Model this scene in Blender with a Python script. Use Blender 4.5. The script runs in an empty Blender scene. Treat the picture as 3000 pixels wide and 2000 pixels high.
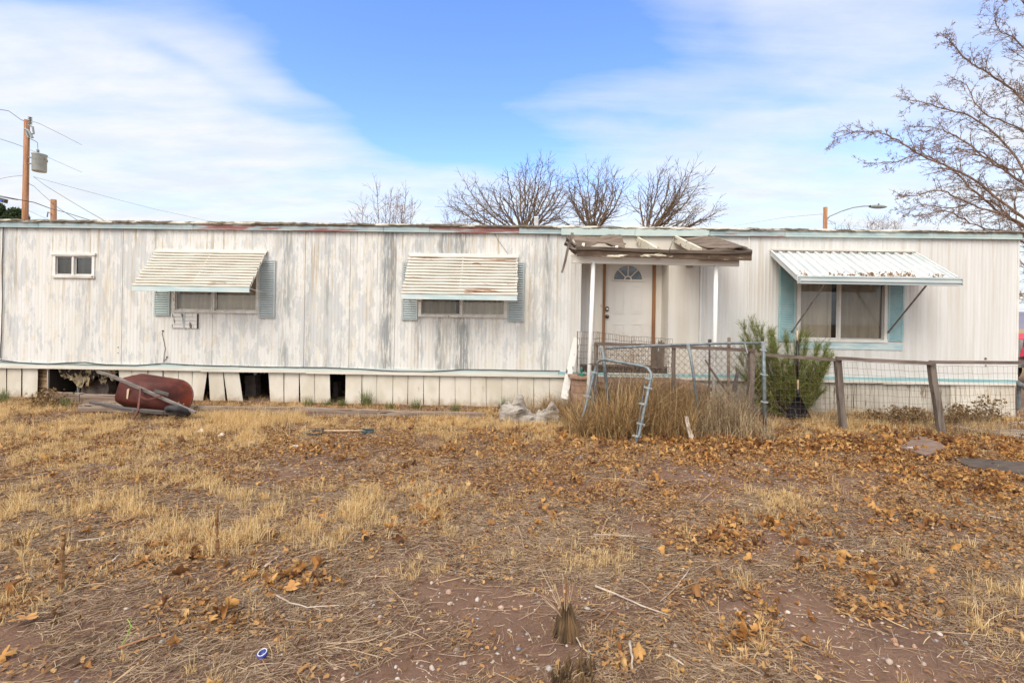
import bpy, math, random
import numpy as np
from mathutils import Vector, Matrix
random.seed(7)
rng = np.random.default_rng(11)
SC = bpy.context.scene
COL = SC.collection

# ---------------------------------------------------------------- camera, world, sun, exposure
F = 1417.0            # focal length in pixels of the 3000 px wide photograph
CAMZ = 1.63
ROLL = math.radians(0.95)
CX, CY = 1500.0, 935.0
cam_d = bpy.data.cameras.new('camera')
cam = bpy.data.objects.new('camera', cam_d); COL.objects.link(cam)
cam_d.sensor_width = 36.0; cam_d.lens = F / 3000.0 * 36.0
cam_d.shift_y = -(1000 - CY) / 3000.0
cam_d.clip_start = 0.05; cam_d.clip_end = 20000
cam.location = (0, 0, CAMZ)
cam.rotation_euler = (Matrix.Rotation(math.radians(90), 4, 'X') @ Matrix.Rotation(ROLL, 4, 'Z')).to_euler()
SC.camera = cam

SUN_EL, SUN_AZ = math.radians(48), math.radians(205)   # azimuth clockwise from +Y (north)
world = bpy.data.worlds.new('World'); SC.world = world; world.use_nodes = True
SUNDIR = Vector((math.sin(SUN_AZ) * math.cos(SUN_EL), math.cos(SUN_AZ) * math.cos(SUN_EL), math.sin(SUN_EL)))

class NT:
    """tiny node-graph helper"""
    def __init__(s, nt): s.nt = nt
    def n(s, t, ins=None, **kw):
        nd = s.nt.nodes.new(t)
        for k, v in kw.items(): setattr(nd, k, v)
        if ins:
            for k, v in ins.items():
                sock = nd.inputs[k]
                if isinstance(v, bpy.types.NodeSocket): s.nt.links.new(v, sock)
                else:
                    if sock.type == 'RGBA' and len(v) == 3: v = (*v, 1)
                    sock.default_value = v
        return nd
    def m(s, op, a, b=0.0, c=0.0, clamp=False):
        nd = s.nt.nodes.new('ShaderNodeMath'); nd.operation = op; nd.use_clamp = clamp
        for i, v in enumerate((a, b, c)):
            if isinstance(v, bpy.types.NodeSocket): s.nt.links.new(v, nd.inputs[i])
            else: nd.inputs[i].default_value = v
        return nd.outputs[0]
    def mix(s, f, a, b):
        nd = s.nt.nodes.new('ShaderNodeMix'); nd.data_type = 'RGBA'
        for k, v in ((0, f), (6, a), (7, b)):
            if isinstance(v, bpy.types.NodeSocket): s.nt.links.new(v, nd.inputs[k])
            else:
                if k and len(v) == 3: v = (*v, 1)
                nd.inputs[k].default_value = v
        return nd.outputs[2]
    def ramp(s, f, lo, hi, smooth=True):
        nd = s.nt.nodes.new('ShaderNodeMapRange')
        nd.interpolation_type = 'SMOOTHSTEP' if smooth else 'LINEAR'
        s.nt.links.new(f, nd.inputs[0])
        for k, v in ((1, lo), (2, hi)): nd.inputs[k].default_value = v
        return nd.outputs[0]
    def noise(s, vec, scale, detail=3, rough=0.55, dist=0.0):
        nd = s.n('ShaderNodeTexNoise', {'Vector': vec, 'Scale': scale, 'Detail': detail, 'Roughness': rough, 'Distortion': dist})
        return nd.outputs[0]
    def scale(s, vec, sx, sy, sz):
        nd = s.n('ShaderNodeMapping', {'Vector': vec, 'Scale': (sx, sy, sz)})
        return nd.outputs[0]

def build_world():
    nt = world.node_tree; g = NT(nt)
    bg = nt.nodes['Background']; 
    sky = g.n('ShaderNodeTexSky'); sky.sky_type = 'NISHITA'; sky.sun_disc = False
    sky.sun_elevation = SUN_EL; sky.sun_rotation = SUN_AZ
    tc = g.n('ShaderNodeTexCoord').outputs['Generated']
    sp = g.n('ShaderNodeSeparateXYZ', {0: tc})
    x, y, z = sp.outputs
    ya = g.m('MAXIMUM', g.m('ABSOLUTE', y), 0.12)
    a0 = g.m('DIVIDE', x, ya); e0 = g.m('DIVIDE', z, ya)
    # cloud-plane coordinates for the fine texture: wisps stretch towards the horizon
    zc = g.m('MAXIMUM', g.m('ADD', z, 0.12), 0.03)
    pv = g.n('ShaderNodeCombineXYZ', {0: g.m('DIVIDE', x, zc), 1: g.m('DIVIDE', y, zc), 2: 0.0}).outputs[0]
    warp = g.n('ShaderNodeTexNoise', {'Vector': pv, 'Scale': 0.9, 'Detail': 4.0})
    wsp = g.n('ShaderNodeSeparateXYZ', {0: warp.outputs['Color']})
    a = g.m('ADD', a0, g.m('MULTIPLY', g.m('SUBTRACT', wsp.outputs[0], 0.5), 0.42))
    e = g.m('ADD', e0, g.m('MULTIPLY', g.m('SUBTRACT', wsp.outputs[1], 0.5), 0.20))
    # clear patches: (px, py, rx, ry, tilt degrees, strength) as seen in the photograph, turned into directions
    blobs = [(1230, 200, 330, 270, 20, 0.98), (1600, 60, 560, 130, 4, 0.78), (700, 30, 620, 95, 5, 0.95),
             (60, 5, 230, 36, 4, 0.9), (1250, 400, 300, 85, 14, 1.0), (1130, 330, 260, 70, 22, 0.7),
             (1760, 150, 320, 90, 8, 0.75), (2150, 80, 60, 110, -20, 0.25), (1950, 310, 220, 28, -6, 0.42),
             (2850, 40, 300, 75, 5, 0.75), (2700, 190, 300, 30, -8, 0.3), (2350, 430, 420, 45, 2, 0.55), (2650, 300, 300, 120, 0, 0.35), (1950, 40, 300, 70, 0, 0.5), (1300, 250, 400, 250, 0, 0.2),
             (1640, 470, 280, 60, 5, 0.55), (1480, 300, 300, 120, 0, 0.62), (420, 185, 90, 34, 10, 0.5), (760, 325, 150, 26, 8, 0.55), (850, 200, 130, 60, 15, 0.5), (600, 260, 120, 30, 15, 0.35), (1850, 335, 170, 28, 0, 0.5), (2180, 250, 210, 40, 10, 0.35), (2600, 420, 260, 60, 0, 0.3),
             (2250, 560, 500, 50, 0, 0.25), (930, 110, 160, 80, 10, 0.4)]
    tot = None
    for px, py, rx, ry, th, s in blobs:
        ca = (px - CX) / F; ce = (CY - py + (px - CX) * math.tan(ROLL)) / F
        t = math.radians(-th)
        da = g.m('SUBTRACT', a, ca); de = g.m('SUBTRACT', e, ce)
        u = g.m('MULTIPLY_ADD', da, math.cos(t) / (rx / F), g.m('MULTIPLY', de, math.sin(t) / (rx / F)))
        v = g.m('MULTIPLY_ADD', de, math.cos(t) / (ry / F), g.m('MULTIPLY', da, -math.sin(t) / (ry / F)))
        q = g.m('MULTIPLY_ADD', u, u, g.m('MULTIPLY', v, v))
        gs = g.m('MULTIPLY', g.m('EXPONENT', g.m('MULTIPLY', q, -0.8)), s)
        tot = gs if tot is None else g.m('ADD', tot, gs)
    n1 = g.noise(g.scale(pv, 1.0, 1.6, 1), 1.5, 9, 0.63, 0.5)
    n2 = g.noise(g.n('ShaderNodeMapping', {'Vector': pv, 'Rotation': (0, 0, 0.5), 'Scale': (0.6, 3.0, 1)}).outputs[0], 1.6, 6, 0.6, 0.3)
    tex = g.m('ADD', g.m('MULTIPLY', g.m('SUBTRACT', n1, 0.5), 1.0), g.m('MULTIPLY', g.m('SUBTRACT', n2, 0.5), 1.25))
    front = g.ramp(y, -0.2, 0.1)
    tot = g.m('MULTIPLY', tot, front)
    blue = g.ramp(g.m('ADD', tot, tex), -0.14, 1.28, False)
    # clear sky: the Nishita sky, deepened
    hsv = g.n('ShaderNodeHueSaturation', {'Color': sky.outputs[0], 'Saturation': 1.24, 'Value': 1.0, 'Hue': 0.513})
    clear = g.n('ShaderNodeVectorMath', {0: hsv.outputs[0], 3: SKYG}, operation='SCALE').outputs[0]
    shade = g.noise(g.scale(pv, 1, 1.8, 1), 2.2, 6, 0.6)
    cl = g.mix(g.ramp(shade, 0.35, 0.65), (0.80, 0.86, 0.95), (0.93, 0.95, 0.975))
    # clouds thin and brighter around the sun
    dot = g.n('ShaderNodeVectorMath', {0: tc, 1: tuple(SUNDIR)}, operation='DOT_PRODUCT').outputs['Value']
    glow = g.m('POWER', g.m('MAXIMUM', dot, 0.0), 5.0)
    gain = g.m('MULTIPLY_ADD', glow, CLOUD_GLOW, 1.0)
    cl = g.mix(g.m('MINIMUM', g.m('MULTIPLY', glow, 2.5), 1.0), cl, (0.96, 0.91, 0.83))
    clg = g.n('ShaderNodeVectorMath', {0: cl, 3: g.m('MULTIPLY', gain, CLOUD_L)}, operation='SCALE').outputs[0]
    col = g.mix(blue, clg, clear)
    nt.links.new(col, bg.inputs['Color']); bg.inputs['Strength'].default_value = 0.1
SKYG = 3.15; CLOUD_L = 9.2; CLOUD_GLOW = 2.6
build_world()
world.cycles.sampling_method = 'MANUAL'; world.cycles.sample_map_resolution = 512

sd = bpy.data.lights.new('sun', 'SUN'); sd.energy = 1.7; sd.angle = math.radians(30); sd.color = (1.0, 0.925, 0.82)
sun = bpy.data.objects.new('sun', sd); COL.objects.link(sun)
sun.rotation_euler = SUNDIR.to_track_quat('Z', 'Y').to_euler()
SC.view_settings.view_transform = 'Standard'; SC.view_settings.look = 'None'
SC.view_settings.exposure = 0.17; SC.view_settings.gamma = 1.0
SC.cycles.max_bounces = 6; SC.cycles.transparent_max_bounces = 12
SC.cycles.sample_clamp_indirect = 6.0

# ---------------------------------------------------------------- picture geometry -> world
def ray(px, py):
    dx, dy = px - CX, py - CY
    c, s = math.cos(ROLL), math.sin(ROLL)
    xr = dx * c + dy * s; yr = -dx * s + dy * c
    return xr / F, -yr / F            # X/Y and (Z-CAMZ)/Y
def P(px, py, Y):
    a, e = ray(px, py); return Vector((a * Y, Y, CAMZ + e * Y))
def G(px, py, z=0.0):
    a, e = ray(px, py); Y = (z - CAMZ) / e
    return Vector((a * Y, Y, z))
# trailer front wall: line Y = WA + WB*X ; local frame x along the wall, y into the house, z up
WA, WB = 9.0, -0.0208
WANG = math.atan(WB)
WT = Vector((math.cos(WANG), math.sin(WANG), 0)); WN = Vector((WT.y, -WT.x, 0))
WO = Vector((0, WA, 0))
def L(px, py, off=0.0):
    """pixel -> (u, z) on the wall-parallel plane 'off' metres in front of the wall"""
    a, e = ray(px, py)
    o = WO + WN * off
    # point = t*(a,1) ; (point - o).WN = 0
    t = (o.x * WN.x + o.y * WN.y) / (a * WN.x + WN.y)
    p = Vector((a * t, t, 0)) - WO
    return p.dot(WT), CAMZ + e * t
def LR(x0, y0, x1, y1, off=0.0):
    ym, xm = (y0 + y1) / 2, (x0 + x1) / 2
    return L(x0, ym, off)[0], L(x1, ym, off)[0], L(xm, y1, off)[1], L(xm, y0, off)[1]

# ---------------------------------------------------------------- materials
MATS = {}
def new_mat(name):
    m = bpy.data.materials.new(name); m.use_nodes = True
    nt = m.node_tree; g = NT(nt); b = nt.nodes['Principled BSDF']
    MATS[name] = m
    return m, g, b
def link(g, a, b): g.nt.links.new(a, b)
def bump(g, b, h, strength=0.3, dist=0.01):
    bp = g.n('ShaderNodeBump', {'Height': h, 'Strength': strength, 'Distance': dist})
    link(g, bp.outputs[0], b.inputs['Normal'])
def objc(g): return g.n('ShaderNodeTexCoord').outputs['Object']

def simple(name, c1, c2, scale=8, st=(1, 1, 1), rough=0.7, bstr=0.25, bd=0.004, metal=0.0, lo=0.35, hi=0.65, detail=5, c3=None, t3=0.62, s3=20, st3=None, spec=None):
    m, g, b = new_mat(name)
    oc = objc(g)
    n = g.noise(g.scale(oc, *st), scale, detail, 0.6)
    col = g.mix(g.ramp(n, lo, hi), c1, c2)
    if c3:
        n3 = g.noise(g.scale(oc, *(st3 or st)), s3, 5, 0.65)
        col = g.mix(g.ramp(n3, t3, t3 + 0.05), col, c3)
    link(g, col, b.inputs['Base Color']); b.inputs['Roughness'].default_value = rough; b.inputs['Metallic'].default_value = metal
    if spec is not None: b.inputs['Specular IOR Level'].default_value = spec
    if bstr: bump(g, b, g.noise(g.scale(oc, *st), scale * 3, 4, 0.6), bstr, bd)
    return m

def island(name, cols, rough=0.8, trans=0.0, nscale=0.0):
    """colour picked per separate blade / leaf / stone"""
    m, g, b = new_mat(name)
    r = g.n('ShaderNodeNewGeometry').outputs['Random Per Island']
    cr = g.n('ShaderNodeValToRGB', {0: r}); el = cr.color_ramp.elements
    while len(el) < len(cols): el.new(0.5)
    for i, c in enumerate(cols): el[i].position = i / (len(cols) - 1); el[i].color = (*c, 1)
    col = cr.outputs[0]
    if nscale:
        n = g.noise(objc(g), nscale, 4, 0.6)
        f = g.m('MULTIPLY_ADD', n, 1.1, 0.45)
        col = g.n('ShaderNodeVectorMath', {0: col, 3: f}, operation='SCALE').outputs[0]
    link(g, col, b.inputs['Base Color']); b.inputs['Roughness'].default_value = rough
    b.inputs['Specular IOR Level'].default_value = 0.25
    if trans:
        tr = g.n('ShaderNodeBsdfTranslucent', {'Color': col})
        mx = g.n('ShaderNodeMixShader', {0: trans, 1: b.outputs[0], 2: tr.outputs[0]})
        out = g.nt.nodes['Material Output']; link(g, mx.outputs[0], out.inputs[0])
    return m

def siding_mat():
    m, g, b = new_mat('weathered_siding')
    oc = objc(g); sp = g.n('ShaderNodeSeparateXYZ', {0: oc}); x, y, z = sp.outputs
    # how weathered each stretch of the wall is (the left two thirds peel badly, the right end is newer)
    uA = L(1650, 850)[0]
    wear = g.m('SUBTRACT', 1.0, g.ramp(x, uA - 0.5, uA + 0.5))
    n_big = g.noise(g.scale(oc, 1, 1, 0.55), 0.75, 3, 0.5)
    n_patch = g.noise(g.scale(oc, 1.0, 1, 0.32), 6.2, 8, 0.66, 0.15)
    n_str = g.noise(g.scale(oc, 1.0, 1, 0.045), 7.5, 6, 0.6)
    n_fine = g.noise(g.scale(oc, 1.0, 1, 0.10), 26, 5, 0.65)
    chalk = (0.69, 0.69, 0.67); cream = (0.64, 0.60, 0.515); grey = (0.47, 0.49, 0.50); dark = (0.20, 0.215, 0.22); ochre = (0.42, 0.315, 0.175)
    # overall drift of tone
    base = g.mix(g.ramp(n_str, 0.42, 0.76), chalk, cream)
    right = g.mix(g.ramp(n_str, 0.36, 0.66), (0.69, 0.69, 0.675), (0.61, 0.595, 0.56))
    base = g.mix(wear, right, base)
    # grey bare patches with torn edges
    pm = g.m('ADD', g.m('MULTIPLY', n_patch, 0.8), g.m('MULTIPLY', n_big, 0.35))
    pm = g.m('ADD', pm, g.m('MULTIPLY', g.m('SUBTRACT', n_fine, 0.5), 0.10))
    zt = g.ramp(z, 0.7, 1.5)
    pm = g.m('SUBTRACT', pm, g.m('MULTIPLY', g.m('SUBTRACT', 1.0, zt), 0.03))
    pmask = g.m('MULTIPLY', g.m('MULTIPLY', g.ramp(pm, 0.565, 0.615), wear), 0.66)
    col = g.mix(pmask, base, grey)
    # cream flakes
    n4 = g.noise(g.scale(oc, 1.0, 1, 0.45), 7.0, 8, 0.7, 0.2)
    fl = g.m('MULTIPLY', g.m('MULTIPLY', g.ramp(n4, 0.57, 0.59), wear), 0.6)
    col = g.mix(fl, col, (0.62, 0.56, 0.47))
    # rust/ochre runs from the roof
    n5 = g.noise(g.scale(oc, 1.0, 1, 0.03), 10, 5, 0.7)
    run = g.m('MULTIPLY', g.ramp(n5, 0.54, 0.62), g.m('MULTIPLY_ADD', g.ramp(z, 1.0, 3.3), 0.66, 0.15))
    run = g.m('MULTIPLY', run, g.m('MULTIPLY_ADD', wear, 0.65, 0.35))
    col = g.mix(run, col, ochre)
    # dark vertical streak columns
    tot = None
    for px, w, s, z0 in ((1133, 0.12, 1.0, 0.7), (1152, 0.05, 0.8, 0.7), (1290, 0.10, 0.8, 0.6), (1355, 0.16, 0.75, 0.6), (838, 0.14, 0.7, 0.6), (960, 0.05, 0.6, 1.5), (905, 0.06, 0.5, 1.6),
                      (1600, 0.09, 0.7, 0.9), (1345, 0.35, 0.35, 0.6), (30, 0.10, 0.4, 1.0), (250, 0.2, 0.25, 2.2), (455, 0.1, 0.3, 2.0), (1000, 0.10, 0.35, 1.9), (1230, 0.1, 0.55, 2.6)):
        u0 = L(px, 850)[0]
        d = g.m('DIVIDE', g.m('SUBTRACT', x, u0), w)
        s1 = g.m('MULTIPLY', g.m('EXPONENT', g.m('MULTIPLY', g.m('MULTIPLY', d, d), -1.0)), s)
        tot = s1 if tot is None else g.m('ADD', tot, s1)
    sm = g.m('MULTIPLY', tot, g.ramp(n_fine, 0.36, 0.56))
    sm = g.m('MULTIPLY', sm, g.ramp(g.noise(g.scale(oc, 1, 1, 0.3), 3.0, 5, 0.6), 0.30, 0.56))
    sm2 = g.m('MULTIPLY', g.m('MULTIPLY', g.ramp(n_fine, 0.60, 0.72), g.ramp(n_big, 0.45, 0.6)), g.m('MULTIPLY', wear, 0.4))
    col = g.mix(g.m('MINIMUM', g.m('ADD', sm, sm2), 0.8), col, dark)
    # small rust freckles
    n6 = g.noise(oc, 38, 2, 0.5)
    col = g.mix(g.m('MULTIPLY', g.ramp(n6, 0.74, 0.78), 0.6), col, (0.22, 0.10, 0.05))
    link(g, col, b.inputs['Base Color'])
    link(g, g.m('MULTIPLY_ADD', n_patch, 0.3, 0.4), b.inputs['Roughness'])
    bump(g, b, g.m('ADD', g.noise(g.scale(oc, 1, 1, 0.5), 2.2, 3, 0.5), g.m('MULTIPLY', n_fine, 0.12)), 0.35, 0.03)
    return m
siding_mat()

def peel(name, paint, paint2, under, under2, thr=0.55, scale=5, st=(1, 1, 1), rough=0.75, w=0.03):
    m, g, b = new_mat(name); oc = objc(g)
    gr = g.noise(g.scale(oc, *st), scale * 4, 6, 0.65)
    u = g.mix(g.ramp(gr, 0.35, 0.65), under, under2)
    n = g.noise(g.scale(oc, *st), scale, 8, 0.62, 0.2)
    p = g.mix(g.ramp(g.noise(oc, 2.5, 4, 0.6), 0.35, 0.65), paint, paint2)
    k = g.ramp(n, thr, thr + w)
    link(g, g.mix(k, p, u), b.inputs['Base Color']); b.inputs['Roughness'].default_value = rough
    bump(g, b, g.m('SUBTRACT', g.m('MULTIPLY', gr, 0.4), g.m('MULTIPLY', k, 0.5)), 0.5, 0.006)
    return m

LX = (0.12, 1, 1)
peel('eave_trim', (0.32, 0.435, 0.46), (0.42, 0.49, 0.49), (0.34, 0.13, 0.115), (0.36, 0.27, 0.25), 0.60, 2.2, (0.35, 1, 4), 0.55, 0.05)
peel('eave_trim_red', (0.33, 0.43, 0.46), (0.42, 0.47, 0.47), (0.25, 0.095, 0.085), (0.34, 0.17, 0.15), 0.49, 2.4, (0.35, 1, 5), 0.55, 0.05)
peel('eave_trim_pale', (0.40, 0.52, 0.52), (0.50, 0.58, 0.55), (0.6, 0.58, 0.5), (0.5, 0.45, 0.35), 0.60, 2.2, (0.35, 1, 4), 0.5, 0.05)
peel('roof_edge', (0.50, 0.46, 0.38), (0.62, 0.59, 0.52), (0.09, 0.075, 0.055), (0.20, 0.16, 0.11), 0.455, 4.0, (0.45, 1, 3), 0.85, 0.03)
simple('belt_trim', (0.46, 0.56, 0.55), (0.56, 0.62, 0.58), 3, (0.3, 1, 2), 0.5, c3=(0.24, 0.18, 0.12), t3=0.68, s3=12)
simple('belt_trim_blue', (0.20, 0.42, 0.46), (0.32, 0.50, 0.52), 3, (0.3, 1, 2), 0.5, c3=(0.5, 0.5, 0.45), t3=0.64, s3=10)
simple('ledge_white', (0.70, 0.67, 0.61), (0.60, 0.555, 0.48), 3, (0.4, 1, 2), 0.6, c3=(0.3, 0.24, 0.17), t3=0.72, s3=14)
simple('skirt_cream', (0.56, 0.51, 0.42), (0.66, 0.62, 0.54), 2.2, (1, 1, 0.5), 0.55, 0.35, 0.02, c3=(0.46, 0.35, 0.22), t3=0.66, s3=3.5, st3=(1.5, 1, 0.5))
def muddy(name):
    m = MATS[name]; g = NT(m.node_tree); b = m.node_tree.nodes['Principled BSDF']; src = b.inputs['Base Color'].links[0].from_socket
    oc = objc(g); z = g.n('ShaderNodeSeparateXYZ', {0: oc}).outputs[2]
    n = g.noise(g.scale(oc, 1, 1, 0.7), 7, 6, 0.65)
    k = g.m('SUBTRACT', g.m('ADD', g.m('MULTIPLY', g.m('SUBTRACT', 1.0, g.ramp(z, -0.05, 0.34, False)), 0.9), n), 0.95)
    k = g.m('MULTIPLY', g.ramp(k, 0.0, 0.5), 0.75)
    link(g, g.mix(k, src, (0.30, 0.20, 0.12)), b.inputs['Base Color'])
muddy('skirt_cream')
simple('skirt_dirty', (0.40, 0.365, 0.31), (0.55, 0.52, 0.46), 2.5, (1, 1, 0.4), 0.6, 0.3, 0.01, c3=(0.25, 0.2, 0.14), t3=0.6, s3=4, st3=(1.5, 1, 0.4))
simple('white_metal', (0.66, 0.65, 0.60), (0.76, 0.75, 0.72), 4, rough=0.4, bstr=0.1, c3=(0.33, 0.2, 0.1), t3=0.69, s3=9)
simple('frame_metal', (0.50, 0.46, 0.40), (0.66, 0.64, 0.60), 6, rough=0.45, bstr=0.1, c3=(0.22, 0.11, 0.055), t3=0.62, s3=12)
peel('awning_slat', (0.56, 0.525, 0.445), (0.63, 0.60, 0.53), (0.42, 0.36, 0.27), (0.30, 0.22, 0.15), 0.64, 5, (0.25, 1, 1.5), 0.45)
peel('awning_slat_rusty', (0.56, 0.525, 0.455), (0.63, 0.60, 0.54), (0.42, 0.22, 0.12), (0.30, 0.17, 0.10), 0.61, 5.5, (0.22, 1, 1.5), 0.5)
simple('valance_blue', (0.42, 0.56, 0.58), (0.62, 0.68, 0.67), 5, (0.3, 1, 1), 0.5, 0.1)
simple('shutter_sage', (0.37, 0.46, 0.445), (0.44, 0.50, 0.475), 4, rough=0.6, bstr=0.1, c3=(0.3, 0.28, 0.2), t3=0.68)
simple('shutter_grey', (0.36, 0.42, 0.43), (0.43, 0.47, 0.47), 4, rough=0.6, bstr=0.1, c3=(0.28, 0.25, 0.2), t3=0.70)
simple('shutter_blue', (0.28, 0.47, 0.50), (0.38, 0.54, 0.55), 4, rough=0.6, bstr=0.1, c3=(0.30, 0.38, 0.38), t3=0.66)
simple('sill_blue', (0.35, 0.54, 0.57), (0.62, 0.70, 0.70), 5, (0.4, 1, 3), 0.55, 0.1)
simple('rib_awning_metal', (0.56, 0.60, 0.60), (0.66, 0.67, 0.66), 3, rough=0.35, bstr=0.05, c3=(0.52, 0.46, 0.36), t3=0.66, s3=5)
simple('gutter_metal', (0.44, 0.52, 0.53), (0.56, 0.60, 0.60), 3, (0.3, 1, 1), 0.35, 0.05, c3=(0.25, 0.15, 0.09), t3=0.71, s3=10)
simple('strut_metal', (0.17, 0.15, 0.13), (0.27, 0.24, 0.21), 12, rough=0.6)
simple('galvanized', (0.12, 0.145, 0.155), (0.21, 0.245, 0.26), 16, rough=0.48, bstr=0.1, metal=0.25, c3=(0.30, 0.22, 0.13), t3=0.67, s3=8)
simple('galvanized_clamp', (0.34, 0.39, 0.41), (0.46, 0.50, 0.52), 20, rough=0.4, metal=0.3, bstr=0.05)
simple('rusty_wire', (0.10, 0.07, 0.05), (0.20, 0.14, 0.10), 30, rough=0.8, bstr=0)
simple('dark_wire', (0.035, 0.035, 0.04), (0.06, 0.06, 0.06), 10, rough=0.6, bstr=0)
simple('dark_board', (0.045, 0.032, 0.024), (0.13, 0.095, 0.07), 9, (0.15, 1, 1), 0.9, 0.6, 0.008)
simple('stump_wood', (0.045, 0.026, 0.012), (0.17, 0.10, 0.045), 14, (1, 1, 0.3), 0.95, 0.6, 0.01)
simple('grey_wood', (0.10, 0.075, 0.06), (0.20, 0.165, 0.14), 14, (1, 1, 0.12), 0.9, 0.6, 0.006, c3=(0.05, 0.035, 0.025), t3=0.62, s3=30)
simple('grey_wood_rail', (0.10, 0.072, 0.06), (0.20, 0.155, 0.13), 14, (0.1, 1, 1), 0.9, 0.6, 0.006, c3=(0.05, 0.035, 0.025), t3=0.62, s3=30)
simple('timber_wood', (0.17, 0.115, 0.085), (0.33, 0.26, 0.205), 10, (0.12, 1, 1.6), 0.9, 0.6, 0.01, c3=(0.06, 0.035, 0.03), t3=0.58, s3=16)
simple('roof_board', (0.095, 0.068, 0.05), (0.21, 0.155, 0.115), 9, (0.15, 1, 1), 0.9, 0.6, 0.008, c3=(0.05, 0.035, 0.025), t3=0.60, s3=18)
peel('fascia_board', (0.66, 0.60, 0.44), (0.70, 0.66, 0.52), (0.06, 0.038, 0.024), (0.12, 0.08, 0.052), 0.385, 4.2, (0.35, 1, 1.3), 0.85, 0.02)
peel('rafter_board', (0.62, 0.56, 0.43), (0.70, 0.65, 0.54), (0.16, 0.11, 0.07), (0.25, 0.18, 0.11), 0.57, 6, (1, 1, 1), 0.85)
peel('peeling_board', (0.66, 0.65, 0.62), (0.72, 0.71, 0.68), (0.09, 0.075, 0.065), (0.2, 0.17, 0.15), 0.56, 5, (2.5, 1, 0.5), 0.85)
simple('beam_white', (0.66, 0.62, 0.555), (0.72, 0.69, 0.63), 3, (0.5, 1, 1), 0.6, 0.15, c3=(0.35, 0.27, 0.18), t3=0.70, s3=10)
simple('post_white', (0.70, 0.69, 0.655), (0.78, 0.77, 0.75), 3, rough=0.45, bstr=0.1, c3=(0.16, 0.17, 0.18), t3=0.70, s3=6, st3=(2, 2, 0.7))
def door_mat():
    m, g, b = new_mat('door_paint'); oc = objc(g); z = g.n('ShaderNodeSeparateXYZ', {0: oc}).outputs[2]
    n = g.noise(oc, 3.0, 5, 0.6)
    low = g.m('SUBTRACT', 1.0, g.ramp(z, 1.0, 1.95))
    d = g.m('MULTIPLY', g.ramp(g.m('ADD', n, g.m('MULTIPLY', low, 0.20)), 0.50, 0.95), low)
    col = g.mix(d, (0.70, 0.68, 0.635), (0.50, 0.37, 0.235))
    link(g, col, b.inputs['Base Color']); b.inputs['Roughness'].default_value = 0.4
door_mat()
simple('jamb_wood', (0.20, 0.085, 0.03), (0.29, 0.135, 0.05), 8, (1, 1, 0.15), 0.6, 0.3)
simple('entry_panel', (0.62, 0.575, 0.50), (0.70, 0.67, 0.61), 3.2, (1.4, 1, 0.12), 0.6, 0.15, c3=(0.50, 0.42, 0.30), t3=0.64, s3=5, st3=(1, 1, 0.2))
simple('brass_dark', (0.10, 0.08, 0.05), (0.2, 0.16, 0.1), 20, rough=0.35, metal=0.8, bstr=0)
simple('chrome', (0.55, 0.55, 0.53), (0.65, 0.65, 0.64), 20, rough=0.25, metal=0.9, bstr=0)
simple('dark_soil', (0.03, 0.02, 0.015), (0.05, 0.035, 0.025), 6)
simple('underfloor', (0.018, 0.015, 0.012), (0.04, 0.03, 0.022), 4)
simple('insulation', (0.42, 0.31, 0.17), (0.62, 0.52, 0.36), 3.5, rough=0.95, bstr=0.8, bd=0.05, c3=(0.05, 0.04, 0.03), t3=0.50, s3=4.5)
simple('insulation_grey', (0.24, 0.22, 0.20), (0.42, 0.40, 0.36), 6, rough=0.95, bstr=0.8, bd=0.03, c3=(0.08, 0.07, 0.06), t3=0.6, s3=7)
simple('pier_block', (0.13, 0.105, 0.09), (0.2, 0.165, 0.14), 9, rough=0.95, bstr=0.6)
simple('brown_block', (0.22, 0.125, 0.085), (0.36, 0.235, 0.17), 5, rough=0.92, bstr=0.7, bd=0.01, c3=(0.42, 0.33, 0.26), t3=0.62, s3=9)
simple('brown_slab', (0.17, 0.10, 0.07), (0.29, 0.185, 0.13), 5, (1, 1, 1), 0.9, 0.5, 0.01, c3=(0.06, 0.04, 0.03), t3=0.62)
def barrow_mat():
    m, g, b = new_mat('barrow_red'); oc = objc(g)
    n = g.noise(oc, 5.0, 6, 0.6); x = g.n('ShaderNodeSeparateXYZ', {0: oc}).outputs[0]
    col = g.mix(g.ramp(n, 0.35, 0.68), (0.060, 0.014, 0.011), (0.105, 0.026, 0.019))
    r = g.ramp(g.m('ADD', x, g.m('MULTIPLY', g.m('SUBTRACT', n, 0.5), 0.8)), 0.20, 0.62)
    col = g.mix(r, col, (0.24, 0.045, 0.017))
    n2 = g.noise(oc, 16, 5, 0.7)
    col = g.mix(g.m('MULTIPLY', g.ramp(n2, 0.62, 0.7), 0.6), col, (0.10, 0.035, 0.022))
    link(g, col, b.inputs['Base Color']); b.inputs['Roughness'].default_value = 0.62; b.inputs['Specular IOR Level'].default_value = 0.3
    bump(g, b, n2, 0.15, 0.004)
barrow_mat()
simple('barrow_leg', (0.09, 0.022, 0.016), (0.15, 0.04, 0.028), 9, rough=0.5)
simple('weathered_handle', (0.13, 0.11, 0.10), (0.25, 0.22, 0.20), 16, (0.1, 1, 1), 0.85, 0.5)
simple('dark_handle', (0.055, 0.048, 0.045), (0.12, 0.105, 0.10), 16, (0.1, 1, 1), 0.85, 0.5)
simple('rubber', (0.018, 0.019, 0.022), (0.05, 0.052, 0.058), 8, rough=0.75)
simple('black_plastic', (0.008, 0.008, 0.012), (0.014, 0.014, 0.018), 8, rough=0.4, bstr=0.05)
simple('pale_wood', (0.45, 0.31, 0.20), (0.60, 0.45, 0.30), 9, (1, 1, 0.1), 0.7)
simple('green_plastic', (0.01, 0.13, 0.095), (0.02, 0.20, 0.15), 5, rough=0.35, bstr=0)
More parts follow.
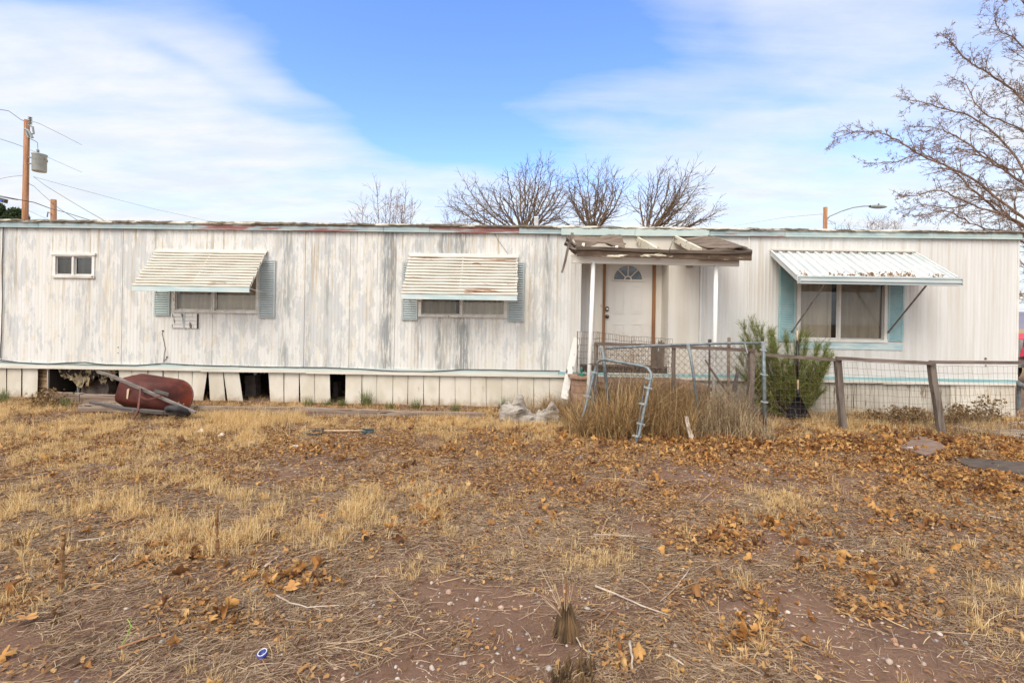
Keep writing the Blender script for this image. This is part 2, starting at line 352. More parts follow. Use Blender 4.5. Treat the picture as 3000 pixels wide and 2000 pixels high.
simple('blue_plastic', (0.025, 0.04, 0.26), (0.04, 0.06, 0.34), 5, rough=0.3, bstr=0)
simple('teal_plastic', (0.02, 0.045, 0.06), (0.04, 0.07, 0.085), 5, rough=0.5, bstr=0)
simple('white_plastic', (0.66, 0.65, 0.62), (0.75, 0.74, 0.72), 5, rough=0.4, bstr=0.2)
simple('dirty_cloth', (0.44, 0.36, 0.29), (0.62, 0.55, 0.48), 9, (1, 1, 0.4), 0.9, 0.6, 0.02)
simple('tarp', (0.215, 0.185, 0.155), (0.42, 0.38, 0.335), 5, (1, 1, 2.4), 0.95, 1.0, 0.03, c3=(0.08, 0.06, 0.05), t3=0.60, s3=12, st3=(0.6, 0.6, 3), lo=0.3, hi=0.6)
peel('plywood', (0.70, 0.68, 0.66), (0.75, 0.73, 0.71), (0.15, 0.092, 0.066), (0.26, 0.172, 0.13), 0.36, 4, (0.5, 3, 1), 0.8)
simple('rubber_mat', (0.06, 0.043, 0.035), (0.10, 0.075, 0.06), 20, (0.3, 1, 1), 0.95, 0.5)
simple('pole_wood', (0.26, 0.115, 0.055), (0.42, 0.22, 0.12), 7, (2, 2, 0.12), 0.85, 0.4, 0.01, c3=(0.09, 0.05, 0.03), t3=0.62, s3=8, st3=(3, 3, 0.3))
simple('transformer_grey', (0.33, 0.37, 0.37), (0.40, 0.44, 0.44), 4, rough=0.5, bstr=0)
simple('lamp_grey', (0.20, 0.23, 0.23), (0.30, 0.33, 0.33), 6, rough=0.5, bstr=0)
simple('bark_dark', (0.11, 0.072, 0.046), (0.20, 0.14, 0.095), 12, rough=0.9, bstr=0)
simple('bark_tan', (0.16, 0.105, 0.075), (0.32, 0.225, 0.17), 10, rough=0.9, bstr=0)
simple('bark_shrub', (0.10, 0.075, 0.05), (0.2, 0.16, 0.11), 10, rough=0.9, bstr=0)
simple('hazy_hill', (0.16, 0.15, 0.21), (0.21, 0.19, 0.26), 0.01, rough=1, bstr=0)  # bluish purple of distance haze painted into the hill colour
simple('paint_red', (0.55, 0.02, 0.04), (0.60, 0.03, 0.06), 2, rough=0.3, bstr=0)
simple('machine_grey', (0.25, 0.25, 0.25), (0.33, 0.33, 0.33), 4, rough=0.5, bstr=0)
simple('sign_blue', (0.02, 0.10, 0.45), (0.03, 0.15, 0.55), 4, rough=0.4, bstr=0)
simple('concrete', (0.33, 0.26, 0.215), (0.43, 0.35, 0.30), 5, rough=0.9, bstr=0.3, bd=0.005)
simple('white_pipe', (0.7, 0.7, 0.7), (0.78, 0.78, 0.77), 5, rough=0.5, bstr=0)
simple('green_stem', (0.25, 0.42, 0.06), (0.35, 0.5, 0.1), 8, rough=0.6, bstr=0)
simple('weed_stalk', (0.17, 0.075, 0.03), (0.36, 0.22, 0.10), 14, (1, 1, 0.4), 0.95, 0.6, 0.01, c3=(0.6, 0.5, 0.35), t3=0.66, s3=40)
simple('twig_pale', (0.33, 0.25, 0.19), (0.52, 0.44, 0.36), 14, (0.2, 1, 1), 0.9, 0.3)
simple('leaf_single', (0.36, 0.165, 0.05), (0.52, 0.28, 0.09), 14, rough=0.8, bstr=0.4, bd=0.004)
simple('curtain', (0.55, 0.50, 0.42), (0.68, 0.63, 0.54), 3, (3, 1, 0.2), 0.95, 0.1)
simple('curtain_grey', (0.12, 0.11, 0.10), (0.17, 0.16, 0.15), 3, (3, 1, 0.2), 0.95, 0.1)
island('straw', [(0.09, 0.055, 0.035), (0.21, 0.135, 0.085), (0.33, 0.225, 0.15), (0.47, 0.35, 0.245), (0.16, 0.10, 0.065), (0.56, 0.40, 0.22)], 0.8)
island('dry_grass', [(0.38, 0.22, 0.08), (0.74, 0.51, 0.23), (0.88, 0.68, 0.38), (0.64, 0.42, 0.17), (0.90, 0.74, 0.46)], 0.75, 0.3)
island('tall_grass', [(0.08, 0.045, 0.022), (0.40, 0.23, 0.085), (0.66, 0.44, 0.19), (0.17, 0.11, 0.06), (0.56, 0.40, 0.20), (0.28, 0.15, 0.055), (0.10, 0.065, 0.035), (0.46, 0.34, 0.20)], 0.8, 0.2)
island('pale_grass', [(0.12, 0.08, 0.05), (0.46, 0.34, 0.20), (0.66, 0.52, 0.33), (0.27, 0.19, 0.11), (0.14, 0.10, 0.06)], 0.8, 0.2)
island('green_grass', [(0.06, 0.10, 0.03), (0.11, 0.17, 0.055), (0.20, 0.22, 0.09), (0.35, 0.30, 0.14)], 0.7, 0.25)
island('fallen_leaf', [(0.10, 0.04, 0.018), (0.30, 0.13, 0.04), (0.46, 0.23, 0.07), (0.54, 0.31, 0.11), (0.36, 0.17, 0.055), (0.17, 0.085, 0.045), (0.58, 0.37, 0.16)], 0.75, 0.15, 30)
island('leaf_crumb', [(0.11, 0.055, 0.03), (0.28, 0.14, 0.055), (0.45, 0.25, 0.095), (0.23, 0.12, 0.06), (0.53, 0.33, 0.15)], 0.85, 0.1)
island('pebble', [(0.30, 0.21, 0.16), (0.46, 0.38, 0.32), (0.20, 0.21, 0.23), (0.60, 0.54, 0.47), (0.42, 0.23, 0.14), (0.34, 0.33, 0.32)], 0.75)
island('shrub_leaf', [(0.06, 0.08, 0.015), (0.12, 0.16, 0.028), (0.19, 0.235, 0.045), (0.28, 0.31, 0.085), (0.30, 0.24, 0.10)], 0.7, 0.25)
island('shrub_dry', [(0.14, 0.12, 0.04), (0.24, 0.20, 0.08)], 0.8, 0.1)
island('pine_leaf', [(0.025, 0.045, 0.018), (0.05, 0.08, 0.03), (0.08, 0.11, 0.05)], 0.8, 0.1)
island('dead_brush', [(0.11, 0.065, 0.028), (0.22, 0.135, 0.06), (0.32, 0.21, 0.10), (0.15, 0.085, 0.035)], 0.9)

def soil_mat():
    m, g, b = new_mat('desert_soil'); oc = objc(g)
    n1 = g.noise(oc, 0.9, 5, 0.6); n2 = g.noise(oc, 14, 6, 0.65); n3 = g.noise(oc, 90, 4, 0.7)
    c = g.mix(g.ramp(n1, 0.35, 0.65), (0.145, 0.083, 0.058), (0.210, 0.125, 0.088))
    c = g.mix(g.ramp(n2, 0.50, 0.75), c, (0.225, 0.135, 0.092))
    c = g.mix(g.m('MULTIPLY', g.ramp(n3, 0.56, 0.7), 0.6), c, (0.31, 0.225, 0.165))
    c = g.mix(g.m('MULTIPLY', g.ramp(g.noise(oc, 60, 3, 0.7), 0.60, 0.72), 0.6), c, (0.07, 0.04, 0.028))
    y = g.n('ShaderNodeSeparateXYZ', {0: oc}).outputs[1]
    c = g.mix(g.m('MULTIPLY', g.ramp(y, 10, 22), 0.75), c, (0.42, 0.30, 0.155))
    link(g, c, b.inputs['Base Color']); b.inputs['Roughness'].default_value = 0.95; b.inputs['Specular IOR Level'].default_value = 0.15
    bump(g, b, g.m('ADD', n2, g.m('MULTIPLY', n3, 0.5)), 0.8, 0.02)
soil_mat()
def glass_mat(name, tint, f0):
    m, g, b = new_mat(name)
    tr = g.n('ShaderNodeBsdfTransparent', {'Color': tint})
    gl = g.n('ShaderNodeBsdfGlossy', {'Color': (0.9, 0.92, 0.95), 'Roughness': 0.02})
    fr = g.n('ShaderNodeFresnel', {'IOR': 1.5}).outputs[0]
    mx = g.n('ShaderNodeMixShader', {0: g.m('MULTIPLY_ADD', fr, 1.3, f0, True), 1: tr.outputs[0], 2: gl.outputs[0]})
    link(g, mx.outputs[0], g.nt.nodes['Material Output'].inputs[0])
glass_mat('window_glass', (0.90, 0.88, 0.83), 0.02)
simple('frosted_glass', (0.13, 0.165, 0.19), (0.22, 0.26, 0.285), 3, rough=0.06, bstr=0)
simple('layered_board', (0.22, 0.13, 0.07), (0.52, 0.36, 0.20), 9, (0.3, 1, 5), 0.95, 0.8, 0.02)
def screen_mat():
    m, g, b = new_mat('insect_screen')
    tr = g.n('ShaderNodeBsdfTransparent'); b.inputs['Base Color'].default_value = (0.10, 0.095, 0.085, 1); b.inputs['Roughness'].default_value = 0.8
    mx = g.n('ShaderNodeMixShader', {0: 0.22, 1: tr.outputs[0], 2: b.outputs[0]})
    link(g, mx.outputs[0], g.nt.nodes['Material Output'].inputs[0])
screen_mat()

# ---------------------------------------------------------------- mesh building
class MB:
    def __init__(s): s.v = []; s.f = []
    def add(s, vs, fs):
        o = len(s.v); s.v.extend([tuple(p) for p in vs]); s.f.extend([tuple(i + o for i in f) for f in fs]); return s
    def box(s, x0, x1, y0, y1, z0, z1):
        return s.add([(x0, y0, z0), (x1, y0, z0), (x1, y1, z0), (x0, y1, z0), (x0, y0, z1), (x1, y0, z1), (x1, y1, z1), (x0, y1, z1)],
                     [(0, 3, 2, 1), (4, 5, 6, 7), (0, 1, 5, 4), (1, 2, 6, 5), (2, 3, 7, 6), (3, 0, 4, 7)])
    def bar(s, p0, p1, w, h, up=(0, 0, 1), roll=0.0, taper=1.0, wob=0.0, n=1):
        """rectangular bar between two points"""
        p0, p1 = Vector(p0), Vector(p1); d = (p1 - p0).normalized(); up = Vector(up)
        r = d.cross(up)
        if r.length < 1e-4: r = d.cross(Vector((0, 1, 0)))
        r.normalize(); u = r.cross(d)
        o = len(s.v)
        for k in range(n + 1):
            t = k / n; c = p0.lerp(p1, t); q = 1 + (taper - 1) * t
            if wob and 0 < k < n: c = c + r * random.uniform(-wob, wob) + u * random.uniform(-wob, wob)
            for a, b in ((-1, -1), (1, -1), (1, 1), (-1, 1)):
                s.v.append(tuple(c + r * (a * w / 2 * q) + u * (b * h / 2 * q)))
        for k in range(n):
            for j in range(4):
                a = o + k * 4 + j; b = o + k * 4 + (j + 1) % 4
                s.f.append((a, b, b + 4, a + 4))
        s.f.append((o + 3, o + 2, o + 1, o)); e = o + n * 4; s.f.append((e, e + 1, e + 2, e + 3))
        return s
    def tube(s, pts, r, n=6, cap=True):
        pts = [Vector(p) for p in pts]; m = len(pts)
        rs = r if isinstance(r, (list, tuple)) else [r] * m
        o = len(s.v); prev = None
        for i in range(m):
            d = (pts[min(i + 1, m - 1)] - pts[max(i - 1, 0)])
            if d.length < 1e-9: d = Vector((0, 0, 1))
            d.normalize()
            if prev is None:
                a = Vector((0, 0, 1)) if abs(d.z) < 0.9 else Vector((1, 0, 0))
                x = d.cross(a).normalized()
            else:
                x = (prev - d * prev.dot(d))
                x = x.normalized() if x.length > 1e-6 else d.cross(Vector((1, 0, 0.3))).normalized()
            prev = x; y = d.cross(x)
            for k in range(n):
                t = 2 * math.pi * k / n
                s.v.append(tuple(pts[i] + (x * math.cos(t) + y * math.sin(t)) * rs[i]))
        for i in range(m - 1):
            for k in range(n):
                a = o + i * n + k; b = o + i * n + (k + 1) % n
                s.f.append((a, b, b + n, a + n))
        if cap:
            s.f.append(tuple(o + k for k in range(n))[::-1]); s.f.append(tuple(o + (m - 1) * n + k for k in range(n)))
        return s
    def prism(s, poly, d):
        """poly: list of 3D points (planar), d: offset vector"""
        n = len(poly); d = Vector(d); o = len(s.v)
        s.v.extend(tuple(Vector(p)) for p in poly); s.v.extend(tuple(Vector(p) + d) for p in poly)
        s.f.append(tuple(range(o, o + n))); s.f.append(tuple(range(o + 2 * n - 1, o + n - 1, -1)))
        for i in range(n):
            j = (i + 1) % n; s.f.append((o + j, o + i, o + n + i, o + n + j))
        return s
    def grid(s, pts):
        """pts[i][j] 3D"""
        o = len(s.v); h = len(pts); w = len(pts[0])
        for row in pts: s.v.extend(tuple(p) for p in row)
        for i in range(h - 1):
            for j in range(w - 1):
                a = o + i * w + j; s.f.append((a, a + 1, a + w + 1, a + w))
        return s
    def lathe(s, prof, c, n=16, axis=Vector((0, 0, 1)), up=None):
        """prof: (radius, height) along axis from c"""
        c = Vector(c); axis = Vector(axis).normalized()
        a = Vector((0, 0, 1)) if abs(axis.z) < 0.9 else Vector((1, 0, 0))
        x = axis.cross(a).normalized(); y = axis.cross(x); o = len(s.v)
        for r, h in prof:
            for k in range(n):
                t = 2 * math.pi * k / n; s.v.append(tuple(c + axis * h + (x * math.cos(t) + y * math.sin(t)) * r))
        for i in range(len(prof) - 1):
            for k in range(n):
                a = o + i * n + k; b = o + i * n + (k + 1) % n; s.f.append((a, b, b + n, a + n))
        s.f.append(tuple(o + k for k in range(n))[::-1]); s.f.append(tuple(o + (len(prof) - 1) * n + k for k in range(n)))
        return s
    def build(s, name, mat, parent=None, smooth=False, origin=None):
        me = bpy.data.meshes.new(name)
        vs = s.v
        org = Vector((0, 0, 0))
        if parent is None:
            if origin is None:
                A = np.array(vs); origin = ((A[:, 0].min() + A[:, 0].max()) / 2, (A[:, 1].min() + A[:, 1].max()) / 2, A[:, 2].min())
            org = Vector(origin)
        else:
            org = Vector(parent['_base'])
        if org.length > 0: vs = [(a - org.x, b - org.y, c - org.z) for a, b, c in vs]
        me.from_pydata(vs, [], s.f); me.update()
        if smooth: me.polygons.foreach_set('use_smooth', [True] * len(me.polygons))
        me.materials.append(MATS[mat])
        o = bpy.data.objects.new(name, me); COL.objects.link(o)
        if parent is not None:
            o.parent = parent
            o['_base'] = tuple(parent['_base'])
        else: o.location = org; o['_base'] = tuple(org)
        return o
def npmesh(name, V, faces_n, mat, smooth=False, parent=None, origin=(0, 0, 0)):
    """V (N,3) array, faces array (M,k)"""
    V = np.asarray(V, dtype=np.float32) - np.asarray(origin, dtype=np.float32); Fm = np.asarray(faces_n, dtype=np.int32); k = Fm.shape[1]
    me = bpy.data.meshes.new(name)
    me.vertices.add(len(V)); me.vertices.foreach_set('co', V.ravel())
    me.loops.add(Fm.size); me.loops.foreach_set('vertex_index', Fm.ravel())
    me.polygons.add(len(Fm)); me.polygons.foreach_set('loop_start', np.arange(0, Fm.size, k, dtype=np.int32)); me.polygons.foreach_set('loop_total', np.full(len(Fm), k, dtype=np.int32))
    if smooth: me.polygons.foreach_set('use_smooth', np.ones(len(Fm), dtype=bool))
    me.update(calc_edges=True); me.materials.append(MATS[mat])
    o = bpy.data.objects.new(name, me); COL.objects.link(o)
    if parent: o.parent = parent
    else: o.location = origin
    return o
def tag(o, label=None, cat=None, group=None, kind=None):
    if label: o['label'] = label
    if cat: o['category'] = cat
    if group: o['group'] = group
    if kind: o['kind'] = kind
    return o
def thing(name, label, cat, base=(0, 0, 0), group=None):
    o = bpy.data.objects.new(name, None); COL.objects.link(o); o.location = base; o['_base'] = tuple(base); o.empty_display_size = 0.2
    return tag(o, label, cat, group)
def wall_thing(name, label, cat, base=(0, 0, 0), group=None):
    """an Empty in the wall's own frame: x along the wall, -y out towards the yard, z up"""
    o = bpy.data.objects.new(name, None); COL.objects.link(o); o['_base'] = tuple(base)
    o.location = WO + WT * base[0] - WN * base[1] + Vector((0, 0, base[2])); o.rotation_euler = (0, 0, WANG)
    return tag(o, label, cat, group)

# smooth value noise on the ground (numpy)
_perm = rng.random((256, 256))
def vnoise(x, y):
    xi = np.floor(x).astype(int); yi = np.floor(y).astype(int); fx = x - xi; fy = y - yi
    fx = fx * fx * (3 - 2 * fx); fy = fy * fy * (3 - 2 * fy)
    g = lambda a, b: _perm[a % 256, b % 256]
    return (g(xi, yi) * (1 - fx) + g(xi + 1, yi) * fx) * (1 - fy) + (g(xi, yi + 1) * (1 - fx) + g(xi + 1, yi + 1) * fx) * fy
def fbm(x, y, s, o=4):
    r = 0; a = 0.5; t = 0
    for i in range(o):
        r = r + a * vnoise(x * s + 17.3 * i, y * s - 9.1 * i); t += a; a *= 0.55; s *= 2.03
    return r / t
def gh(x, y):
    """ground height"""
    x = np.asarray(x, float); y = np.asarray(y, float)
    h = (fbm(x, y, 0.7, 3) - 0.5) * 0.07 + (fbm(x, y, 5.0, 4) - 0.5) * 0.035
    for px, py, r, a in MOUNDS:
        p = MCACHE[(px, py)]
        h = h + a * np.exp(-((x - p.x) ** 2 + ((y - p.y)) ** 2) / (r * r)) * (0.7 + 0.6 * fbm(x, y, 14, 3))
    fade = np.clip((9.6 - y) / 1.2, 0, 1) * 1.0 + 0.0
    return h * np.clip(fade + (y > 11) * 0.5, 0.15, 1)
MOUNDS = [(1450, 1850, 0.16, 0.035), (1640, 1335, 0.18, 0.05), (2690, 1975, 0.25, 0.05), (2440, 1390, 0.25, 0.05), (1560, 1310, 0.2, 0.03), (160, 1480, 0.2, 0.03)]
MCACHE = {(m[0], m[1]): G(m[0], m[1]) for m in MOUNDS}
# ================================================================ THE MOBILE HOME
home = wall_thing('mobile_home', 'long weathered white single-storey mobile home with peeling siding and pale blue trim', 'mobile home', (0, 0, 0))
U0 = L(-95, 850)[0]; U1 = L(2981, 900)[0]; UC = L(6, 850)[0]
DEPTH = 3.7
ZB = 0.664                     # bottom of the wall
def zroof(u): return 3.375 + 0.006 * math.sin(u * 0.9)
ZT = 3.26                      # bottom of the eave trim
# openings in the wall: small window, three awning windows, recessed entry
RW = {'small': LR(160, 747, 276, 809), 'w1': LR(510, 775, 757, 914), 'w2': LR(1230, 775, 1484, 927), 'w3': LR(2337, 800, 2597, 999)}
RE = LR(1701, 752, 1958, 1087); RE = (RE[0], RE[1], ZB, 2.85)
OPEN = list(RW.values()) + [RE]
DREC = 0.42                    # depth of the entry recess

def ribbed(mb, u0, u1, z0, z1, period=0.066, dep=0.0028, y=0.0, opens=()):
    xs = set([u0, u1])
    k = math.ceil(u0 / period)
    prof = ((0.0, 0.0), (0.12, 0.0), (0.22, 1.0), (0.55, 1.0), (0.65, 0.0))
    def d(u):
        t = (u / period) % 1.0
        if t < 0.12: return 0
        if t < 0.24: return (t - 0.12) / 0.12
        if t < 0.56: return 1
        if t < 0.68: return 1 - (t - 0.56) / 0.12
        return 0
    n = int((u1 - u0) / period) + 2
    b = math.floor(u0 / period) * period
    for i in range(n + 1):
        for t in (0.12, 0.24, 0.56, 0.68):
            x = b + (i + t) * period
            if u0 < x < u1: xs.add(x)
    for (a, c, _, _) in opens:
        for x in (a, c):
            if u0 < x < u1: xs.add(x)
    xs = sorted(xs)
    for x0, x1 in zip(xs, xs[1:]):
        if x1 - x0 < 1e-6: continue
        xm = (x0 + x1) / 2
        segs = [(z0, z1)]
        for (a, c, p, q) in opens:
            if a < xm < c:
                ns = []
                for (s0, s1) in segs:
                    if q <= s0 or p >= s1: ns.append((s0, s1)); continue
                    if p > s0: ns.append((s0, p))
                    if q < s1: ns.append((q, s1))
                segs = ns
        y0, y1 = y - d(x0) * dep, y - d(x1) * dep
        for s0, s1 in segs:
            mb.add([(x0, y0, s0), (x1, y1, s0), (x1, y1, s1), (x0, y0, s1)], [(0, 1, 2, 3)])
mb = MB(); ribbed(mb, U0, U1, ZB, 3.30, opens=OPEN)
ribbed(mb, RE[0], RE[1], RE[2], RE[3], y=DREC, opens=[(LR(1766, 750, 1918, 1080, -DREC)[0], LR(1766, 750, 1918, 1080, -DREC)[1], ZB, 2.79)])
mb.add([(U1, 0, ZB), (U1, DEPTH, ZB), (U1, DEPTH, 3.3), (U1, 0, 3.3)], [(0, 1, 2, 3)])
mb.add([(U0, 0, ZB), (U0, DEPTH, ZB), (U0, DEPTH, 3.3), (U0, 0, 3.3)], [(3, 2, 1, 0)])
mb.add([(U0, DEPTH, ZB), (U1, DEPTH, ZB), (U1, DEPTH, 3.3), (U0, DEPTH, 3.3)], [(3, 2, 1, 0)])
siding = mb.build('siding', 'weathered_siding', home)
# panel seams (raised joint strips) and corner trim
mb = MB()
for px in (357, 622, 891, 1023, 1156, 1563, 2193, 2330, 2410):
    u = L(px, 850)[0]
    blocked = any(a < u < c for a, c, p, q in RW.values())
    z1 = 3.26; z0 = ZB + 0.003
    if px in (2410,): z0 = L(2410, 740)[1]
    if px == 2330: z0 = L(2330, 740)[1]
    MB().box(u - 0.011, u + 0.011, -0.007, 0.0, z0, z1).build('seam_strip', 'weathered_siding', home)
    MB().box(u + 0.0115, u + 0.0135, -0.0045, 0.0, z0, z1).build('seam_gap', 'rusty_wire', home)
MB().box(U1 - 0.02, U1 + 0.012, -0.014, 0.03, ZB, 3.27).build('corner_trim', 'white_metal', home)
MB().box(UC - 0.018, UC + 0.012, -0.012, 0.0, ZB, 3.27).build('corner_trim', 'white_metal', home)
# panel joints around the entry and the boxed-out panel right of the door
mb = MB()
for px, w in ((1699, 0.028), (2052, 0.034), (2190, 0.02)):
    u = L(px, 900)[0]; MB().box(u - w / 2, u + w / 2, -0.022, 0.002, ZB + 0.002, 3.258).build('entry_corner_trim', 'post_white', home)
mb = MB()
a, c, p, q = LR(1960, 760, 2046, 1085)
mb.box(a, c, -0.016, 0.001, ZB + 0.003, 3.2)
mb.build('entry_panel', 'entry_panel', home)
mb = MB()      # reveals of the recess
mb.add([(RE[1], 0, ZB), (RE[1], DREC, ZB), (RE[1], DREC, RE[3]), (RE[1], 0, RE[3])], [(3, 2, 1, 0)])
mb.add([(RE[0], 0, ZB), (RE[0], DREC, ZB), (RE[0], DREC, RE[3]), (RE[0], 0, RE[3])], [(0, 1, 2, 3)])
mb.add([(RE[0], 0, RE[3]), (RE[1], 0, RE[3]), (RE[1], DREC, RE[3]), (RE[0], DREC, RE[3])], [(0, 1, 2, 3)])
mb.add([(RE[0], 0, ZB), (RE[1], 0, ZB), (RE[1], DREC, ZB), (RE[0], DREC, ZB)], [(3, 2, 1, 0)])
mb.build('entry_reveal', 'entry_panel', home)
for x0, x1 in ((1741, 1765), (1918, 1937)):
    a, c, p, q = LR(x0, 760, x1, 1085, -DREC + 0.02); MB().box(a, c, DREC - 0.02, DREC + 0.01, ZB + 0.002, 2.83).build('entry_board', 'entry_panel', home)
# cream wall patch showing above the porch roof
mb = MB(); a, c, p, q = LR(1672, 700, 2110, 752); mb.box(a, c, -0.014, 0.0, p, 3.225); mb.build('wall_patch', 'entry_panel', home)

# door in the recess
D = -DREC
a, c, p, q = LR(1772, 763, 1910, 1086, D)
dz0, dz1 = ZB + 0.012, 2.765
YD = DREC + 0.005
door = MB().box(a, c, YD, YD + 0.045, dz0, dz1).build('door', 'door_paint', home)
mb = MB()
for x0, x1 in ((1765, 1772), (1910, 1918)):
    u0, u1 = L(x0, 900, D)[0], L(x1, 900, D)[0]; mb.box(u0, u1, YD - 0.06, YD + 0.05, ZB + 0.003, 2.78)
mb.box(L(1772.3, 900, D)[0], L(1909.7, 900, D)[0], YD - 0.03, YD + 0.05, dz1 + 0.003, 2.79)
mb.build('door_jamb', 'jamb_wood', home)
def molding(mb, u0, u1, z0, z1, w=0.018, y=YD, d=0.008):
    for x0, x1, y0, y1 in ((u0, u1, z0, z0 + w), (u0, u1, z1 - w, z1), (u0, u0 + w, z0 + w, z1 - w), (u1 - w, u1, z0 + w, z1 - w)):
        mb.box(x0, x1, y - d, y + 0.001, y0, y1)
mb = MB()
for x0, x1 in ((1797, 1829), (1851, 1882)):
    for y0, y1 in ((837, 919), (948, 1040)):
        u0, u1, z0, z1 = LR(x0, y0, x1, y1, D); molding(mb, u0, u1, z0, z1)
        mb.box(u0 + 0.04, u1 - 0.04, YD - 0.005, YD + 0.001, z0 + 0.04, z1 - 0.04)
mb.build('door_panel', 'door_paint', door)
# fan light
cu, cz = L(1839.5, 819, D); R = (L(1886, 819, D)[0] - L(1793, 819, D)[0]) / 2
mb = MB()
def arc(r, n=20, t0=0, t1=math.pi): return [(cu + math.cos(t0 + (t1 - t0) * i / n) * r, cz + math.sin(t0 + (t1 - t0) * i / n) * r * 0.98) for i in range(n + 1)]
yo = YD - 0.016
for r1, r0 in ((R, R - 0.034), (0.075, 0.052)):
    A, B = arc(r1), arc(r0)
    for i in range(len(A) - 1):
        mb.prism([(A[i][0], yo, A[i][1]), (A[i + 1][0], yo, A[i + 1][1]), (B[i + 1][0], yo, B[i + 1][1]), (B[i][0], yo, B[i][1])], (0, 0.02, 0))
mb.box(cu - R, cu + R, yo - 0.002, YD + 0.004, cz - 0.03, cz)
for t in (45, 90, 135):
    t = math.radians(t); mb.bar((cu + math.cos(t) * 0.06, yo + 0.008, cz + math.sin(t) * 0.06), (cu + math.cos(t) * (R - 0.02), yo + 0.008, cz + math.sin(t) * (R - 0.02)), 0.018, 0.018, up=(0, 1, 0))
fl = mb.build('fan_light', 'beam_white', door)
A = arc(R - 0.01)
MB().prism([(x, YD - 0.004, z) for x, z in A], (0, 0.003, 0)).build('pane', 'frosted_glass', fl)
# lock box and knob
u, z = L(1778.5, 905, D)
mb = MB(); mb.prism([(u + dx, YD - 0.02, z + dz) for dx, dz in ((-0.035, 0.02), (-0.02, 0.05), (0.02, 0.05), (0.035, 0.02), (0.035, -0.02), (0.02, -0.05), (-0.02, -0.05), (-0.035, -0.02))], (0, 0.02, 0))
mb.build('lock_plate', 'brass_dark', door)
MB().lathe([(0.027, 0), (0.03, 0.012), (0.024, 0.03), (0.01, 0.034)], (u, YD - 0.02, z - 0.005), 14, (0, -1, 0)).build('deadbolt', 'chrome', door, True)
u, z = L(1778.5, 927, D)
MB().lathe([(0.036, 0), (0.036, 0.008), (0.014, 0.012), (0.014, 0.03), (0.033, 0.04), (0.033, 0.058), (0.015, 0.068)], (u, YD, z), 16, (0, -1, 0)).build('door_knob', 'brass_dark', door, True)
u0, u1 = L(1765, 1086, D)[0], L(1920, 1086, D)[0]
MB().box(u0, u1, -0.03, YD + 0.02, ZB - 0.02, ZB + 0.008).build('threshold', 'ledge_white', home)
u, z = L(2018, 779)
MB().box(u - 0.06, u + 0.06, -0.05, -0.012, z - 0.02, z + 0.02).build('vent_flap', 'strut_metal', home)

# ---- windows
def window(rect, mull, frame='frame_metal', fw=0.035, curtain='curtain', label=None, dark_top=0.0, screen_side=None, gap=0.0, y=0.0):
    u0, u1, z0, z1 = rect
    mb = MB(); o = -0.024; b = 0.05
    mb.box(u0 - 0.02, u1 + 0.02, o, 0.001, z1 - fw, z1 + 0.016); mb.box(u0 - 0.02, u1 + 0.02, o - 0.006, 0.001, z0 - 0.018, z0 + fw * 0.8)
    mb.box(u0 - 0.02, u0 + fw, o + 0.002, b, z0 + fw * 0.8, z1 - fw); mb.box(u1 - fw, u1 + 0.02, o + 0.002, b, z0 + fw * 0.8, z1 - fw)
    for m in mull:
        mb.box(m - 0.016, m + 0.016, -0.014, b - 0.001, z0 + fw * 0.8, z1 - fw)
        mb.box(m - 0.030, m - 0.0165, -0.004, b - 0.002, z0 + fw * 0.8, z1 - fw)
    w = mb.build('window', frame, home)
    if label: w['label'] = label
    # sliding sash rails
    sb = MB()
    edges = [u0 + fw] + list(mull) + [u1 - fw]
    for i in range(len(edges) - 1):
        a, c = edges[i] + 0.017 * (i > 0), edges[i + 1] - 0.031 * (i < len(edges) - 2)
        yy = 0.012 + 0.012 * i
        sb.box(a, c, yy, yy + 0.012, z0 + fw * 0.8, z0 + fw * 0.8 + 0.022); sb.box(a, c, yy, yy + 0.012, z1 - fw - 0.022, z1 - fw)
        sb.box(a, a + 0.018, yy, yy + 0.012, z0 + fw * 0.8 + 0.022, z1 - fw - 0.022); sb.box(c - 0.018, c, yy, yy + 0.012, z0 + fw * 0.8 + 0.022, z1 - fw - 0.022)
        MB().add([(a, yy + 0.006, z0), (c, yy + 0.006, z0), (c, yy + 0.006, z1), (a, yy + 0.006, z1)], [(0, 1, 2, 3)]).build('pane', 'window_glass', w)
    sb.build('sash', frame, w)
    if screen_side is not None:
        a, c = (edges[screen_side], edges[screen_side + 1])
        MB().add([(a, 0.004, z0 + 0.02), (c, 0.004, z0 + 0.02), (c, 0.004, z1 - 0.02), (a, 0.004, z1 - 0.02)], [(0, 1, 2, 3)]).build('insect_screen', 'insect_screen', w)
    # curtain with folds, and a closed dark room behind
    if curtain:
        cm = MB(); wd_ = u1 - u0; rr_ = random.Random(int(abs(u0) * 100))
        for pa, pb in ((0.0, rr_.uniform(.40, .46)), (rr_.uniform(.475, .50), 1.0)):
          rows = []; n = int(wd_ * (pb - pa) / 0.015)
          for zz in (z0 - 0.02, z1 - dark_top):
            rows.append([(u0 + wd_ * (pa + (pb - pa) * i / n) + (0.02 if zz > z0 else 0) * (pa > 0), 0.072 + 0.026 * math.sin(i * 0.36 + 1.3 * math.sin(i * 0.13)) + 0.004 * math.sin(i * 1.1), zz) for i in range(n + 1)])
          MB().grid(rows).build('curtain', curtain, w)
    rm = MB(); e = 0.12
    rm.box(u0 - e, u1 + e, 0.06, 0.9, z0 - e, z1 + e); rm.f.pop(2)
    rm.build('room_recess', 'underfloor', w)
    return w
r = RW['small']; m_ = L(215, 775)[0]
window(r, [m_], 'white_metal', 0.030, 'curtain_grey', 'small sliding window near the left end', screen_side=0)
r = RW['w1']; window(r, [L(627, 880)[0]], curtain='curtain', dark_top=0.16, label='left window with a cracked lower corner', screen_side=None)
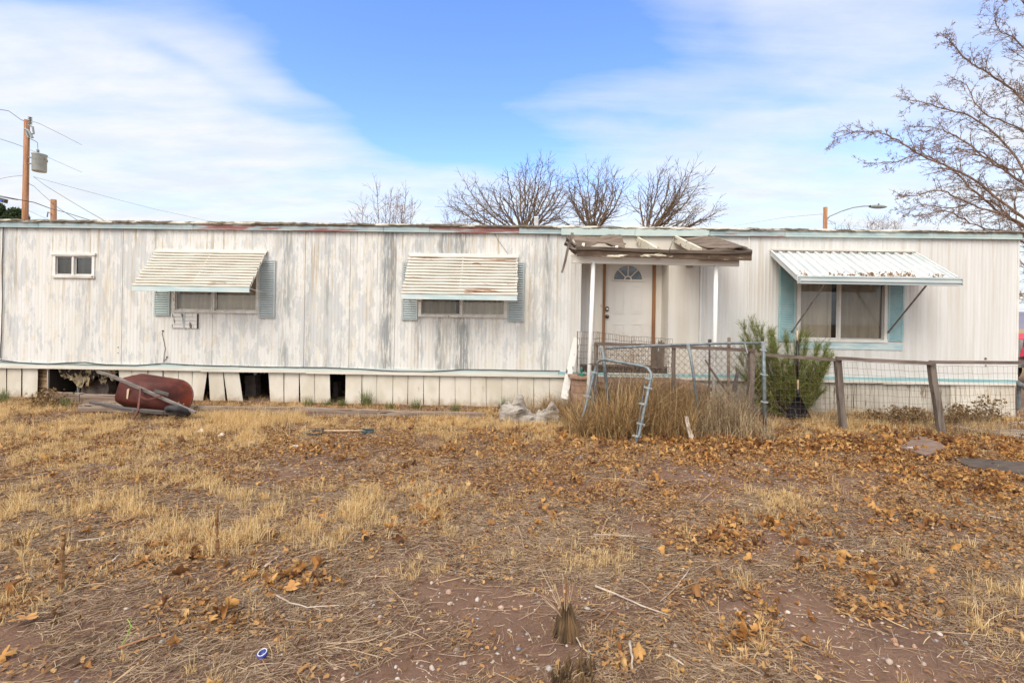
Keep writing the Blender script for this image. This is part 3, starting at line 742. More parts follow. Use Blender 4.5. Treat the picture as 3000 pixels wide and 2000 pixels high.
r = RW['w2']; window(r, [L(1353, 890)[0]], curtain='curtain', dark_top=0.14, screen_side=0)
r = RW['w3']; window(r, [L(2460, 900)[0]], 'white_metal', 0.045, curtain='curtain', dark_top=0.12, screen_side=1)
# white drip cap over the small window
a, c, p, q = LR(152, 741, 283, 748); MB().box(a, c, -0.04, 0.001, p, q).build('window_cap', 'white_metal', home)
a, c, p, q = LR(156, 808, 280, 813); MB().box(a, c, -0.034, 0.001, p - 0.01, q).build('window_sill', 'frame_metal', home)
# blue apron below the large window
a, c, p, q = LR(2332, 1004, 2643, 1023); MB().box(a, c, -0.018, 0.001, p, q).build('window_apron', 'sill_blue', home)
# shutters
def shutter(x0, y0, x1, y1, mat, n):
    u0, u1, z0, z1 = LR(x0, y0, x1, y1)
    mb = MB(); f = 0.028; yb = -0.010; yf = -0.034
    mb.box(u0, u0 + f, yf, yb, z0, z1); mb.box(u1 - f, u1, yf, yb, z0, z1)
    mb.box(u0 + f, u1 - f, yf, yb, z0, z0 + f); mb.box(u0 + f, u1 - f, yf, yb, z1 - f, z1)
    mb.box(u0 + f, u1 - f, yb - 0.001, yb + 0.004, z0 + f, z1 - f)
    h = (z1 - z0 - 2 * f) / n
    for i in range(n):
        z = z0 + f + i * h
        a_, c_ = u0 + f, u1 - f
        mb.add([(a_, yf - 0.004, z + 0.30 * h), (c_, yf - 0.004, z + 0.30 * h), (c_, yf + 0.012, z + h), (a_, yf + 0.012, z + h),
                (a_, yb, z + 0.42 * h), (c_, yb, z + 0.42 * h)], [(0, 1, 2, 3), (4, 5, 1, 0)])
    return mb.build('shutter', mat, home)
shutter(455, 766, 501, 924, 'shutter_sage', 22); shutter(760, 763, 808, 931, 'shutter_grey', 24)
shutter(1179, 768, 1225, 937, 'shutter_grey', 24); shutter(1487, 768, 1536, 941, 'shutter_grey', 24)
shutter(2280, 776, 2328, 999, 'shutter_blue', 34); shutter(2599, 790, 2645, 999, 'shutter_blue', 34)
# wooden patch with metal strap
u0, u1, z0, z1 = LR(504, 918, 582, 961)
mb = MB(); h = (z1 - z0) / 4
for i in range(4): mb.box(u0, u1 - 0.012, -0.03 + 0.002 * (i % 2), 0.0, z0 + i * h + 0.003, z0 + (i + 1) * h - 0.003)
wp_ = mb.build('wooden_patch', 'peeling_board', home)
mb = MB(); us, _ = L(543, 940)
mb.box(us - 0.014, us + 0.014, -0.036, -0.028, z0 - 0.01, z1 + 0.01); mb.build('metal_strap', 'galvanized_clamp', wp_)
MB().box(u1 - 0.012, u1, -0.034, 0, z0, z1).build('edge_strip', 'rubber_mat', wp_)

# ---- eave trim, roof edge, roof
def strip(x0, x1, ytop, ybot, off, mat, name, th=None, rail=True):
    """run of trim given the pixel heights at both ends"""
    u0, z0t = L(x0, ytop[0], off); u1, z1t = L(x1, ytop[1], off); _, z0b = L(x0, ybot[0], off); _, z1b = L(x1, ybot[1], off)
    mb = MB(); y0, y1 = -off, -off + (th or off - 0.001)
    P_ = lambda f0, f1, yy: [(u0, yy, z0b + (z0t - z0b) * f0), (u1, yy, z1b + (z1t - z1b) * f0), (u1, yy, z1b + (z1t - z1b) * f1), (u0, yy, z0b + (z0t - z0b) * f1)]
    mb.prism(P_(0, 1, y0), (0, y1 - y0, 0))
    if rail:
        mb.prism(P_(0.02, 0.16, y0 - 0.010), (0, 0.010, 0)); mb.prism(P_(0.86, 0.98, y0 - 0.007), (0, 0.007, 0)); mb.prism(P_(0.38, 0.44, y0 - 0.004), (0, 0.004, 0))
    return mb.build(name, mat, home)
def yl(x, a, b): return a + (b - a) * x / 3000.0       # straight line across the photograph
ET = lambda x: yl(x, 649.5, 684); EB = lambda x: yl(x, 665.5, 702)
segs = [(-95, 112, 'eave_trim'), (113, 565, 'eave_trim'), (566, 1123, 'eave_trim_red'), (1124, 1257, 'eave_trim'), (1258, 1520, 'eave_trim_red'), (1521, 1647, 'eave_trim'),
        (2076, 2300, 'eave_trim'), (2301, 2735, 'eave_trim_pale'), (2736, 2903, 'eave_trim_pale'), (2904, 2996, 'eave_trim_pale')]
for i, (x0, x1, mt) in enumerate(segs):
    strip(x0, x1, (ET(x0), ET(x1)), (EB(x0), EB(x1)), 0.055 + 0.003 * (i % 2), mt, 'eave_trim')
strip(1645, 1860, (ET(1645) - 1, ET(1860) - 1), (EB(1645) + 2, EB(1860) + 2), 0.085, 'eave_trim_pale', 'eave_trim', rail=False)
strip(1861, 2078, (ET(1861) - 1, ET(2078) - 1), (EB(1861) + 3, EB(2078) + 1), 0.083, 'eave_trim_pale', 'eave_trim', rail=False)
# rolled, tarred roof edge with a ragged outline
mb = MB(); n = 900; ua, ub = U0 - 0.05, L(3006, 690, 0.08)[0]
rows = [[], [], [], [], []]
for i in range(n + 1):
    u = ua + (ub - ua) * i / n; px = -95 + 3095 * i / n
    zt = L(px, yl(px, 640.5, 676.5), 0.08)[1]; zb = L(px, ET(px) + 0.5, 0.08)[1]
    w1 = (vnoise(np.array([u * 9]), np.array([3.0]))[0] - 0.5) * 0.022 + (vnoise(np.array([u * 30]), np.array([8.0]))[0] - 0.5) * 0.012
    w2 = (vnoise(np.array([u * 14]), np.array([13.0]))[0] - 0.5) * 0.018 + (vnoise(np.array([u * 40]), np.array([18.0]))[0] - 0.5) * 0.012
    rows[0].append((u, -0.05, zb - 0.002 + w2 * 0.4)); rows[1].append((u, -0.088 + w2, zb + 0.004 + w2 * 0.5)); rows[2].append((u, -0.094 - w1, (zb + zt) / 2 + w1)); rows[3].append((u, -0.07 + w1, zt - 0.004 + w1)); rows[4].append((u, 0.10, zt + 0.004 + w1 * 0.5))
mb.grid(rows).build('roof_edge', 'roof_edge', home, True)
mb = MB(); zr = L(1500, 658, 0.0)[1]
mb.add([(U0, 0.10, L(-95, 640)[1]), (U1 + 0.06, 0.10, L(3000, 677)[1]), (U1 + 0.06, DEPTH + 0.06, L(3000, 677)[1] - 0.04), (U0, DEPTH + 0.06, L(-95, 640)[1] - 0.04)], [(0, 1, 2, 3)])
mb.add([(U0, DEPTH + 0.06, 3.25), (U1 + 0.06, DEPTH + 0.06, 3.25), (U1 + 0.06, DEPTH + 0.06, L(3000, 677)[1] - 0.04), (U0, DEPTH + 0.06, L(-95, 640)[1] - 0.04)], [(3, 2, 1, 0)])
mb.add([(U1 + 0.06, -0.05, 3.25), (U1 + 0.06, DEPTH + 0.06, 3.25), (U1 + 0.06, DEPTH + 0.06, L(3000, 677)[1] - 0.04), (U1 + 0.06, -0.05, L(3000, 677)[1])], [(0, 1, 2, 3)])
mb.build('roof', 'white_metal', home)
p = L(1571, 655, -1.2); MB().lathe([(0.045, -0.3), (0.045, 0.10), (0.05, 0.10), (0.05, 0.12)], (p[0], 1.2, L(1571, 652, -1.2)[1]), 12).build('roof_vent', 'white_pipe', home, True)

# ---- belt trim, ledge, cable
def bt(x): return yl(x, 1059, 1113)
for x0, x1, mt in ((-95, 700, 'belt_trim'), (701, 1160, 'belt_trim'), (1161, 1636, 'belt_trim'), (1637, 2440, 'belt_trim_blue'), (2441, 2977, 'belt_trim_blue')):
    strip(x0, x1, (bt(x0), bt(x1)), (bt(x0) + 10, bt(x1) + 9), 0.020, mt, 'belt_trim', rail=False)
for i, (x0, x1) in enumerate(((-95, 590), (588, 900), (896, 1660), (1661, 2590), (2588, 2977))):
    strip(x0, x1, (bt(x0) + 10, bt(x1) + 9.5), (bt(x0) + 19, bt(x1) + 17), 0.034 + 0.004 * (i % 2), 'ledge_white', 'ledge', rail=False)
mb = MB()
def wire(pxs, r=0.008, off=0.03, sub=4, mb_=None):
    pts = []
    for (x0, y0), (x1, y1) in zip(pxs, pxs[1:]):
        for k in range(sub):
            t = k / sub; u, z = L(x0 + (x1 - x0) * t, y0 + (y1 - y0) * t, off); pts.append((u, -off - 0.004 * math.sin(x0 * .1 + k), z))
    u, z = L(*pxs[-1], off); pts.append((u, -off, z))
    (mb_ or mb).tube(pts, r, 5)
wire([(-60, 1050), (0, 1054), (60, 1062), (140, 1066), (200, 1062), (250, 1061), (310, 1068), (400, 1070), (440, 1067), (480, 1064), (560, 1069), (680, 1072), (800, 1075), (950, 1076), (1060, 1081), (1160, 1087), (1260, 1088), (1360, 1082), (1440, 1083), (1540, 1085), (1640, 1086)], 0.009)
wire([(-60, 1056), (20, 1060), (110, 1066), (200, 1066), (300, 1070), (390, 1070), (470, 1066)], 0.005, 0.034)
wire([(10, 655), (6, 760), (7, 900), (3, 1000), (0, 1050)], 0.007, 0.024)
mb.build('cable', 'dark_wire', home)
mb = MB(); wire([(477, 968), (475, 978), (480, 1000), (484, 1020), (480, 1045), (479, 1060), (488, 1048), (490, 1045)], 0.005, 0.012)
wire([(1446, 678), (1460, 705), (1482, 735), (1490, 747)], 0.004, 0.012)
mb.build('loose_wire', 'rusty_wire', home)
mb = MB()
for px, py, r in ((478, 969, 0.016), (490, 1045, 0.014), (347, 1017, 0.01), (347, 1033, 0.008), (2886, 1050, 0.02), (2887, 1070, 0.012)):
    u, z = L(px, py); mb.lathe([(r, 0), (r, 0.008), (r * 0.5, 0.012)], (u, -0.006, z), 8, (0, -1, 0))
for px in range(40, 1640, 53):
    u, z = L(px, bt(px) - 2 + (px % 3)); mb.lathe([(0.007, 0), (0.005, 0.006)], (u, -0.007, z), 6, (0, -1, 0))
    u, z = L(px + 11, EB(px) + 4 + (px % 2)); mb.lathe([(0.007, 0), (0.005, 0.006)], (u, -0.007, z), 6, (0, -1, 0))
mb.build('screw_head', 'rusty_wire', home)

# ---- skirting: separate upright sheets, some of them gone or leaning
def gz(px, off): 
    """pixel row of the ground line below a column of the wall"""
    return 0
def sheet(xt0, xt1, xb0, xb1, mat='skirt_cream', zb=-0.03, off=-0.03, lab=None, rib=True, ztop=None):
    zt = (ztop if ztop is not None else L((xt0 + xt1) / 2, bt((xt0 + xt1) / 2) + 18, off)[1])
    ut0, ut1 = L(xt0, 1100, off)[0], L(xt1, 1100, off)[0]; ub0, ub1 = L(xb0, 1180, off)[0], L(xb1, 1180, off)[0]
    j = random.uniform(-0.006, 0.006); k = random.uniform(0, 0.03); y = -off
    mb = MB(); rows = []
    n = 6
    for r in range(5):
        t = r / 4; row = []
        for i in range(n + 1):
            s = i / n; u = (ut0 + (ut1 - ut0) * s) * (1 - t) + (ub0 + (ub1 - ub0) * s) * t
            yy = y + j - k * t * t - 0.006 * math.sin(s * math.pi) + random.uniform(-0.002, 0.002)
            if i == 0: yy += 0.010
            row.append((u, yy, zt * (1 - t) + zb * t))
        rows.append(row)
    mb.grid(rows); back = [[(a, b + 0.003, c) for a, b, c in row] for row in rows[::-1]]; mb.grid(back)
    o = mb.build('skirt_panel', mat, home)
    if lab: o['label'] = lab
    return o
sh = [(-70, 18, -70, 18), (19, 62, 19, 62), (63, 110, 64, 109),
      (345, 384, 358, 392), (385, 432, 386, 432), (433, 476, 433, 476), (477, 521, 477, 521), (522, 562, 522, 563), (563, 607, 563, 596),
      (609, 652, 615, 661), (653, 699, 667, 713), (785, 830, 792, 831), (831, 875, 832, 875), (877, 920, 882, 922), (921, 966, 921, 969)]
for s_ in sh: sheet(*s_, lab='bent skirting sheet leaning out of line' if abs(s_[0] - s_[2]) > 6 or abs(s_[1] - s_[3]) > 9 else None)
x = 1012
for w in (48, 44, 47, 44, 46, 46, 46, 46, 45, 47, 45, 48, 46, 47, 46):
    if x > 1660: break
    sheet(x, x + w - 0.6, x + random.uniform(-1, 2), x + w - 0.6 + random.uniform(-1, 1), lab='skirting sheet with a rust run' if x in (1103, 1150) else None); x += w
x = 1664
for i, w in enumerate((90, 92, 92, 92, 100, 72, 75, 78, 76, 74, 50, 48, 60, 70, 66, 66, 66)):
    if x + w > 2785: w = 2785 - x
    sheet(x, x + w - (3 if i in (10,) else 0.5), x + (-3 if i > 9 else 0), x + w - (9 if i == 9 else 1), 'skirt_dirty'); x += w
    if x >= 2784: break
sheet(2786, 2974, 2786, 2973, 'skirt_cream', off=0.0)
# ribs on the right skirting
mb = MB()
for px in range(2420, 2970, 13):
    u, z = L(px, 1140, -0.02); mb.box(u - 0.007, u + 0.007, 0.012 if px < 2785 else -0.010, 0.03, -0.02, L(px, bt(px) + 18)[1])
mb.build('skirt_rib', 'skirt_dirty', home)
# end and rear skirting (the rear one has a gap)
mb = MB()
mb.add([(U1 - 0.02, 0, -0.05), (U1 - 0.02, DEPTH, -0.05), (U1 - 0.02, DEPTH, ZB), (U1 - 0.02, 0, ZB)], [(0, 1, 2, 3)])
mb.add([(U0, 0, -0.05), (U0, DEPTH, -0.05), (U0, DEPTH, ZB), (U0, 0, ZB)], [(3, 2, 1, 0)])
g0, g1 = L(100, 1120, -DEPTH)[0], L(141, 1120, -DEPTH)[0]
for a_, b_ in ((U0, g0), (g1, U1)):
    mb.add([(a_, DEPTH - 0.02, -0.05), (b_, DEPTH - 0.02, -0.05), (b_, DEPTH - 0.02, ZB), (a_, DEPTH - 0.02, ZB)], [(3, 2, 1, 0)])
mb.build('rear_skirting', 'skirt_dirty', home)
# floor of the home seen from below, steel beams, piers, hanging insulation
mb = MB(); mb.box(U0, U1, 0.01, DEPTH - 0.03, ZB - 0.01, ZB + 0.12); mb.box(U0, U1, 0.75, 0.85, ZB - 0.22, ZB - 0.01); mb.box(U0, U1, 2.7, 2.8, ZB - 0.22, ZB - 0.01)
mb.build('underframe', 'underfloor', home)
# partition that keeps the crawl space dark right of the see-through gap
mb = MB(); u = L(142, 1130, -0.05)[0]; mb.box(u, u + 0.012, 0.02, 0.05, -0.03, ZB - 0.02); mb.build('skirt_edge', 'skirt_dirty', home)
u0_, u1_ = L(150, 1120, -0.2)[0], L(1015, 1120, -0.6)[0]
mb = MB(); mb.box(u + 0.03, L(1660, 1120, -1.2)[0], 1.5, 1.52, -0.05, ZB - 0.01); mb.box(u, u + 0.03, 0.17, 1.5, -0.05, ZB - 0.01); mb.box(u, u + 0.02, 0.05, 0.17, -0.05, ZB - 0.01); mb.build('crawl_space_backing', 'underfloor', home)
for x0, x1, y, zt in ((236, 316, 0.35, 0.30), (717, 747, 0.55, 0.42), (975, 990, 0.7, 0.3)):
    a_, b_ = L(x0, 1160, -y)[0], L(x1, 1160, -y)[0]
    mb = MB()
    for k in range(3): mb.box(a_ + random.uniform(-.01, .01), b_ + random.uniform(-.01, .01), y + random.uniform(0, .01), y + 0.2, -0.04 + k * (zt + 0.04) / 3, -0.04 + (k + 1) * (zt + 0.04) / 3 + 0.001)
    mb.build('pier', 'pier_block', home)
def rag(x0, x1, ztop, drop, y, mat, n=26, m=9, slope=0.0, seed=0, name='insulation'):
    r = random.Random(seed); u0, u1 = L(x0, 1110, -y)[0], L(x1, 1110, -y)[0]; rows = []
    cols = [max(0.05, drop * (0.35 + 0.65 * math.sin(math.pi * min(1, max(0, (i / n) * 0.9 + 0.08))) + r.uniform(-0.28, 0.22)) * (1 + slope * (i / n - 0.5))) for i in range(n + 1)]
    for j in range(m + 1):
        t = j / m; row = []
        for i in range(n + 1):
            u = u0 + (u1 - u0) * i / n
            row.append((u + r.uniform(-.012, .012), y + 0.05 * math.sin(i * 0.35 + seed) * t + 0.03 * math.sin(j * 0.8 + i * .2) + 0.10 * t * (i % 3 == 1) + r.uniform(-.012, .012), ztop - cols[i] * t))
        rows.append(row)
    return MB().grid(rows).build(name, mat, home, True)
rag(165, 296, ZB - 0.01, 0.47, 0.16, 'insulation', seed=3, slope=0.5)
rag(282, 350, ZB - 0.01, 0.36, 0.20, 'insulation', seed=5, slope=-0.5, n=16)
mb = MB(); ua_, ub_ = L(108, 1120, -0.10)[0], L(141, 1120, -0.10)[0]
for k in range(9): mb.box(ua_ - .05, ub_, 0.10 + random.uniform(0, .03), 0.16, -0.03 + k * 0.066, -0.03 + (k + 1) * 0.066 - 0.006)
mb.build('rough_backing', 'layered_board', home)['kind'] = 'stuff'
rag(148, 240, ZB - 0.02, 0.32, 0.30, 'insulation_grey', seed=8, slope=0.8, n=16)
rag(704, 790, ZB - 0.0, 0.17, 0.10, 'insulation_grey', seed=11, n=20)
rag(966, 1014, ZB - 0.0, 0.16, 0.12, 'insulation', seed=12, n=12)
u_, z_ = L(225, 1150, -0.25); mb = MB(); mb.box(u_, u_ + 0.04, 0.25, 0.28, 0.0, 0.22); mb.build('jack_post', 'galvanized', home)

# ---- awnings
def slat_awning(label, pxl, pyt, pxr, pyb_, d, n, mat, valance_px, arm=True, seed=0):
    u0 = L(pxl, pyt)[0]; u1 = L(pxr, pyt)[0]; zt = L((pxl + pxr) / 2, pyt)[1]; zb = L((pxl + pxr) / 2, pyb_, d)[1]
    aw = wall_thing('window_awning', label, 'awning', ((u0 + u1) / 2, 0, zb), 'metal awnings over the windows')
    y0, y1 = -0.03, -d
    mb = MB(); mb.box(u0 - 0.01, u1 + 0.01, -0.045, -0.012, zt, zt + 0.04); mb.build('head_rail', 'white_metal', aw)
    S = Vector((0, y1 - y0, zb - zt)); Ls = S.length; sd_ = S.normalized(); nn = Vector((0, sd_.z, -sd_.y)); nn = nn if nn.z > 0 else -nn
    R_ = random.Random(seed)
    for i in range(n):
        mb = MB(); rows = []; e0, e1 = R_.uniform(-.012, .012), R_.uniform(-.012, .012)
        for j, (t, h) in enumerate(((0.0, -0.012), (0.05, 0.010), (0.22, 0.022), (0.45, 0.024), (0.66, 0.018), (0.74, 0.004), (0.76, -0.022))):
            c = Vector((0, y0, zt)) + sd_ * (Ls * (i + t) / n) + nn * h
            rows.append([(u0 + e0 + (u1 - u0 + e1 - e0) * k / 12, c.y, c.z + 0.003 * math.sin(k * 1.3 + i)) for k in range(13)])
        mb.grid(rows); mb.grid([[(a_, b_ + 0.002, c_ - 0.002) for a_, b_, c_ in row] for row in rows[::-1]])
        mb.build('slat', mat, aw)
    va = MB(); vz = L((pxl + pxr) / 2, pyb_ + valance_px, d)[1]
    va.box(u0, u1, y1 - 0.012, y1, vz, zb + 0.01); va.box(u0, u1, y1, y1 + 0.05, vz, vz + 0.008)
    va.build('valance', 'valance_blue', aw)
    for u in (u0 + 0.02, (u0 + u1) / 2, u1 - 0.02):
        MB().bar((u, y0, zt - 0.01), (u, y1 + 0.02, zb), 0.03, 0.012, up=nn).build('rafter_strip', 'frame_metal', aw)
    for s_, u in ((-1, u0 + 0.03), (1, u1 - 0.03)):
        if arm: MB().bar((u, y1 + 0.02, zb - 0.0), (u + 0.02 * s_, -0.035, zb - 0.05), 0.02, 0.008).build('support_arm', 'white_metal', aw)
    return aw
slat_awning('clean slatted white metal awning over the left window above the small wooden patch', 462, 738, 784, 843, 0.58, 13, 'awning_slat', 12, seed=1)
slat_awning('slatted white metal awning streaked with rust, over the middle window', 1200, 750, 1518, 866, 0.56, 13, 'awning_slat_rusty', 12, seed=2)
# ribbed awning over the large window
d3 = 0.90
u0 = L(2259, 750)[0]; u1 = L(2675, 750)[0]; zt = L(2465, 744)[1]; zb = L(2570, 818, d3)[1]
aw = wall_thing('window_awning', 'ribbed white metal awning with dry leaves on it over the large right window', 'awning', ((u0 + u1) / 2, 0, zb), 'metal awnings over the windows')
n = 16; y0, y1 = -0.02, -d3; w = (u1 - u0) / n; rh = 0.045
sl = (zb - zt) / (y1 - y0)
mb = MB(); prof = []
for i in range(n):
    b_ = u0 + i * w
    prof += [(b_, 0), (b_ + 0.70 * w, 0), (b_ + 0.74 * w, rh), (b_ + 0.96 * w, rh)]
prof.append((u1, 0))
rows = [[(u, y, zt + (y - y0) * sl + h) for u, h in prof] for y in (y0, (y0 + y1) / 2, y1)]
mb.grid(rows); mb.grid([[(a_, b_, c_ - 0.003) for a_, b_, c_ in row] for row in rows[::-1]])
mb.build('ribbed_sheet', 'rib_awning_metal', aw)
mb = MB(); mb.box(u0 - 0.02, u1 + 0.02, -0.05, -0.012, zt + rh + 0.002, zt + rh + 0.03)
mb.build('head_rail', 'ledge_white', aw)
mb = MB()
for u, s_ in ((u0 - 0.012, -1), (u1 + 0.012, 1)):
    mb.prism([(u - 0.01, y0, zt - 0.05), (u - 0.01, y1, zb - 0.05), (u - 0.01, y1, zb + 0.05), (u - 0.01, y0, zt + 0.05)], (0.02, 0, 0))
    mb.bar((u + s_ * 0.006, y0, zt + 0.052), (u + s_ * 0.006, y1, zb + 0.052), 0.035, 0.012, up=(0, -sl, 1))
mb.build('side_plate', 'rib_awning_metal', aw)
mb = MB(); gx0, gx1 = u0 - 0.01, u1 + 0.02; zg = zb
for z0_, z1_, o_ in ((zg + 0.012, zg + 0.035, 0.085), (zg - 0.020, zg + 0.012, 0.070), (zg - 0.052, zg - 0.020, 0.078), (zg - 0.085, zg - 0.052, 0.055)):
    mb.box(gx0, gx1, y1 - o_, y1 - o_ + 0.012, z0_, z1_)
mb.box(gx0, gx1, y1 - 0.06, y1 + 0.02, zg - 0.092, zg - 0.085); mb.box(gx0 - 0.004, gx0, y1 - 0.08, y1 + 0.02, zg - 0.085, zg + 0.03); mb.box(gx1, gx1 + 0.004, y1 - 0.09, y1 + 0.02, zg - 0.09, zg + 0.035)
mb.build('front_gutter', 'gutter_metal', aw)
for xa, ya, xb_, yb_ in ((2415, 838, 2320, 972), (2715, 838, 2603, 973)):
    ua_, za_ = L(xa, ya, d3 - 0.08); ub_, zb2 = L(xb_, yb_, 0.04)
    mb = MB().bar((ua_, -d3 + 0.08, za_ + 0.02), (ub_, -0.036, zb2), 0.026, 0.014, up=(1, 0, 0))
    mb.lathe([(0.02, 0), (0.02, 0.01)], (ub_, -0.034, zb2), 8, (0, -1, 0)); mb.build('strut', 'strut_metal', aw)
AW3 = (u0, u1, y1, zb, sl)

# ================================================================ PORCH CANOPY
canopy = wall_thing('porch_canopy', 'sagging broken porch roof of bare boards on a white beam over the front door', 'porch roof', (L(1900, 900)[0], -1.1, 0))
PF = 1.16       # front beam, metres in front of the wall
def LP(px, py, off): u, z = L(px, py, off); return Vector((u, -off, z))
# beam
mb = MB(); a0, a1, b0, b1 = LP(1677, 746, PF), LP(2166, 762, PF), LP(1677, 770, PF), LP(2166, 780, PF)
mb.prism([b0, b1, a1, a0], (0, 0.06, 0)); mb.build('beam', 'beam_white', canopy)
# fascia board and drip strip
F2 = PF + 0.14
mb = MB(); q = [LP(1691, 749, F2), LP(1950, 757, F2), LP(2202, 763, F2), LP(2203, 743, F2), LP(1950, 738, F2), LP(1690, 729, F2)]
mb.prism(q, (0, 0.035, 0)); mb.build('fascia', 'fascia_board', canopy)
mb = MB()
pts = [(1689, 722), (1760, 723), (1850, 727), (1960, 732), (1962, 731), (2080, 734), (2204, 734)]
for (x0, y0_), (x1, y1_) in zip(pts, pts[1:]):
    if x1 - x0 < 5: continue
    mb.prism([LP(x0, y0_ + 10, F2 + 0.02), LP(x1, y1_ + 9, F2 + 0.02), LP(x1, y1_, F2 + 0.02), LP(x0, y0_, F2 + 0.02)], (0, 0.07, 0))
mb.build('drip_board', 'dark_board', canopy)
# rafters running back to the wall
for px, pyf, pyw, xw, mt in ((1708, 735, 706, 1712, 'rafter_board'), (1806, 741, 712, 1812, 'rafter_board'), (1925, 742, 703, 1868, 'rafter_board'), (2052, 742, 700, 1978, 'rafter_board'), (2190, 745, 702, 2090, 'grey_wood')):
    A_, B_ = LP(px, pyf - 4, PF + 0.08), LP(xw, pyw, 0.03)
    MB().bar(A_, B_, 0.045, 0.12, n=4, wob=0.004).build('rafter', mt, canopy)
# broken ledger pieces on the wall
mb = MB()
mb.prism([LP(1862, 702, 0.02), LP(1876, 696, 0.02), LP(1936, 730, 0.02), LP(1925, 735, 0.02)], (0, -0.03, 0)); mb.build('ledger_piece', 'rafter_board', canopy)
# right roof sheet: boards from wall to front edge (slightly cupped)
def roof_sheet(c, nx, ny, sag, mat, th=0.018, seed=0, curl=0.0):
    r = random.Random(seed); rows = []
    for j in range(ny + 1):
        t = j / ny; row = []
        for i in range(nx + 1):
            s = i / nx
            p_ = (c[0] * (1 - s) + c[1] * s) * (1 - t) + (c[3] * (1 - s) + c[2] * s) * t
            dz = sag * math.sin(s * math.pi * 2.2 + seed) * math.sin(t * math.pi * 1.2 + 0.4) + r.uniform(-0.006, 0.006) + curl * (s ** 2) * (1 - t)
            row.append(p_ + Vector((0, 0, dz)))
        rows.append(row)
    m_ = MB().grid(rows); m_.grid([[p_ - Vector((0, 0, th)) for p_ in row] for row in rows[::-1]])
    for edge in (rows[0], rows[-1][::-1], [r_[0] for r_ in rows][::-1], [r_[-1] for r_ in rows]):
        m_.grid([edge, [p_ - Vector((0, 0, th)) for p_ in edge]])
    return m_
C4 = [LP(1974, 698, 0.04), LP(2072, 690, 0.04), LP(2202, 733, F2 + 0.03), LP(2060, 733, F2 + 0.0)]
roof_sheet(C4, 10, 8, 0.02, 'roof_board', seed=2).build('roof_board', 'roof_board', canopy)
C4b = [LP(2010, 712, 0.40), LP(2110, 706, 0.38), LP(2190, 731, F2 + 0.0), LP(2075, 732, F2 - 0.03)]
roof_sheet([p_ + Vector((0, 0, 0.035)) for p_ in C4b], 8, 6, 0.012, 'roof_board', seed=5).build('roof_board', 'roof_board', canopy)
mb = MB(); mb.tube([LP(1974, 697, 0.06), LP(1968, 712, 0.5), LP(1962, 730, PF + 0.05)], 0.012, 6); mb.tube([LP(1974, 696, 0.05), LP(2020, 691, 0.05), LP(2072, 688, 0.05), LP(2110, 700, 0.4), LP(2160, 716, 0.85), LP(2203, 733, F2 + 0.04)], 0.010, 6)
mb.build('edge_flashing', 'strut_metal', canopy)
# left curled sheet
C5 = [LP(1674, 694, 0.45), LP(1815, 690, 0.42), LP(1832, 718, 0.95), LP(1690, 716, 0.98)]
roof_sheet(C5, 14, 8, 0.05, 'roof_board', seed=1).build('roof_board', 'roof_board', canopy)
C6 = [LP(1712, 700, 0.30), LP(1800, 686, 0.25), LP(1834, 716, 0.8), LP(1728, 713, 0.86)]
roof_sheet(C6, 12, 6, 0.035, 'roof_board', seed=3).build('roof_board', 'roof_board', canopy)
# shattered board ends at the left corner, with one hanging splinter
mb = MB()
for (x0, y0_, x1, y1_, w_, o_) in ((1660, 700, 1686, 724, 0.14, 1.0), (1655, 712, 1690, 742, 0.10, 1.08), (1668, 692, 1676, 735, 0.10, 0.9), (1662, 724, 1690, 733, 0.07, 1.2)):
    mb.bar(LP(x0, y0_, o_), LP(x1, y1_, o_ + 0.05), 0.03, w_, up=(0, -1, 0.4), n=4, wob=0.012)
mb.build('splintered_end', 'grey_wood', canopy)
MB().bar(LP(1677, 682, 1.25), LP(1646, 799, 1.22), 0.03, 0.045, n=7, wob=0.008, taper=0.7).build('hanging_board', 'grey_wood', canopy)
# the two posts
for (xt, yt, xb_, yb_) in ((1738.5, 770, 1721, 1238), (2098, 778, 2090.5, 1240)):
    g_ = G(xb_, yb_, -0.02)
    off = (WO - g_).dot(-WN) * 1.0
    loc = g_ - WO; ub_ = loc.dot(WT); ob = loc.dot(WN)
    ut, zt_ = L(xt, yt - 2, PF - 0.03)
    MB().tube([(ub_, -ob, -0.05), ((ub_ + ut) / 2, -(ob + PF - 0.03) / 2, (zt_) / 2), (ut, -(PF - 0.03), zt_)], 0.034, 12).build('post', 'post_white', canopy, True)
# ================================================================ PORCH LANDING
land = thing('porch_landing', 'brown concrete landing of stacked blocks in front of the white door', 'landing', G(1900, 1225))
yF = 8.13
def PX(px, py, Y): return P(px, py, Y)
mb = MB()
tl, tr = P(1740, 1118, yF), P(2062, 1120, yF)
zt_ = 0.60
xa_, xb_ = P(1690, 1150, yF).x, P(2092, 1150, yF).x
# slab with a worn, sloping right end
top = [(xa_, zt_), (xb_ - 0.42, zt_ + 0.005), (xb_ - 0.12, zt_ - 0.05), (xb_, zt_ - 0.07), (xb_, zt_ - 0.13), (xa_, zt_ - 0.10)]
mb.prism([(x, yF, z) for x, z in top], (0, 0.80, 0))
mb.build('slab', 'brown_slab', land)
mb = MB(); rr = random.Random(4)
z = -0.05; row = 0
while z < zt_ - 0.16:
    h = 0.125; x = xa_ + 0.02 - (0.12 if row % 2 else 0)
    while x < xb_ - 0.05:
        x1 = min(x + 0.36, xb_ - 0.03); x0 = max(x, xa_ + 0.02)
        if x1 - x0 > 0.05: mb.box(x0 + 0.004, x1 - 0.004, yF + 0.05 + rr.uniform(0, 0.015), yF + 0.7, z, z + h - 0.008)
        x += 0.37
    z += h; row += 1
mb.build('block_wall', 'brown_slab', land)
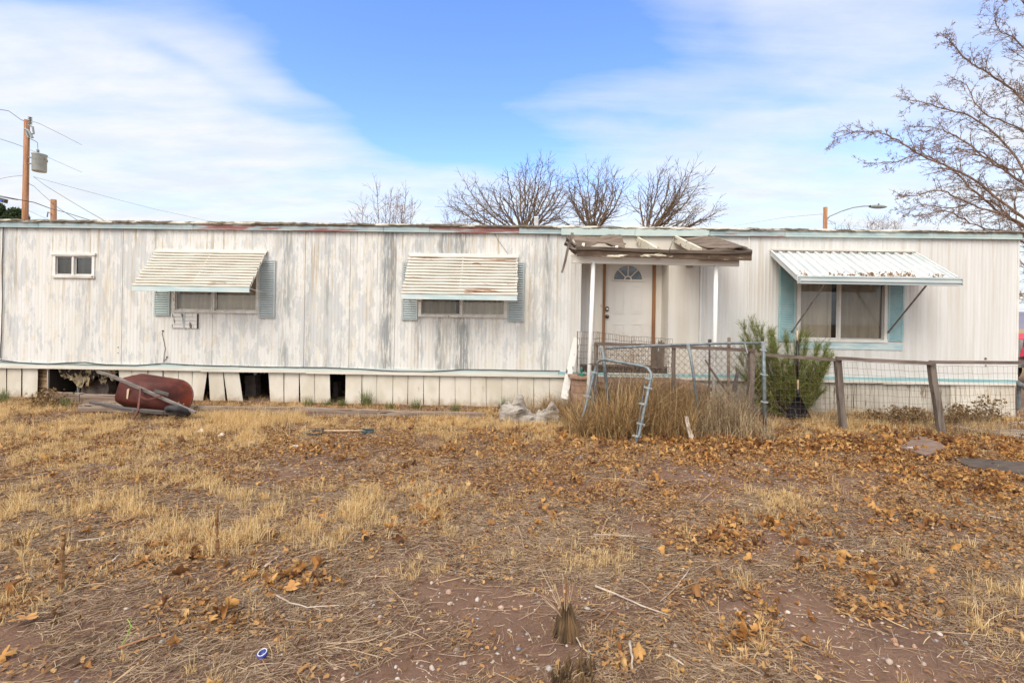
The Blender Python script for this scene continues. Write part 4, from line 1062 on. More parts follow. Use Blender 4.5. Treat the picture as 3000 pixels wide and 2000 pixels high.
# split-face block pillar at the left front corner
mb = MB(); x0, x1 = P(1680, 1150, 8.2).x, P(1730, 1150, 8.2).x
z = -0.05; k = 0
while z < 0.60:
    o = rr.uniform(-0.01, 0.01)
    n = 5; pts = [(x0 - 0.02 + o, 8.16), (x0 + 0.05 + o, 8.05), (x1 + 0.02 + o, 8.03), (x1 + 0.02 + o, 8.60), (x0 - 0.02 + o, 8.60)]
    mb.prism([(x, y, z) for x, y in pts], (0, 0, 0.112)); z += 0.118
mb.prism([(x0 - 0.07, 8.14, z), (x0 + 0.03, 8.0, z), (x1 + 0.03, 7.99, z), (x1 + 0.03, 8.62, z), (x0 - 0.07, 8.62, z)], (0, 0, 0.035))
mb.build('block_pillar', 'brown_block', land)
pz = z + 0.036
# green hose valve on the pillar
v = thing('hose_sprinkler', 'small green plastic hose sprinkler standing on the brown block pillar', 'sprinkler', (P(1705, 1100, 8.2).x, 8.2, pz))
bx = P(1705, 1100, 8.2).x
mb = MB()
for a in range(3):
    t = a * 2.09 + 0.4; mb.bar((bx, 8.2, pz + 0.018), (bx + math.cos(t) * 0.085, 8.2 + math.sin(t) * 0.085, pz + 0.012), 0.035, 0.022)
mb.lathe([(0.045, 0), (0.045, 0.03), (0.02, 0.035)], (bx, 8.2, pz + 0.003), 12); mb.build('base', 'green_plastic', v)
MB().lathe([(0.016, 0), (0.016, 0.05), (0.028, 0.055), (0.028, 0.085), (0.012, 0.09)], (bx - 0.01, 8.2, pz + 0.035), 10).build('stem', 'green_plastic', v)
MB().lathe([(0.012, 0), (0.020, 0.008), (0.02, 0.02)], (bx - 0.01, 8.2, pz + 0.125), 8).build('nozzle', 'chrome', v)
# leaning peeling board between wall and pillar
mb = MB(); mb.bar(P(1690, 990, 8.72), P(1652, 1168, 8.30), 0.12, 0.025, up=(0, 1, 0), n=5, wob=0.006)
o = mb.build('leaning_board', 'peeling_board'); tag(o, 'narrow board with flaking white paint leaning on the brown block pillar', 'board')

# ================================================================ FENCES AND GATES AROUND THE PORCH
def w_tube(mb, pts, r, n=5): mb.tube(pts, r, n, False)
# 1 wire panel on the landing (two welded panels bound together)
wp2 = thing('welded_wire_fence', 'rusty welded wire panel standing on the landing in front of the white door', 'wire panel', P(1830, 1095, 8.25))
def wire_panel(c, nx, ny, r, wobble=0.01, seed=0, kx=0.0):
    """c: 4 corners TL TR BR BL ; graded vertical wires"""
    R_ = random.Random(seed); m_ = MB(); c = [Vector(q) for q in c]
    def at(s, t): return (c[0] * (1 - s) + c[1] * s) * (1 - t) + (c[3] * (1 - s) + c[2] * s) * t
    for i in range(nx + 1):
        s = i / nx; ph = R_.uniform(0, 6)
        m_.tube([at(s, j / 4) + Vector((R_.uniform(-1, 1) * wobble, R_.uniform(-1, 1) * wobble, 0)) for j in range(5)], r, 4, False)
    for j in range(ny + 1):
        t = j / ny
        m_.tube([at(i / 12, t) + Vector((0, R_.uniform(-1, 1) * wobble, R_.uniform(-1, 1) * wobble * 0.7)) for i in range(13)], r * 1.15, 4, False)
    return m_
wire_panel([P(1692, 971, 8.5), P(1757, 973, 8.16), P(1757, 1092, 8.16), P(1692, 1088, 8.5)], 12, 6, 0.0028, seed=1).build('wire_mesh', 'rusty_wire', wp2)
wire_panel([P(1748, 972, 8.18), P(1856, 988, 8.14), P(1854, 1088, 8.14), P(1748, 1085, 8.18)], 16, 7, 0.0030, seed=2).build('wire_mesh', 'rusty_wire', wp2)
wire_panel([P(1850, 984, 8.15), P(1971, 994, 8.12), P(1965, 1088, 8.12), P(1850, 1080, 8.15)], 17, 7, 0.0028, 0.015, seed=3).build('wire_mesh', 'rusty_wire', wp2)
mb = MB(); mb.tube([P(1692, 970, 8.5), P(1690, 1098, 8.5)], 0.009, 6); mb.build('end_rod', 'rusty_wire', wp2)
MB().bar(P(1704, 972, 8.48), P(1699, 1008, 8.46), 0.022, 0.012, up=(0, 1, 0)).build('pink_tag', 'dirty_cloth', wp2)
# 2 dark broken board standing behind the panel at the door
bb = thing('broken_board', 'dark splintered board standing upright on the landing at the right side of the door', 'board', P(1928, 1080, 8.35))
mb = MB(); q = [(1911, 1076), (1944, 1078), (1947, 1012), (1946, 1003), (1941, 1006), (1939, 996), (1935, 1004), (1931, 998), (1929, 1008), (1912, 1006)]
mb.prism([P(x, y, 8.35) for x, y in q], (0, 0.035, 0)); mb.build('board', 'grey_wood', bb)
MB().bar(P(1929, 1014, 8.33), P(1929, 1030, 8.33), 0.02, 0.012, up=(0, 1, 0)).build('hasp', 'galvanized_clamp', bb)
mb = MB(); mb.bar(P(1800, 1070, 8.3), P(1955, 1077, 8.3), 0.03, 0.035); o = mb.build('threshold_batten', 'grey_wood'); tag(o, 'thin grey batten lying across the foot of the white door on the landing', 'batten')
# 3 grey wooden frame with wire between
Yw = 7.75
wf = thing('wooden_frame_fence', 'grey weathered wooden frame fence with thin wire in front of the porch landing', 'fence', G(1960, 1245))
def post(parent, p0, p1, w=0.07, h=0.07, mat='grey_wood', name='post', n=4, wob=0.006):
    return MB().bar(p0, p1, w, h, up=(0, 1, 0.01), n=n, wob=wob).build(name, mat, parent)
post(wf, P(1747, 1004, Yw), P(1744, 1235, Yw), 0.055, 0.055)
post(wf, P(1974, 1016, Yw), P(1972, 1235, Yw), 0.05, 0.05)
post(wf, P(2202, 1024, Yw), P(2196, 1235, Yw), 0.085, 0.07)
for a_, b_ in ((P(1744, 1006, Yw - .03), P(1975, 1014, Yw - .03)), (P(1972, 1014, Yw - .035), P(2212, 1026, Yw - .035))):
    MB().bar(a_, b_, 0.035, 0.05, n=5, wob=0.004).build('rail', 'grey_wood_rail', wf)
wire_panel([P(1747, 1010, Yw), P(2205, 1030, Yw), P(2200, 1232, Yw), P(1744, 1225, Yw)], 30, 9, 0.0016, 0.012, seed=7).build('wire_mesh', 'rusty_wire', wf)
# loose stakes
st = MB().bar(P(2136, 988, 8.05), P(2133, 1200, 8.05), 0.042, 0.03, up=(0, 1, 0), n=3, wob=0.003).build('stake', 'pale_wood'); st.data.materials.clear(); st.data.materials.append(MATS['timber_wood'])
tag(st, 'light brown wooden stake sticking up above the chain-link rail, left of the shrub', 'stake')
mb = MB().bar(P(2079, 1003, 8.0), P(2077, 1200, 8.0), 0.024, 0.024, up=(0, 1, 0)); mb.lathe([(0.018, 0), (0.032, 0.02), (0.030, 0.05), (0.012, 0.06)], P(2079, 1004, 8.0), 8)
tag(mb.build('iron_stake', 'dark_handle'), 'thin black iron stake with a rounded knob on top, beside the right porch post', 'stake')
mb = MB().bar(P(2163, 1080, 7.6), P(2150, 1148, 7.6), 0.03, 0.03, up=(0, 1, 0), n=3, wob=0.01, taper=2.0)
tag(mb.build('charred_stake', 'dark_handle'), 'short blackened broken stake poking out of the dry weeds right of the porch post', 'stake')
mb = MB().tube([P(2066, 1054, 7.7), P(2074, 1066, 7.72), P(2086, 1086, 7.74), P(2110, 1120, 7.74), P(2135, 1155, 7.75)], [0.014, 0.013, 0.016, 0.014, 0.012], 6)
tag(mb.build('rusty_rod', 'rusty_wire'), 'dark twisted rod leaning to the left behind the chain-link mesh', 'rod')

# 4 chain-link panel
cl = thing('chain_link_fence', 'sagging chain-link fence panel on grey galvanized pipes in front of the porch', 'chain-link fence', G(2000, 1290))
YA, YB = 7.25, 7.02
pTL, pTR = P(1768, 1020, YA), P(2232, 1008, YB)
pBL, pBR = P(1787, 1240, YA), P(2241, 1277, YB)
def galv(parent, pts, r=0.022, name='pipe', n=10): return MB().tube(pts, r, n).build(name, 'galvanized', parent, True)
galv(cl, [P(1765, 1022, YA), P(1772, 1080, YA), P(1789, 1245, YA - .03)], 0.024, 'post')
galv(cl, [P(2236, 1006, YB), P(2239, 1120, YB), P(2241, 1280, YB)], 0.026, 'post')
galv(cl, [P(2018, 1012, 7.12), P(2032, 1100, 7.11), P(2056, 1272, 7.08)], 0.021, 'brace_post')
galv(cl, [P(1776, 1020, YA), P(1900, 1013, 7.19), P(2020, 1009, 7.12), P(2130, 1005, 7.06), P(2238, 1005, YB)], 0.019, 'top_rail')
for a_, b_, r_ in ((P(1761, 1015, YA), P(1765, 1032, YA), [0.034, 0.024]), (P(2234, 1001, YB), P(2237, 1024, YB), [0.034, 0.028]), (P(2014, 1006, 7.12), P(2019, 1028, 7.12), [0.032, 0.022])):
    MB().tube([a_, b_], r_, 10).build('fitting', 'galvanized_clamp', cl)
for px, py in ((2237, 1026), (2239, 1097), (2240, 1177), (2241, 1263)):
    c_ = P(px, py, YB); mb = MB().lathe([(0.032, -0.010), (0.032, 0.010)], c_, 10); mb.bar(c_ - Vector((0.055, 0, -0.01)), c_ + Vector((0.05, 0, -0.008)), 0.012, 0.02); mb.build('clamp', 'galvanized_clamp', cl)
c_ = P(2181, 1014, 7.03); MB().bar(c_ + Vector((-.01, -.03, .04)), c_ + Vector((0.03, -.03, -.10)), 0.014, 0.02, up=(0, 1, 0)).build('hook', 'galvanized_clamp', cl)
# the diamond mesh: zigzag wires, sagging near the left
def chain_mesh(TL, TR, BR, BL, pitch=0.078, r=0.0021, sag=0.02, seed=0):
    m_ = MB(); Wd = (TR - TL).length; H = (BL - TL).length; nx = int(Wd / pitch * 2); ny = int(H / pitch * 2)
    R_ = random.Random(seed)
    def at(s, t):
        p_ = (TL * (1 - s) + TR * s) * (1 - t) + (BL * (1 - s) + BR * s) * t
        return p_ + Vector((0.008 * math.sin(9 * s + 5 * t + seed), 0.03 * math.sin(6 * s + 2) * math.sin(t * 3), 0.012 * math.sin(11 * s + 3 * t)))
    for i in range(0, nx, 1):
        pts = []
        for j in range(ny + 1):
            k = i + (j % 2)
            pts.append(at(min(1, k / nx), j / ny) + Vector((0, 0.004 if (i + j) % 2 else -0.004, 0)))
        if i % 1 == 0 and (i % 2 == 0): m_.tube(pts, r, 3, False)
        else:
            pts = [at(min(1, (i + ((j + 1) % 2) - 0) / nx), j / ny) + Vector((0, 0.004 if (i + j) % 2 else -0.004, 0)) for j in range(ny + 1)]
            m_.tube(pts, r, 3, False)
    return m_
def sub_mesh():
    # a wire starting at column i zigzags between columns i and i+1 (i even), the next one between i+1 and i+2 in antiphase
    m_ = MB(); TL, TR, BR, BL = P(1773, 1023, YA), P(2236, 1011, YB), P(2239, 1268, YB), P(1789, 1232, YA)
    Wd = (TR - TL).length; H = (BL - TL).length; pitch = 0.046; nx = int(Wd / pitch); ny = int(H / pitch)
    def at(s, t):
        p_ = (TL * (1 - s) + TR * s) * (1 - t) + (BL * (1 - s) + BR * s) * t
        return p_ + Vector((0.010 * math.sin(9 * s + 5 * t), 0.03 * math.sin(6 * s + 2) * math.sin(t * 3), 0.012 * math.sin(11 * s + 3 * t)))
    for i in range(nx):
        pts = [at((i + ((j + i) % 2)) / nx, j / ny) for j in range(ny + 1)]
        m_.tube(pts, 0.0041, 3, False)
    # the top wires wrapped over the rail
    for i in range(0, nx - 1, 2):
        a_, b_ = at(i / nx, 0), at((i + 1.6) / nx, 0)
        m_.tube([a_, a_ + Vector((0.01, -0.02, 0.02)), (a_ + b_) / 2 + Vector((0, -0.01, 0.045)), b_ + Vector((0, 0.02, 0.02)), b_], 0.0022, 3, False)
    return m_
sub_mesh().build('chain_mesh', 'rusty_wire', cl)

# 5 bent gate frame in front
Yg = 6.75
gt = thing('bent_gate', 'bent grey pipe gate frame leaning in front of the chain-link panel', 'gate', G(1868, 1300))
fr = [(1680, 1318, 6.85), (1702, 1245, 6.95), (1726, 1150, 7.05), (1746, 1072, 7.1), (1752, 1059, 7.1), (1762, 1053, 7.08), (1775, 1053, 7.05), (1830, 1063, 6.9), (1885, 1073, 6.75), (1898, 1079, 6.7), (1907, 1092, 6.66), (1908, 1104, 6.64), (1900, 1140, 6.58), (1884, 1215, 6.48), (1872, 1275, 6.42), (1860, 1303, 6.38)]
galv(gt, [P(*q) for q in fr], 0.021, 'frame')
for px, py, Y_ in ((1902, 1109, 6.63), (1900, 1136, 6.59), (1884, 1183, 6.52), (1878, 1241, 6.46), (1866, 1277, 6.41), (1740, 1090, 7.08), (1722, 1160, 7.03)):
    c_ = P(px, py, Y_); mb = MB().lathe([(0.028, -0.011), (0.028, 0.011)], c_, 10); mb.bar(c_ - Vector((0.06, 0, -0.012)), c_ + Vector((0.05, 0, -0.012)), 0.012, 0.022); mb.build('clamp', 'galvanized_clamp', gt)
mb = MB(); mb.tube([P(1893, 1105, 6.66), P(1878, 1190, 6.52), P(1862, 1290, 6.42)], 0.005, 5); mb.tube([P(1752, 1080, 7.1), P(1740, 1150, 7.05), P(1728, 1215, 6.98)], 0.005, 5)
mb.build('tension_bar', 'galvanized', gt)
mb = MB(); rr = random.Random(9)
for k in range(12):     # crumpled mesh top left hanging from the frame
    pts = [P(1765 + k * 11 + (6 if j % 2 else 0), 1052 + k * 1.6 + j * 9 + rr.uniform(-2, 2), 7.12 - k * 0.02) for j in range(0, 6)]
    mb.tube(pts, 0.002, 3, False)
for k in range(6): mb.tube([P(1735 + rr.uniform(-8, 25), 1050 + rr.uniform(-8, 25), 7.08), P(1745 + rr.uniform(-12, 20), 1062 + rr.uniform(-6, 12), 7.0), P(1728 + rr.uniform(-5, 5), 1066, 7.15)], 0.003, 4, False)
mb.build('torn_mesh', 'rusty_wire', gt)

# 6 wooden post and wire fence on the right
rf = thing('wire_fence', 'grey wooden rail fence with thin wire netting on leaning posts, running to the right edge', 'fence', G(2610, 1265))
Y1, Y2, Y3, Y4 = 7.55, 7.43, 7.24, 7.15
def rail(x0, y0, Ya, x1, y1, Yb, w=0.05, h=0.045): MB().bar(P(x0, y0, Ya), P(x1, y1, Yb), w, h, n=6, wob=0.004).build('rail', 'grey_wood_rail', rf)
rail(2204, 1036, 7.75, 2458, 1054, Y2 - .02); rail(2450, 1049, Y2 - .05, 2734, 1064, Y3 - .05, 0.06, 0.05); rail(2724, 1060, Y3 - .02, 3060, 1063, Y4 - .02)
post(rf, P(2453, 1050, Y2), P(2472, 1268, Y2), 0.085, 0.07); post(rf, P(2728, 1064, Y3), P(2759, 1280, Y3), 0.085, 0.07); post(rf, P(3040, 1062, Y4), P(3045, 1285, Y4), 0.08, 0.07)
for c_, nx, ny, sd_ in (([P(2243, 1042, 7.5), P(2453, 1058, Y2), P(2468, 1255, Y2), P(2243, 1250, 7.5)], 15, 11, 4), ([P(2457, 1058, Y2), P(2730, 1070, Y3), P(2755, 1260, Y3), P(2474, 1250, Y2)], 20, 10, 5), ([P(2733, 1072, Y3), P(3042, 1074, Y4), P(3046, 1262, Y4), P(2757, 1262, Y3)], 21, 9, 6)):
    wire_panel(c_, nx, ny, 0.0017, 0.012, seed=sd_).build('wire_mesh', 'rusty_wire', rf)

# ================================================================ RAKE
rk = thing('leaf_rake', 'black plastic leaf rake standing head down in front of the green shrub', 'rake', G(2337, 1222))
Yr = 8.1
hd = MB(); n = 13; rows = [[], []]
for i in range(n * 2 + 1):
    s = i / (n * 2); xt = 2330 + 16 * s; xb = 2300 + 77 * s
    dy = 0.012 if i % 2 else -0.012
    a_ = P(xt, 1163, Yr); b_ = P(xb, 1221 + 6 * abs(s - .5), Yr - 0.05); rows[0].append(a_ + Vector((0, dy * .4, 0))); rows[1].append(b_ + Vector((0, dy, 0)))
mid = [(a_ * 0.5 + b_ * 0.5) + Vector((0, 0.02, 0)) for a_, b_ in zip(*rows)]
hd.grid([rows[0], mid, rows[1]]); hd.grid([[q + Vector((0, 0.004, 0)) for q in r_] for r_ in ([rows[1], mid, rows[0]])])
hd.bar(P(2318, 1190, Yr - 0.03), P(2358, 1190, Yr - 0.03), 0.012, 0.02)
hd.build('head', 'black_plastic', rk)
MB().tube([P(2338, 1168, Yr), P(2338, 1140, Yr)], 0.018, 10).build('socket', 'black_plastic', rk, True)
MB().tube([P(2338, 1166, Yr), P(2337, 1110, Yr + .03)], 0.015, 10).build('shaft', 'pale_wood', rk, True)
MB().tube([P(2337, 1112, Yr + .03), P(2336, 998, Yr + .1)], 0.0165, 10).build('grip', 'black_plastic', rk, True)
MB().tube([P(2336, 1000, Yr + .1), P(2336, 968, Yr + .12)], 0.0145, 10).build('shaft_end', 'pale_wood', rk, True)

# ================================================================ WHEELBARROW
wb = thing('wheelbarrow', 'dark red wheelbarrow tipped on its side with grey wooden handles against the skirting', 'wheelbarrow', P(468, 1205, 7.75))
Cb = P(463, 1156, 7.80)
Fv = Vector((1, 0.05, -0.15)).normalized(); Sv = Vector((0.12, 0.22, 0.97)); Sv = (Sv - Fv * Sv.dot(Fv)).normalized(); Nv = Sv.cross(Fv).normalized()
if Nv.y > 0: Nv = -Nv
def B(f, s, nn): return Cb + Fv * f + Sv * s + Nv * nn
def rrect(cf, hf0, hf1, hs, r, nn, slant=0.0, k=7):
    """loop: rear at -hf0, front at +hf1, half width hs, corner radius r (rear), front rounder"""
    pts = []
    for (sf, ss, rad) in ((1, 1, min(hs, r * 1.9)), (-1, 1, r), (-1, -1, r), (1, -1, min(hs, r * 1.9))):
        ex = hf1 if sf > 0 else hf0
        cx_, cy_ = sf * (ex - rad), ss * (hs - rad)
        a0 = {(1, 1): 0, (-1, 1): 90, (-1, -1): 180, (1, -1): 270}[(sf, ss)]
        for i in range(k + 1):
            t = math.radians(a0 + 90 * i / k); pts.append((cf + cx_ + math.cos(t) * rad, cy_ + math.sin(t) * rad))
    return [B(f, s_, nn - slant * f) for f, s_ in pts]
L0 = rrect(0.0, 0.47, 0.54, 0.285, 0.16, 0.0)
L1 = rrect(0.0, 0.45, 0.43, 0.255, 0.10, 0.12); L2 = rrect(-0.06, 0.39, 0.26, 0.195, 0.055, 0.26); L3 = rrect(-0.10, 0.33, 0.12, 0.145, 0.04, 0.31)
mb = MB()
def loft(mb, loops, close=True):
    o = len(mb.v); n_ = len(loops[0])
    for l_ in loops: mb.v.extend(tuple(q) for q in l_)
    for a_ in range(len(loops) - 1):
        for i in range(n_):
            j = (i + 1) % n_; mb.f.append((o + a_ * n_ + i, o + a_ * n_ + j, o + (a_ + 1) * n_ + j, o + (a_ + 1) * n_ + i))
    if close: mb.f.append(tuple(o + (len(loops) - 1) * n_ + i for i in range(n_)))
loft(mb, [L0, L1, L2, L3])
cen = B(-0.02, 0, 0.05)
loft(mb, [[q.lerp(cen, 0.012) - Nv * 0.004 for q in l_] for l_ in (L0, L1, L2, L3)])
tr_ = mb.build('tray', 'barrow_red', wb, True)
MB().tube(L0 + [L0[0]], 0.013, 6, False).build('rim', 'barrow_leg', tr_, True)
# sticker remains
MB().prism([P(372, 1140, 7.46), P(379, 1137, 7.46), P(374, 1168, 7.46), P(370, 1170, 7.46)], (0, 0.004, 0)).build('sticker', 'pale_wood', tr_)
h1 = MB().bar(P(286, 1088, 7.55), P(330, 1102, 7.52), 0.036, 0.036, up=(0, 1, 0.2)); h1.bar(P(328, 1101, 7.52), P(574, 1208, 7.42), 0.042, 0.042, up=(0, 1, 0.2), n=3, wob=0.002, taper=0.8); h1.build('handle', 'weathered_handle', wb)
h2 = MB().bar(P(264, 1178, 7.38), P(304, 1185, 7.36), 0.036, 0.036, up=(0, 1, 0.2)); h2.bar(P(302, 1184, 7.36), P(360, 1197, 7.32), 0.044, 0.050, up=(0, 1, 0.2)); h2.bar(P(358, 1197, 7.32), P(480, 1208, 7.38), 0.044, 0.05, up=(0, 1, 0.2)); h2.bar(P(478, 1208, 7.38), P(548, 1214, 7.46), 0.04, 0.04, up=(0, 1, 0.2)); h2.build('handle', 'dark_handle', wb)
mb = MB(); mb.bar(P(412, 1137, 7.46), P(410, 1162, 7.38), 0.03, 0.012, up=(0, 1, 0)); mb.bar(P(410, 1161, 7.38), P(432, 1170, 7.36), 0.024, 0.014, up=(0, 1, 0)); mb.bar(P(431, 1170, 7.36), P(477, 1159, 7.42), 0.024, 0.014, up=(0, 1, 0)); mb.build('leg', 'barrow_leg', wb)
mb = MB(); mb.bar(P(410, 1162, 7.38), P(404, 1205, 7.32), 0.03, 0.016, up=(0, 1, 0)); mb.bar(P(405, 1200, 7.32), P(389, 1229, 7.28), 0.026, 0.016, up=(0, 1, 0)); mb.build('leg', 'barrow_leg', wb)
MB().bar(P(452, 1143, 7.46), P(494, 1156, 7.46), 0.05, 0.015, up=(0, 1, 0)).build('cross_brace', 'dark_handle', wb)
mb = MB()
for px, py in ((405, 1136), (477, 1163), (524, 1179), (538, 1183), (562, 1187), (390, 1202)):
    mb.lathe([(0.011, 0), (0.009, 0.008)], P(px, py, 7.385 if px != 390 else 7.29), 8, (0, -1, 0))
mb.build('bolt', 'chrome', wb)
wc = P(521, 1204, 7.42); ax = Vector((0.05, 0.50, 0.86)).normalized()
wheel = MB().lathe([(0.03, -0.05), (0.105, -0.02), (0.105, 0.02), (0.03, 0.05)], wc, 24, ax).build('wheel', 'dark_handle', wb, True)
mb = MB(); t_ = []
x_ = ax.cross(Vector((1, 0, 0))).normalized(); y_ = ax.cross(x_)
for i in range(29): a_ = 2 * math.pi * i / 28; t_.append(wc + (x_ * math.cos(a_) + y_ * math.sin(a_)) * 0.135)
mb.tube(t_, 0.044, 10, False); mb.build('tyre', 'rubber', wheel, True)
mb = MB(); mb.tube([wc - ax * 0.09, wc + ax * 0.12], 0.010, 8); mb.build('axle', 'dark_handle', wheel)

# ================================================================ LANDSCAPE TIMBERS
def timber(x0, y0, x1, y1, Y0, Y1, h, d, label, name='landscape_timber'):
    """top edge pixels of the front face"""
    a_, b_ = P(x0, y0, Y0), P(x1, y1, Y1)
    m_ = MB(); dv = Vector((0, 0, -h / 2)); m_.bar(a_ + dv + Vector((0, d / 2, 0)), b_ + dv + Vector((0, d / 2, 0)), d, h, n=8, wob=0.004)
    return tag(m_.build(name, 'timber_wood'), label, 'timber', 'landscape timbers edging the bed')
timber(117, 1149, 232, 1153, 8.75, 8.72, 0.17, 0.12, 'grey timber below the torn insulation, left one of the raised pair')
timber(234, 1156, 362, 1159, 8.55, 8.55, 0.14, 0.12, 'grey timber behind the wheelbarrow handle, right one of the raised pair')
timber(228, 1185, 565, 1191, 7.86, 7.80, 0.11, 0.12, 'low timber with a pale top, running behind the wheelbarrow tray')
timber(566, 1191, 850, 1194, 7.95, 7.90, 0.10, 0.11, 'half buried timber under the dry grass right of the wheelbarrow')
timber(851, 1194, 1106, 1203, 7.88, 7.84, 0.13, 0.12, 'exposed brown timber left of the joint below the skirting')
timber(1108, 1204, 1422, 1211, 7.85, 7.80, 0.12, 0.12, 'exposed brown timber ending near the crumpled grey tarp')

# ================================================================ CRUMPLED TARP HEAP
def heap(name, label, cat, outline, Y, thick, mat, seed, nu=80, nv=44):
    """half-dome over an outline; ridged by folds"""
    m_ = MB(); rows = []
    xs = [o_[0] for o_ in outline]
    for j in range(nv + 1):
        t = j / nv; row = []
        for i in range(nu + 1):
            s = i / nu; px = xs[0] + (xs[-1] - xs[0]) * s
            ytop = np.interp(px, [o_[0] for o_ in outline], [o_[1] for o_ in outline]); ybase = np.interp(px, [o_[0] for o_ in outline], [o_[2] for o_ in outline])
            ph = t * math.pi; a_ = P(px, ytop, Y); g_ = P(px, ybase, Y)
            H_ = max(0.02, a_.z - (-0.05)); edge = min(1, math.sin(math.pi * min(1, max(0, s))) ** 0.5 + 0.05)
            # profile front -> top -> back
            z = -0.05 + H_ * math.sin(ph) ** 0.6; y = Y - thick * math.cos(ph) * edge * (0.7 + 0.3 * (H_ / 0.5))
            x = a_.x
            f1 = abs(fbm(np.array([x * 2.6 + seed]), np.array([z * 2.6 + y * 1.5]), 1.0, 3)[0] - 0.5) * 2
            f2 = abs(fbm(np.array([x * 9 + seed]), np.array([z * 14 + y * 6]), 1.0, 4)[0] - 0.5) * 2
            f3 = fbm(np.array([x * 5 + z * 3 + seed * 2]), np.array([z * 34]), 1.0, 3)[0] - 0.5
            n_ = Vector((0, -math.cos(ph), math.sin(ph)))
            dsp = -0.20 * (1 - f1) ** 3 + 0.10 * (f1 - 0.3) - 0.05 * (1 - f2) ** 4 + 0.03 * f3
            q = Vector((x + 0.02 * f3, y, z)) + n_ * (dsp * math.sin(ph) ** 0.3) * min(1, edge * 1.2); row.append(q)
        rows.append(row)
    return m_.grid(rows)
hp = heap('', '', '', [(1462, 1200, 1235), (1474, 1178, 1235), (1490, 1160, 1235), (1515, 1150, 1240), (1530, 1152, 1240), (1544, 1170, 1242), (1560, 1184, 1242), (1572, 1180, 1240), (1590, 1168, 1240), (1606, 1172, 1240), (1622, 1172, 1236), (1636, 1182, 1232), (1648, 1215, 1232)], 7.75, 0.22, 'tarp', 5)
tag(hp.build('tarp_heap', 'tarp', None, True), 'crumpled heap of grey weathered tarp lying in dry grass left of the block pillar', 'tarp')

# ================================================================ GROUND DEBRIS THAT READS AS SINGLE THINGS
def slab_on_ground(name, label, cat, pix, th, mat, lift=0.02, tilt=0.0):
    pts = [G(*q) for q in pix]; zs = [float(gh(p_.x, p_.y)) for p_ in pts]; z0 = max(zs) + lift
    return tag(MB().prism([Vector((p_.x, p_.y, z0 + tilt * i)) for i, p_ in enumerate(pts)], (0, 0, -th)).build(name, mat), label, cat)
slab_on_ground('plywood_sheet', 'brown delaminated plywood piece with white paint scraps lying among fallen leaves', 'board', [(2634, 1318), (2712, 1342), (2778, 1322), (2752, 1303), (2690, 1283)], 0.018, 'plywood', 0.03)
slab_on_ground('doormat', 'flat dark brown rubber mat lying on the ground at the right edge', 'mat', [(2795, 1345), (2835, 1370), (3010, 1392), (3010, 1358), (2870, 1346)], 0.02, 'rubber_mat', 0.02)
slab_on_ground('concrete_path_slab', 'pale worn concrete slab at the foot of the trailer corner, right edge', 'slab', [(2790, 1252), (2850, 1262), (3010, 1284), (3010, 1238), (2890, 1240)], 0.06, 'concrete', 0.02)
# cloth strip hanging in the dry grass
mb = MB(); rows = []
cl_ = [(2006, 1219, 2016), (2008, 1235, 2020), (2012, 1255, 2024), (2017, 1272, 2031), (2021, 1290, 2035), (2025, 1300, 2034), (2028, 1308, 2033)]
for i, (xa__, y, xb__) in enumerate(cl_):
    rows.append([P(xa__ + (xb__ - xa__) * k / 6, y, 6.72 - 0.04 * i + 0.022 * math.sin(k * 2.2 + i * 0.9)) for k in range(7)])
mb.grid(rows); mb.grid([[q + Vector((0, 0.006, 0)) for q in r_] for r_ in rows[::-1]])
tag(mb.build('cloth_strip', 'dirty_cloth', None, True), 'dirty white strip of cloth hanging in the dry grass before the leaning pipe', 'cloth')
# blue ring
c_ = G(768, 1932); z_ = float(gh(c_.x, c_.y)) + 0.012
ring = thing('bottle_ring', 'small blue plastic ring lying on the bare soil in the foreground', 'plastic ring', (c_.x, c_.y, z_))
axr = Vector((-0.15, -0.25, 1)).normalized()
def ringtube(c, R_, r_, ax_):
    x_ = ax_.cross(Vector((1, 0, 0))).normalized(); y_ = ax_.cross(x_)
    return [Vector(c) + (x_ * math.cos(2 * math.pi * i / 20) + y_ * math.sin(2 * math.pi * i / 20)) * R_ for i in range(21)]
MB().lathe([(0.020, -0.010), (0.023, -0.008), (0.023, 0.008), (0.020, 0.009), (0.018, 0.008), (0.018, -0.009)], (c_.x, c_.y, z_ + 0.012), 22, axr).build('ring', 'blue_plastic', ring, True).data.polygons
MB().tube(ringtube((c_.x, c_.y, z_ + 0.021), 0.0195, 0.002, axr), 0.0022, 5, False).build('lip', 'white_plastic', ring, True)
# long-handled tool lying flat
tl_ = thing('garden_hoe', 'long thin wooden handled tool with dark blue ends lying flat in front of the timbers', 'garden tool', G(985, 1264))
a_, b_ = G(950, 1261, 0.04), G(1068, 1261, 0.04)
MB().tube([a_, b_], 0.010, 8).build('handle', 'pale_wood', tl_, True)
mb = MB(); q_ = [G(893, 1264, .04), G(915, 1269, .04), G(948, 1265, .04), G(950, 1258, .04), G(915, 1257, .04), G(893, 1260, .04)]
for p0_, p1_ in zip(q_, q_[1:] + q_[:1]): mb.bar(p0_ - Vector((0,0,.015)), p1_ - Vector((0,0,.015)), 0.014, 0.012)
mb.build('head', 'teal_plastic', tl_)
mb = MB(); mb.bar(G(1060, 1258, .04), G(1095, 1258, .04), 0.04, 0.02); mb.bar(G(1062, 1265, .03), G(1092, 1265, .03), 0.04, 0.02); mb.bar(G(1066, 1256, .04), G(1068, 1267, .04), 0.03, 0.02); mb.build('fork_end', 'teal_plastic', tl_)
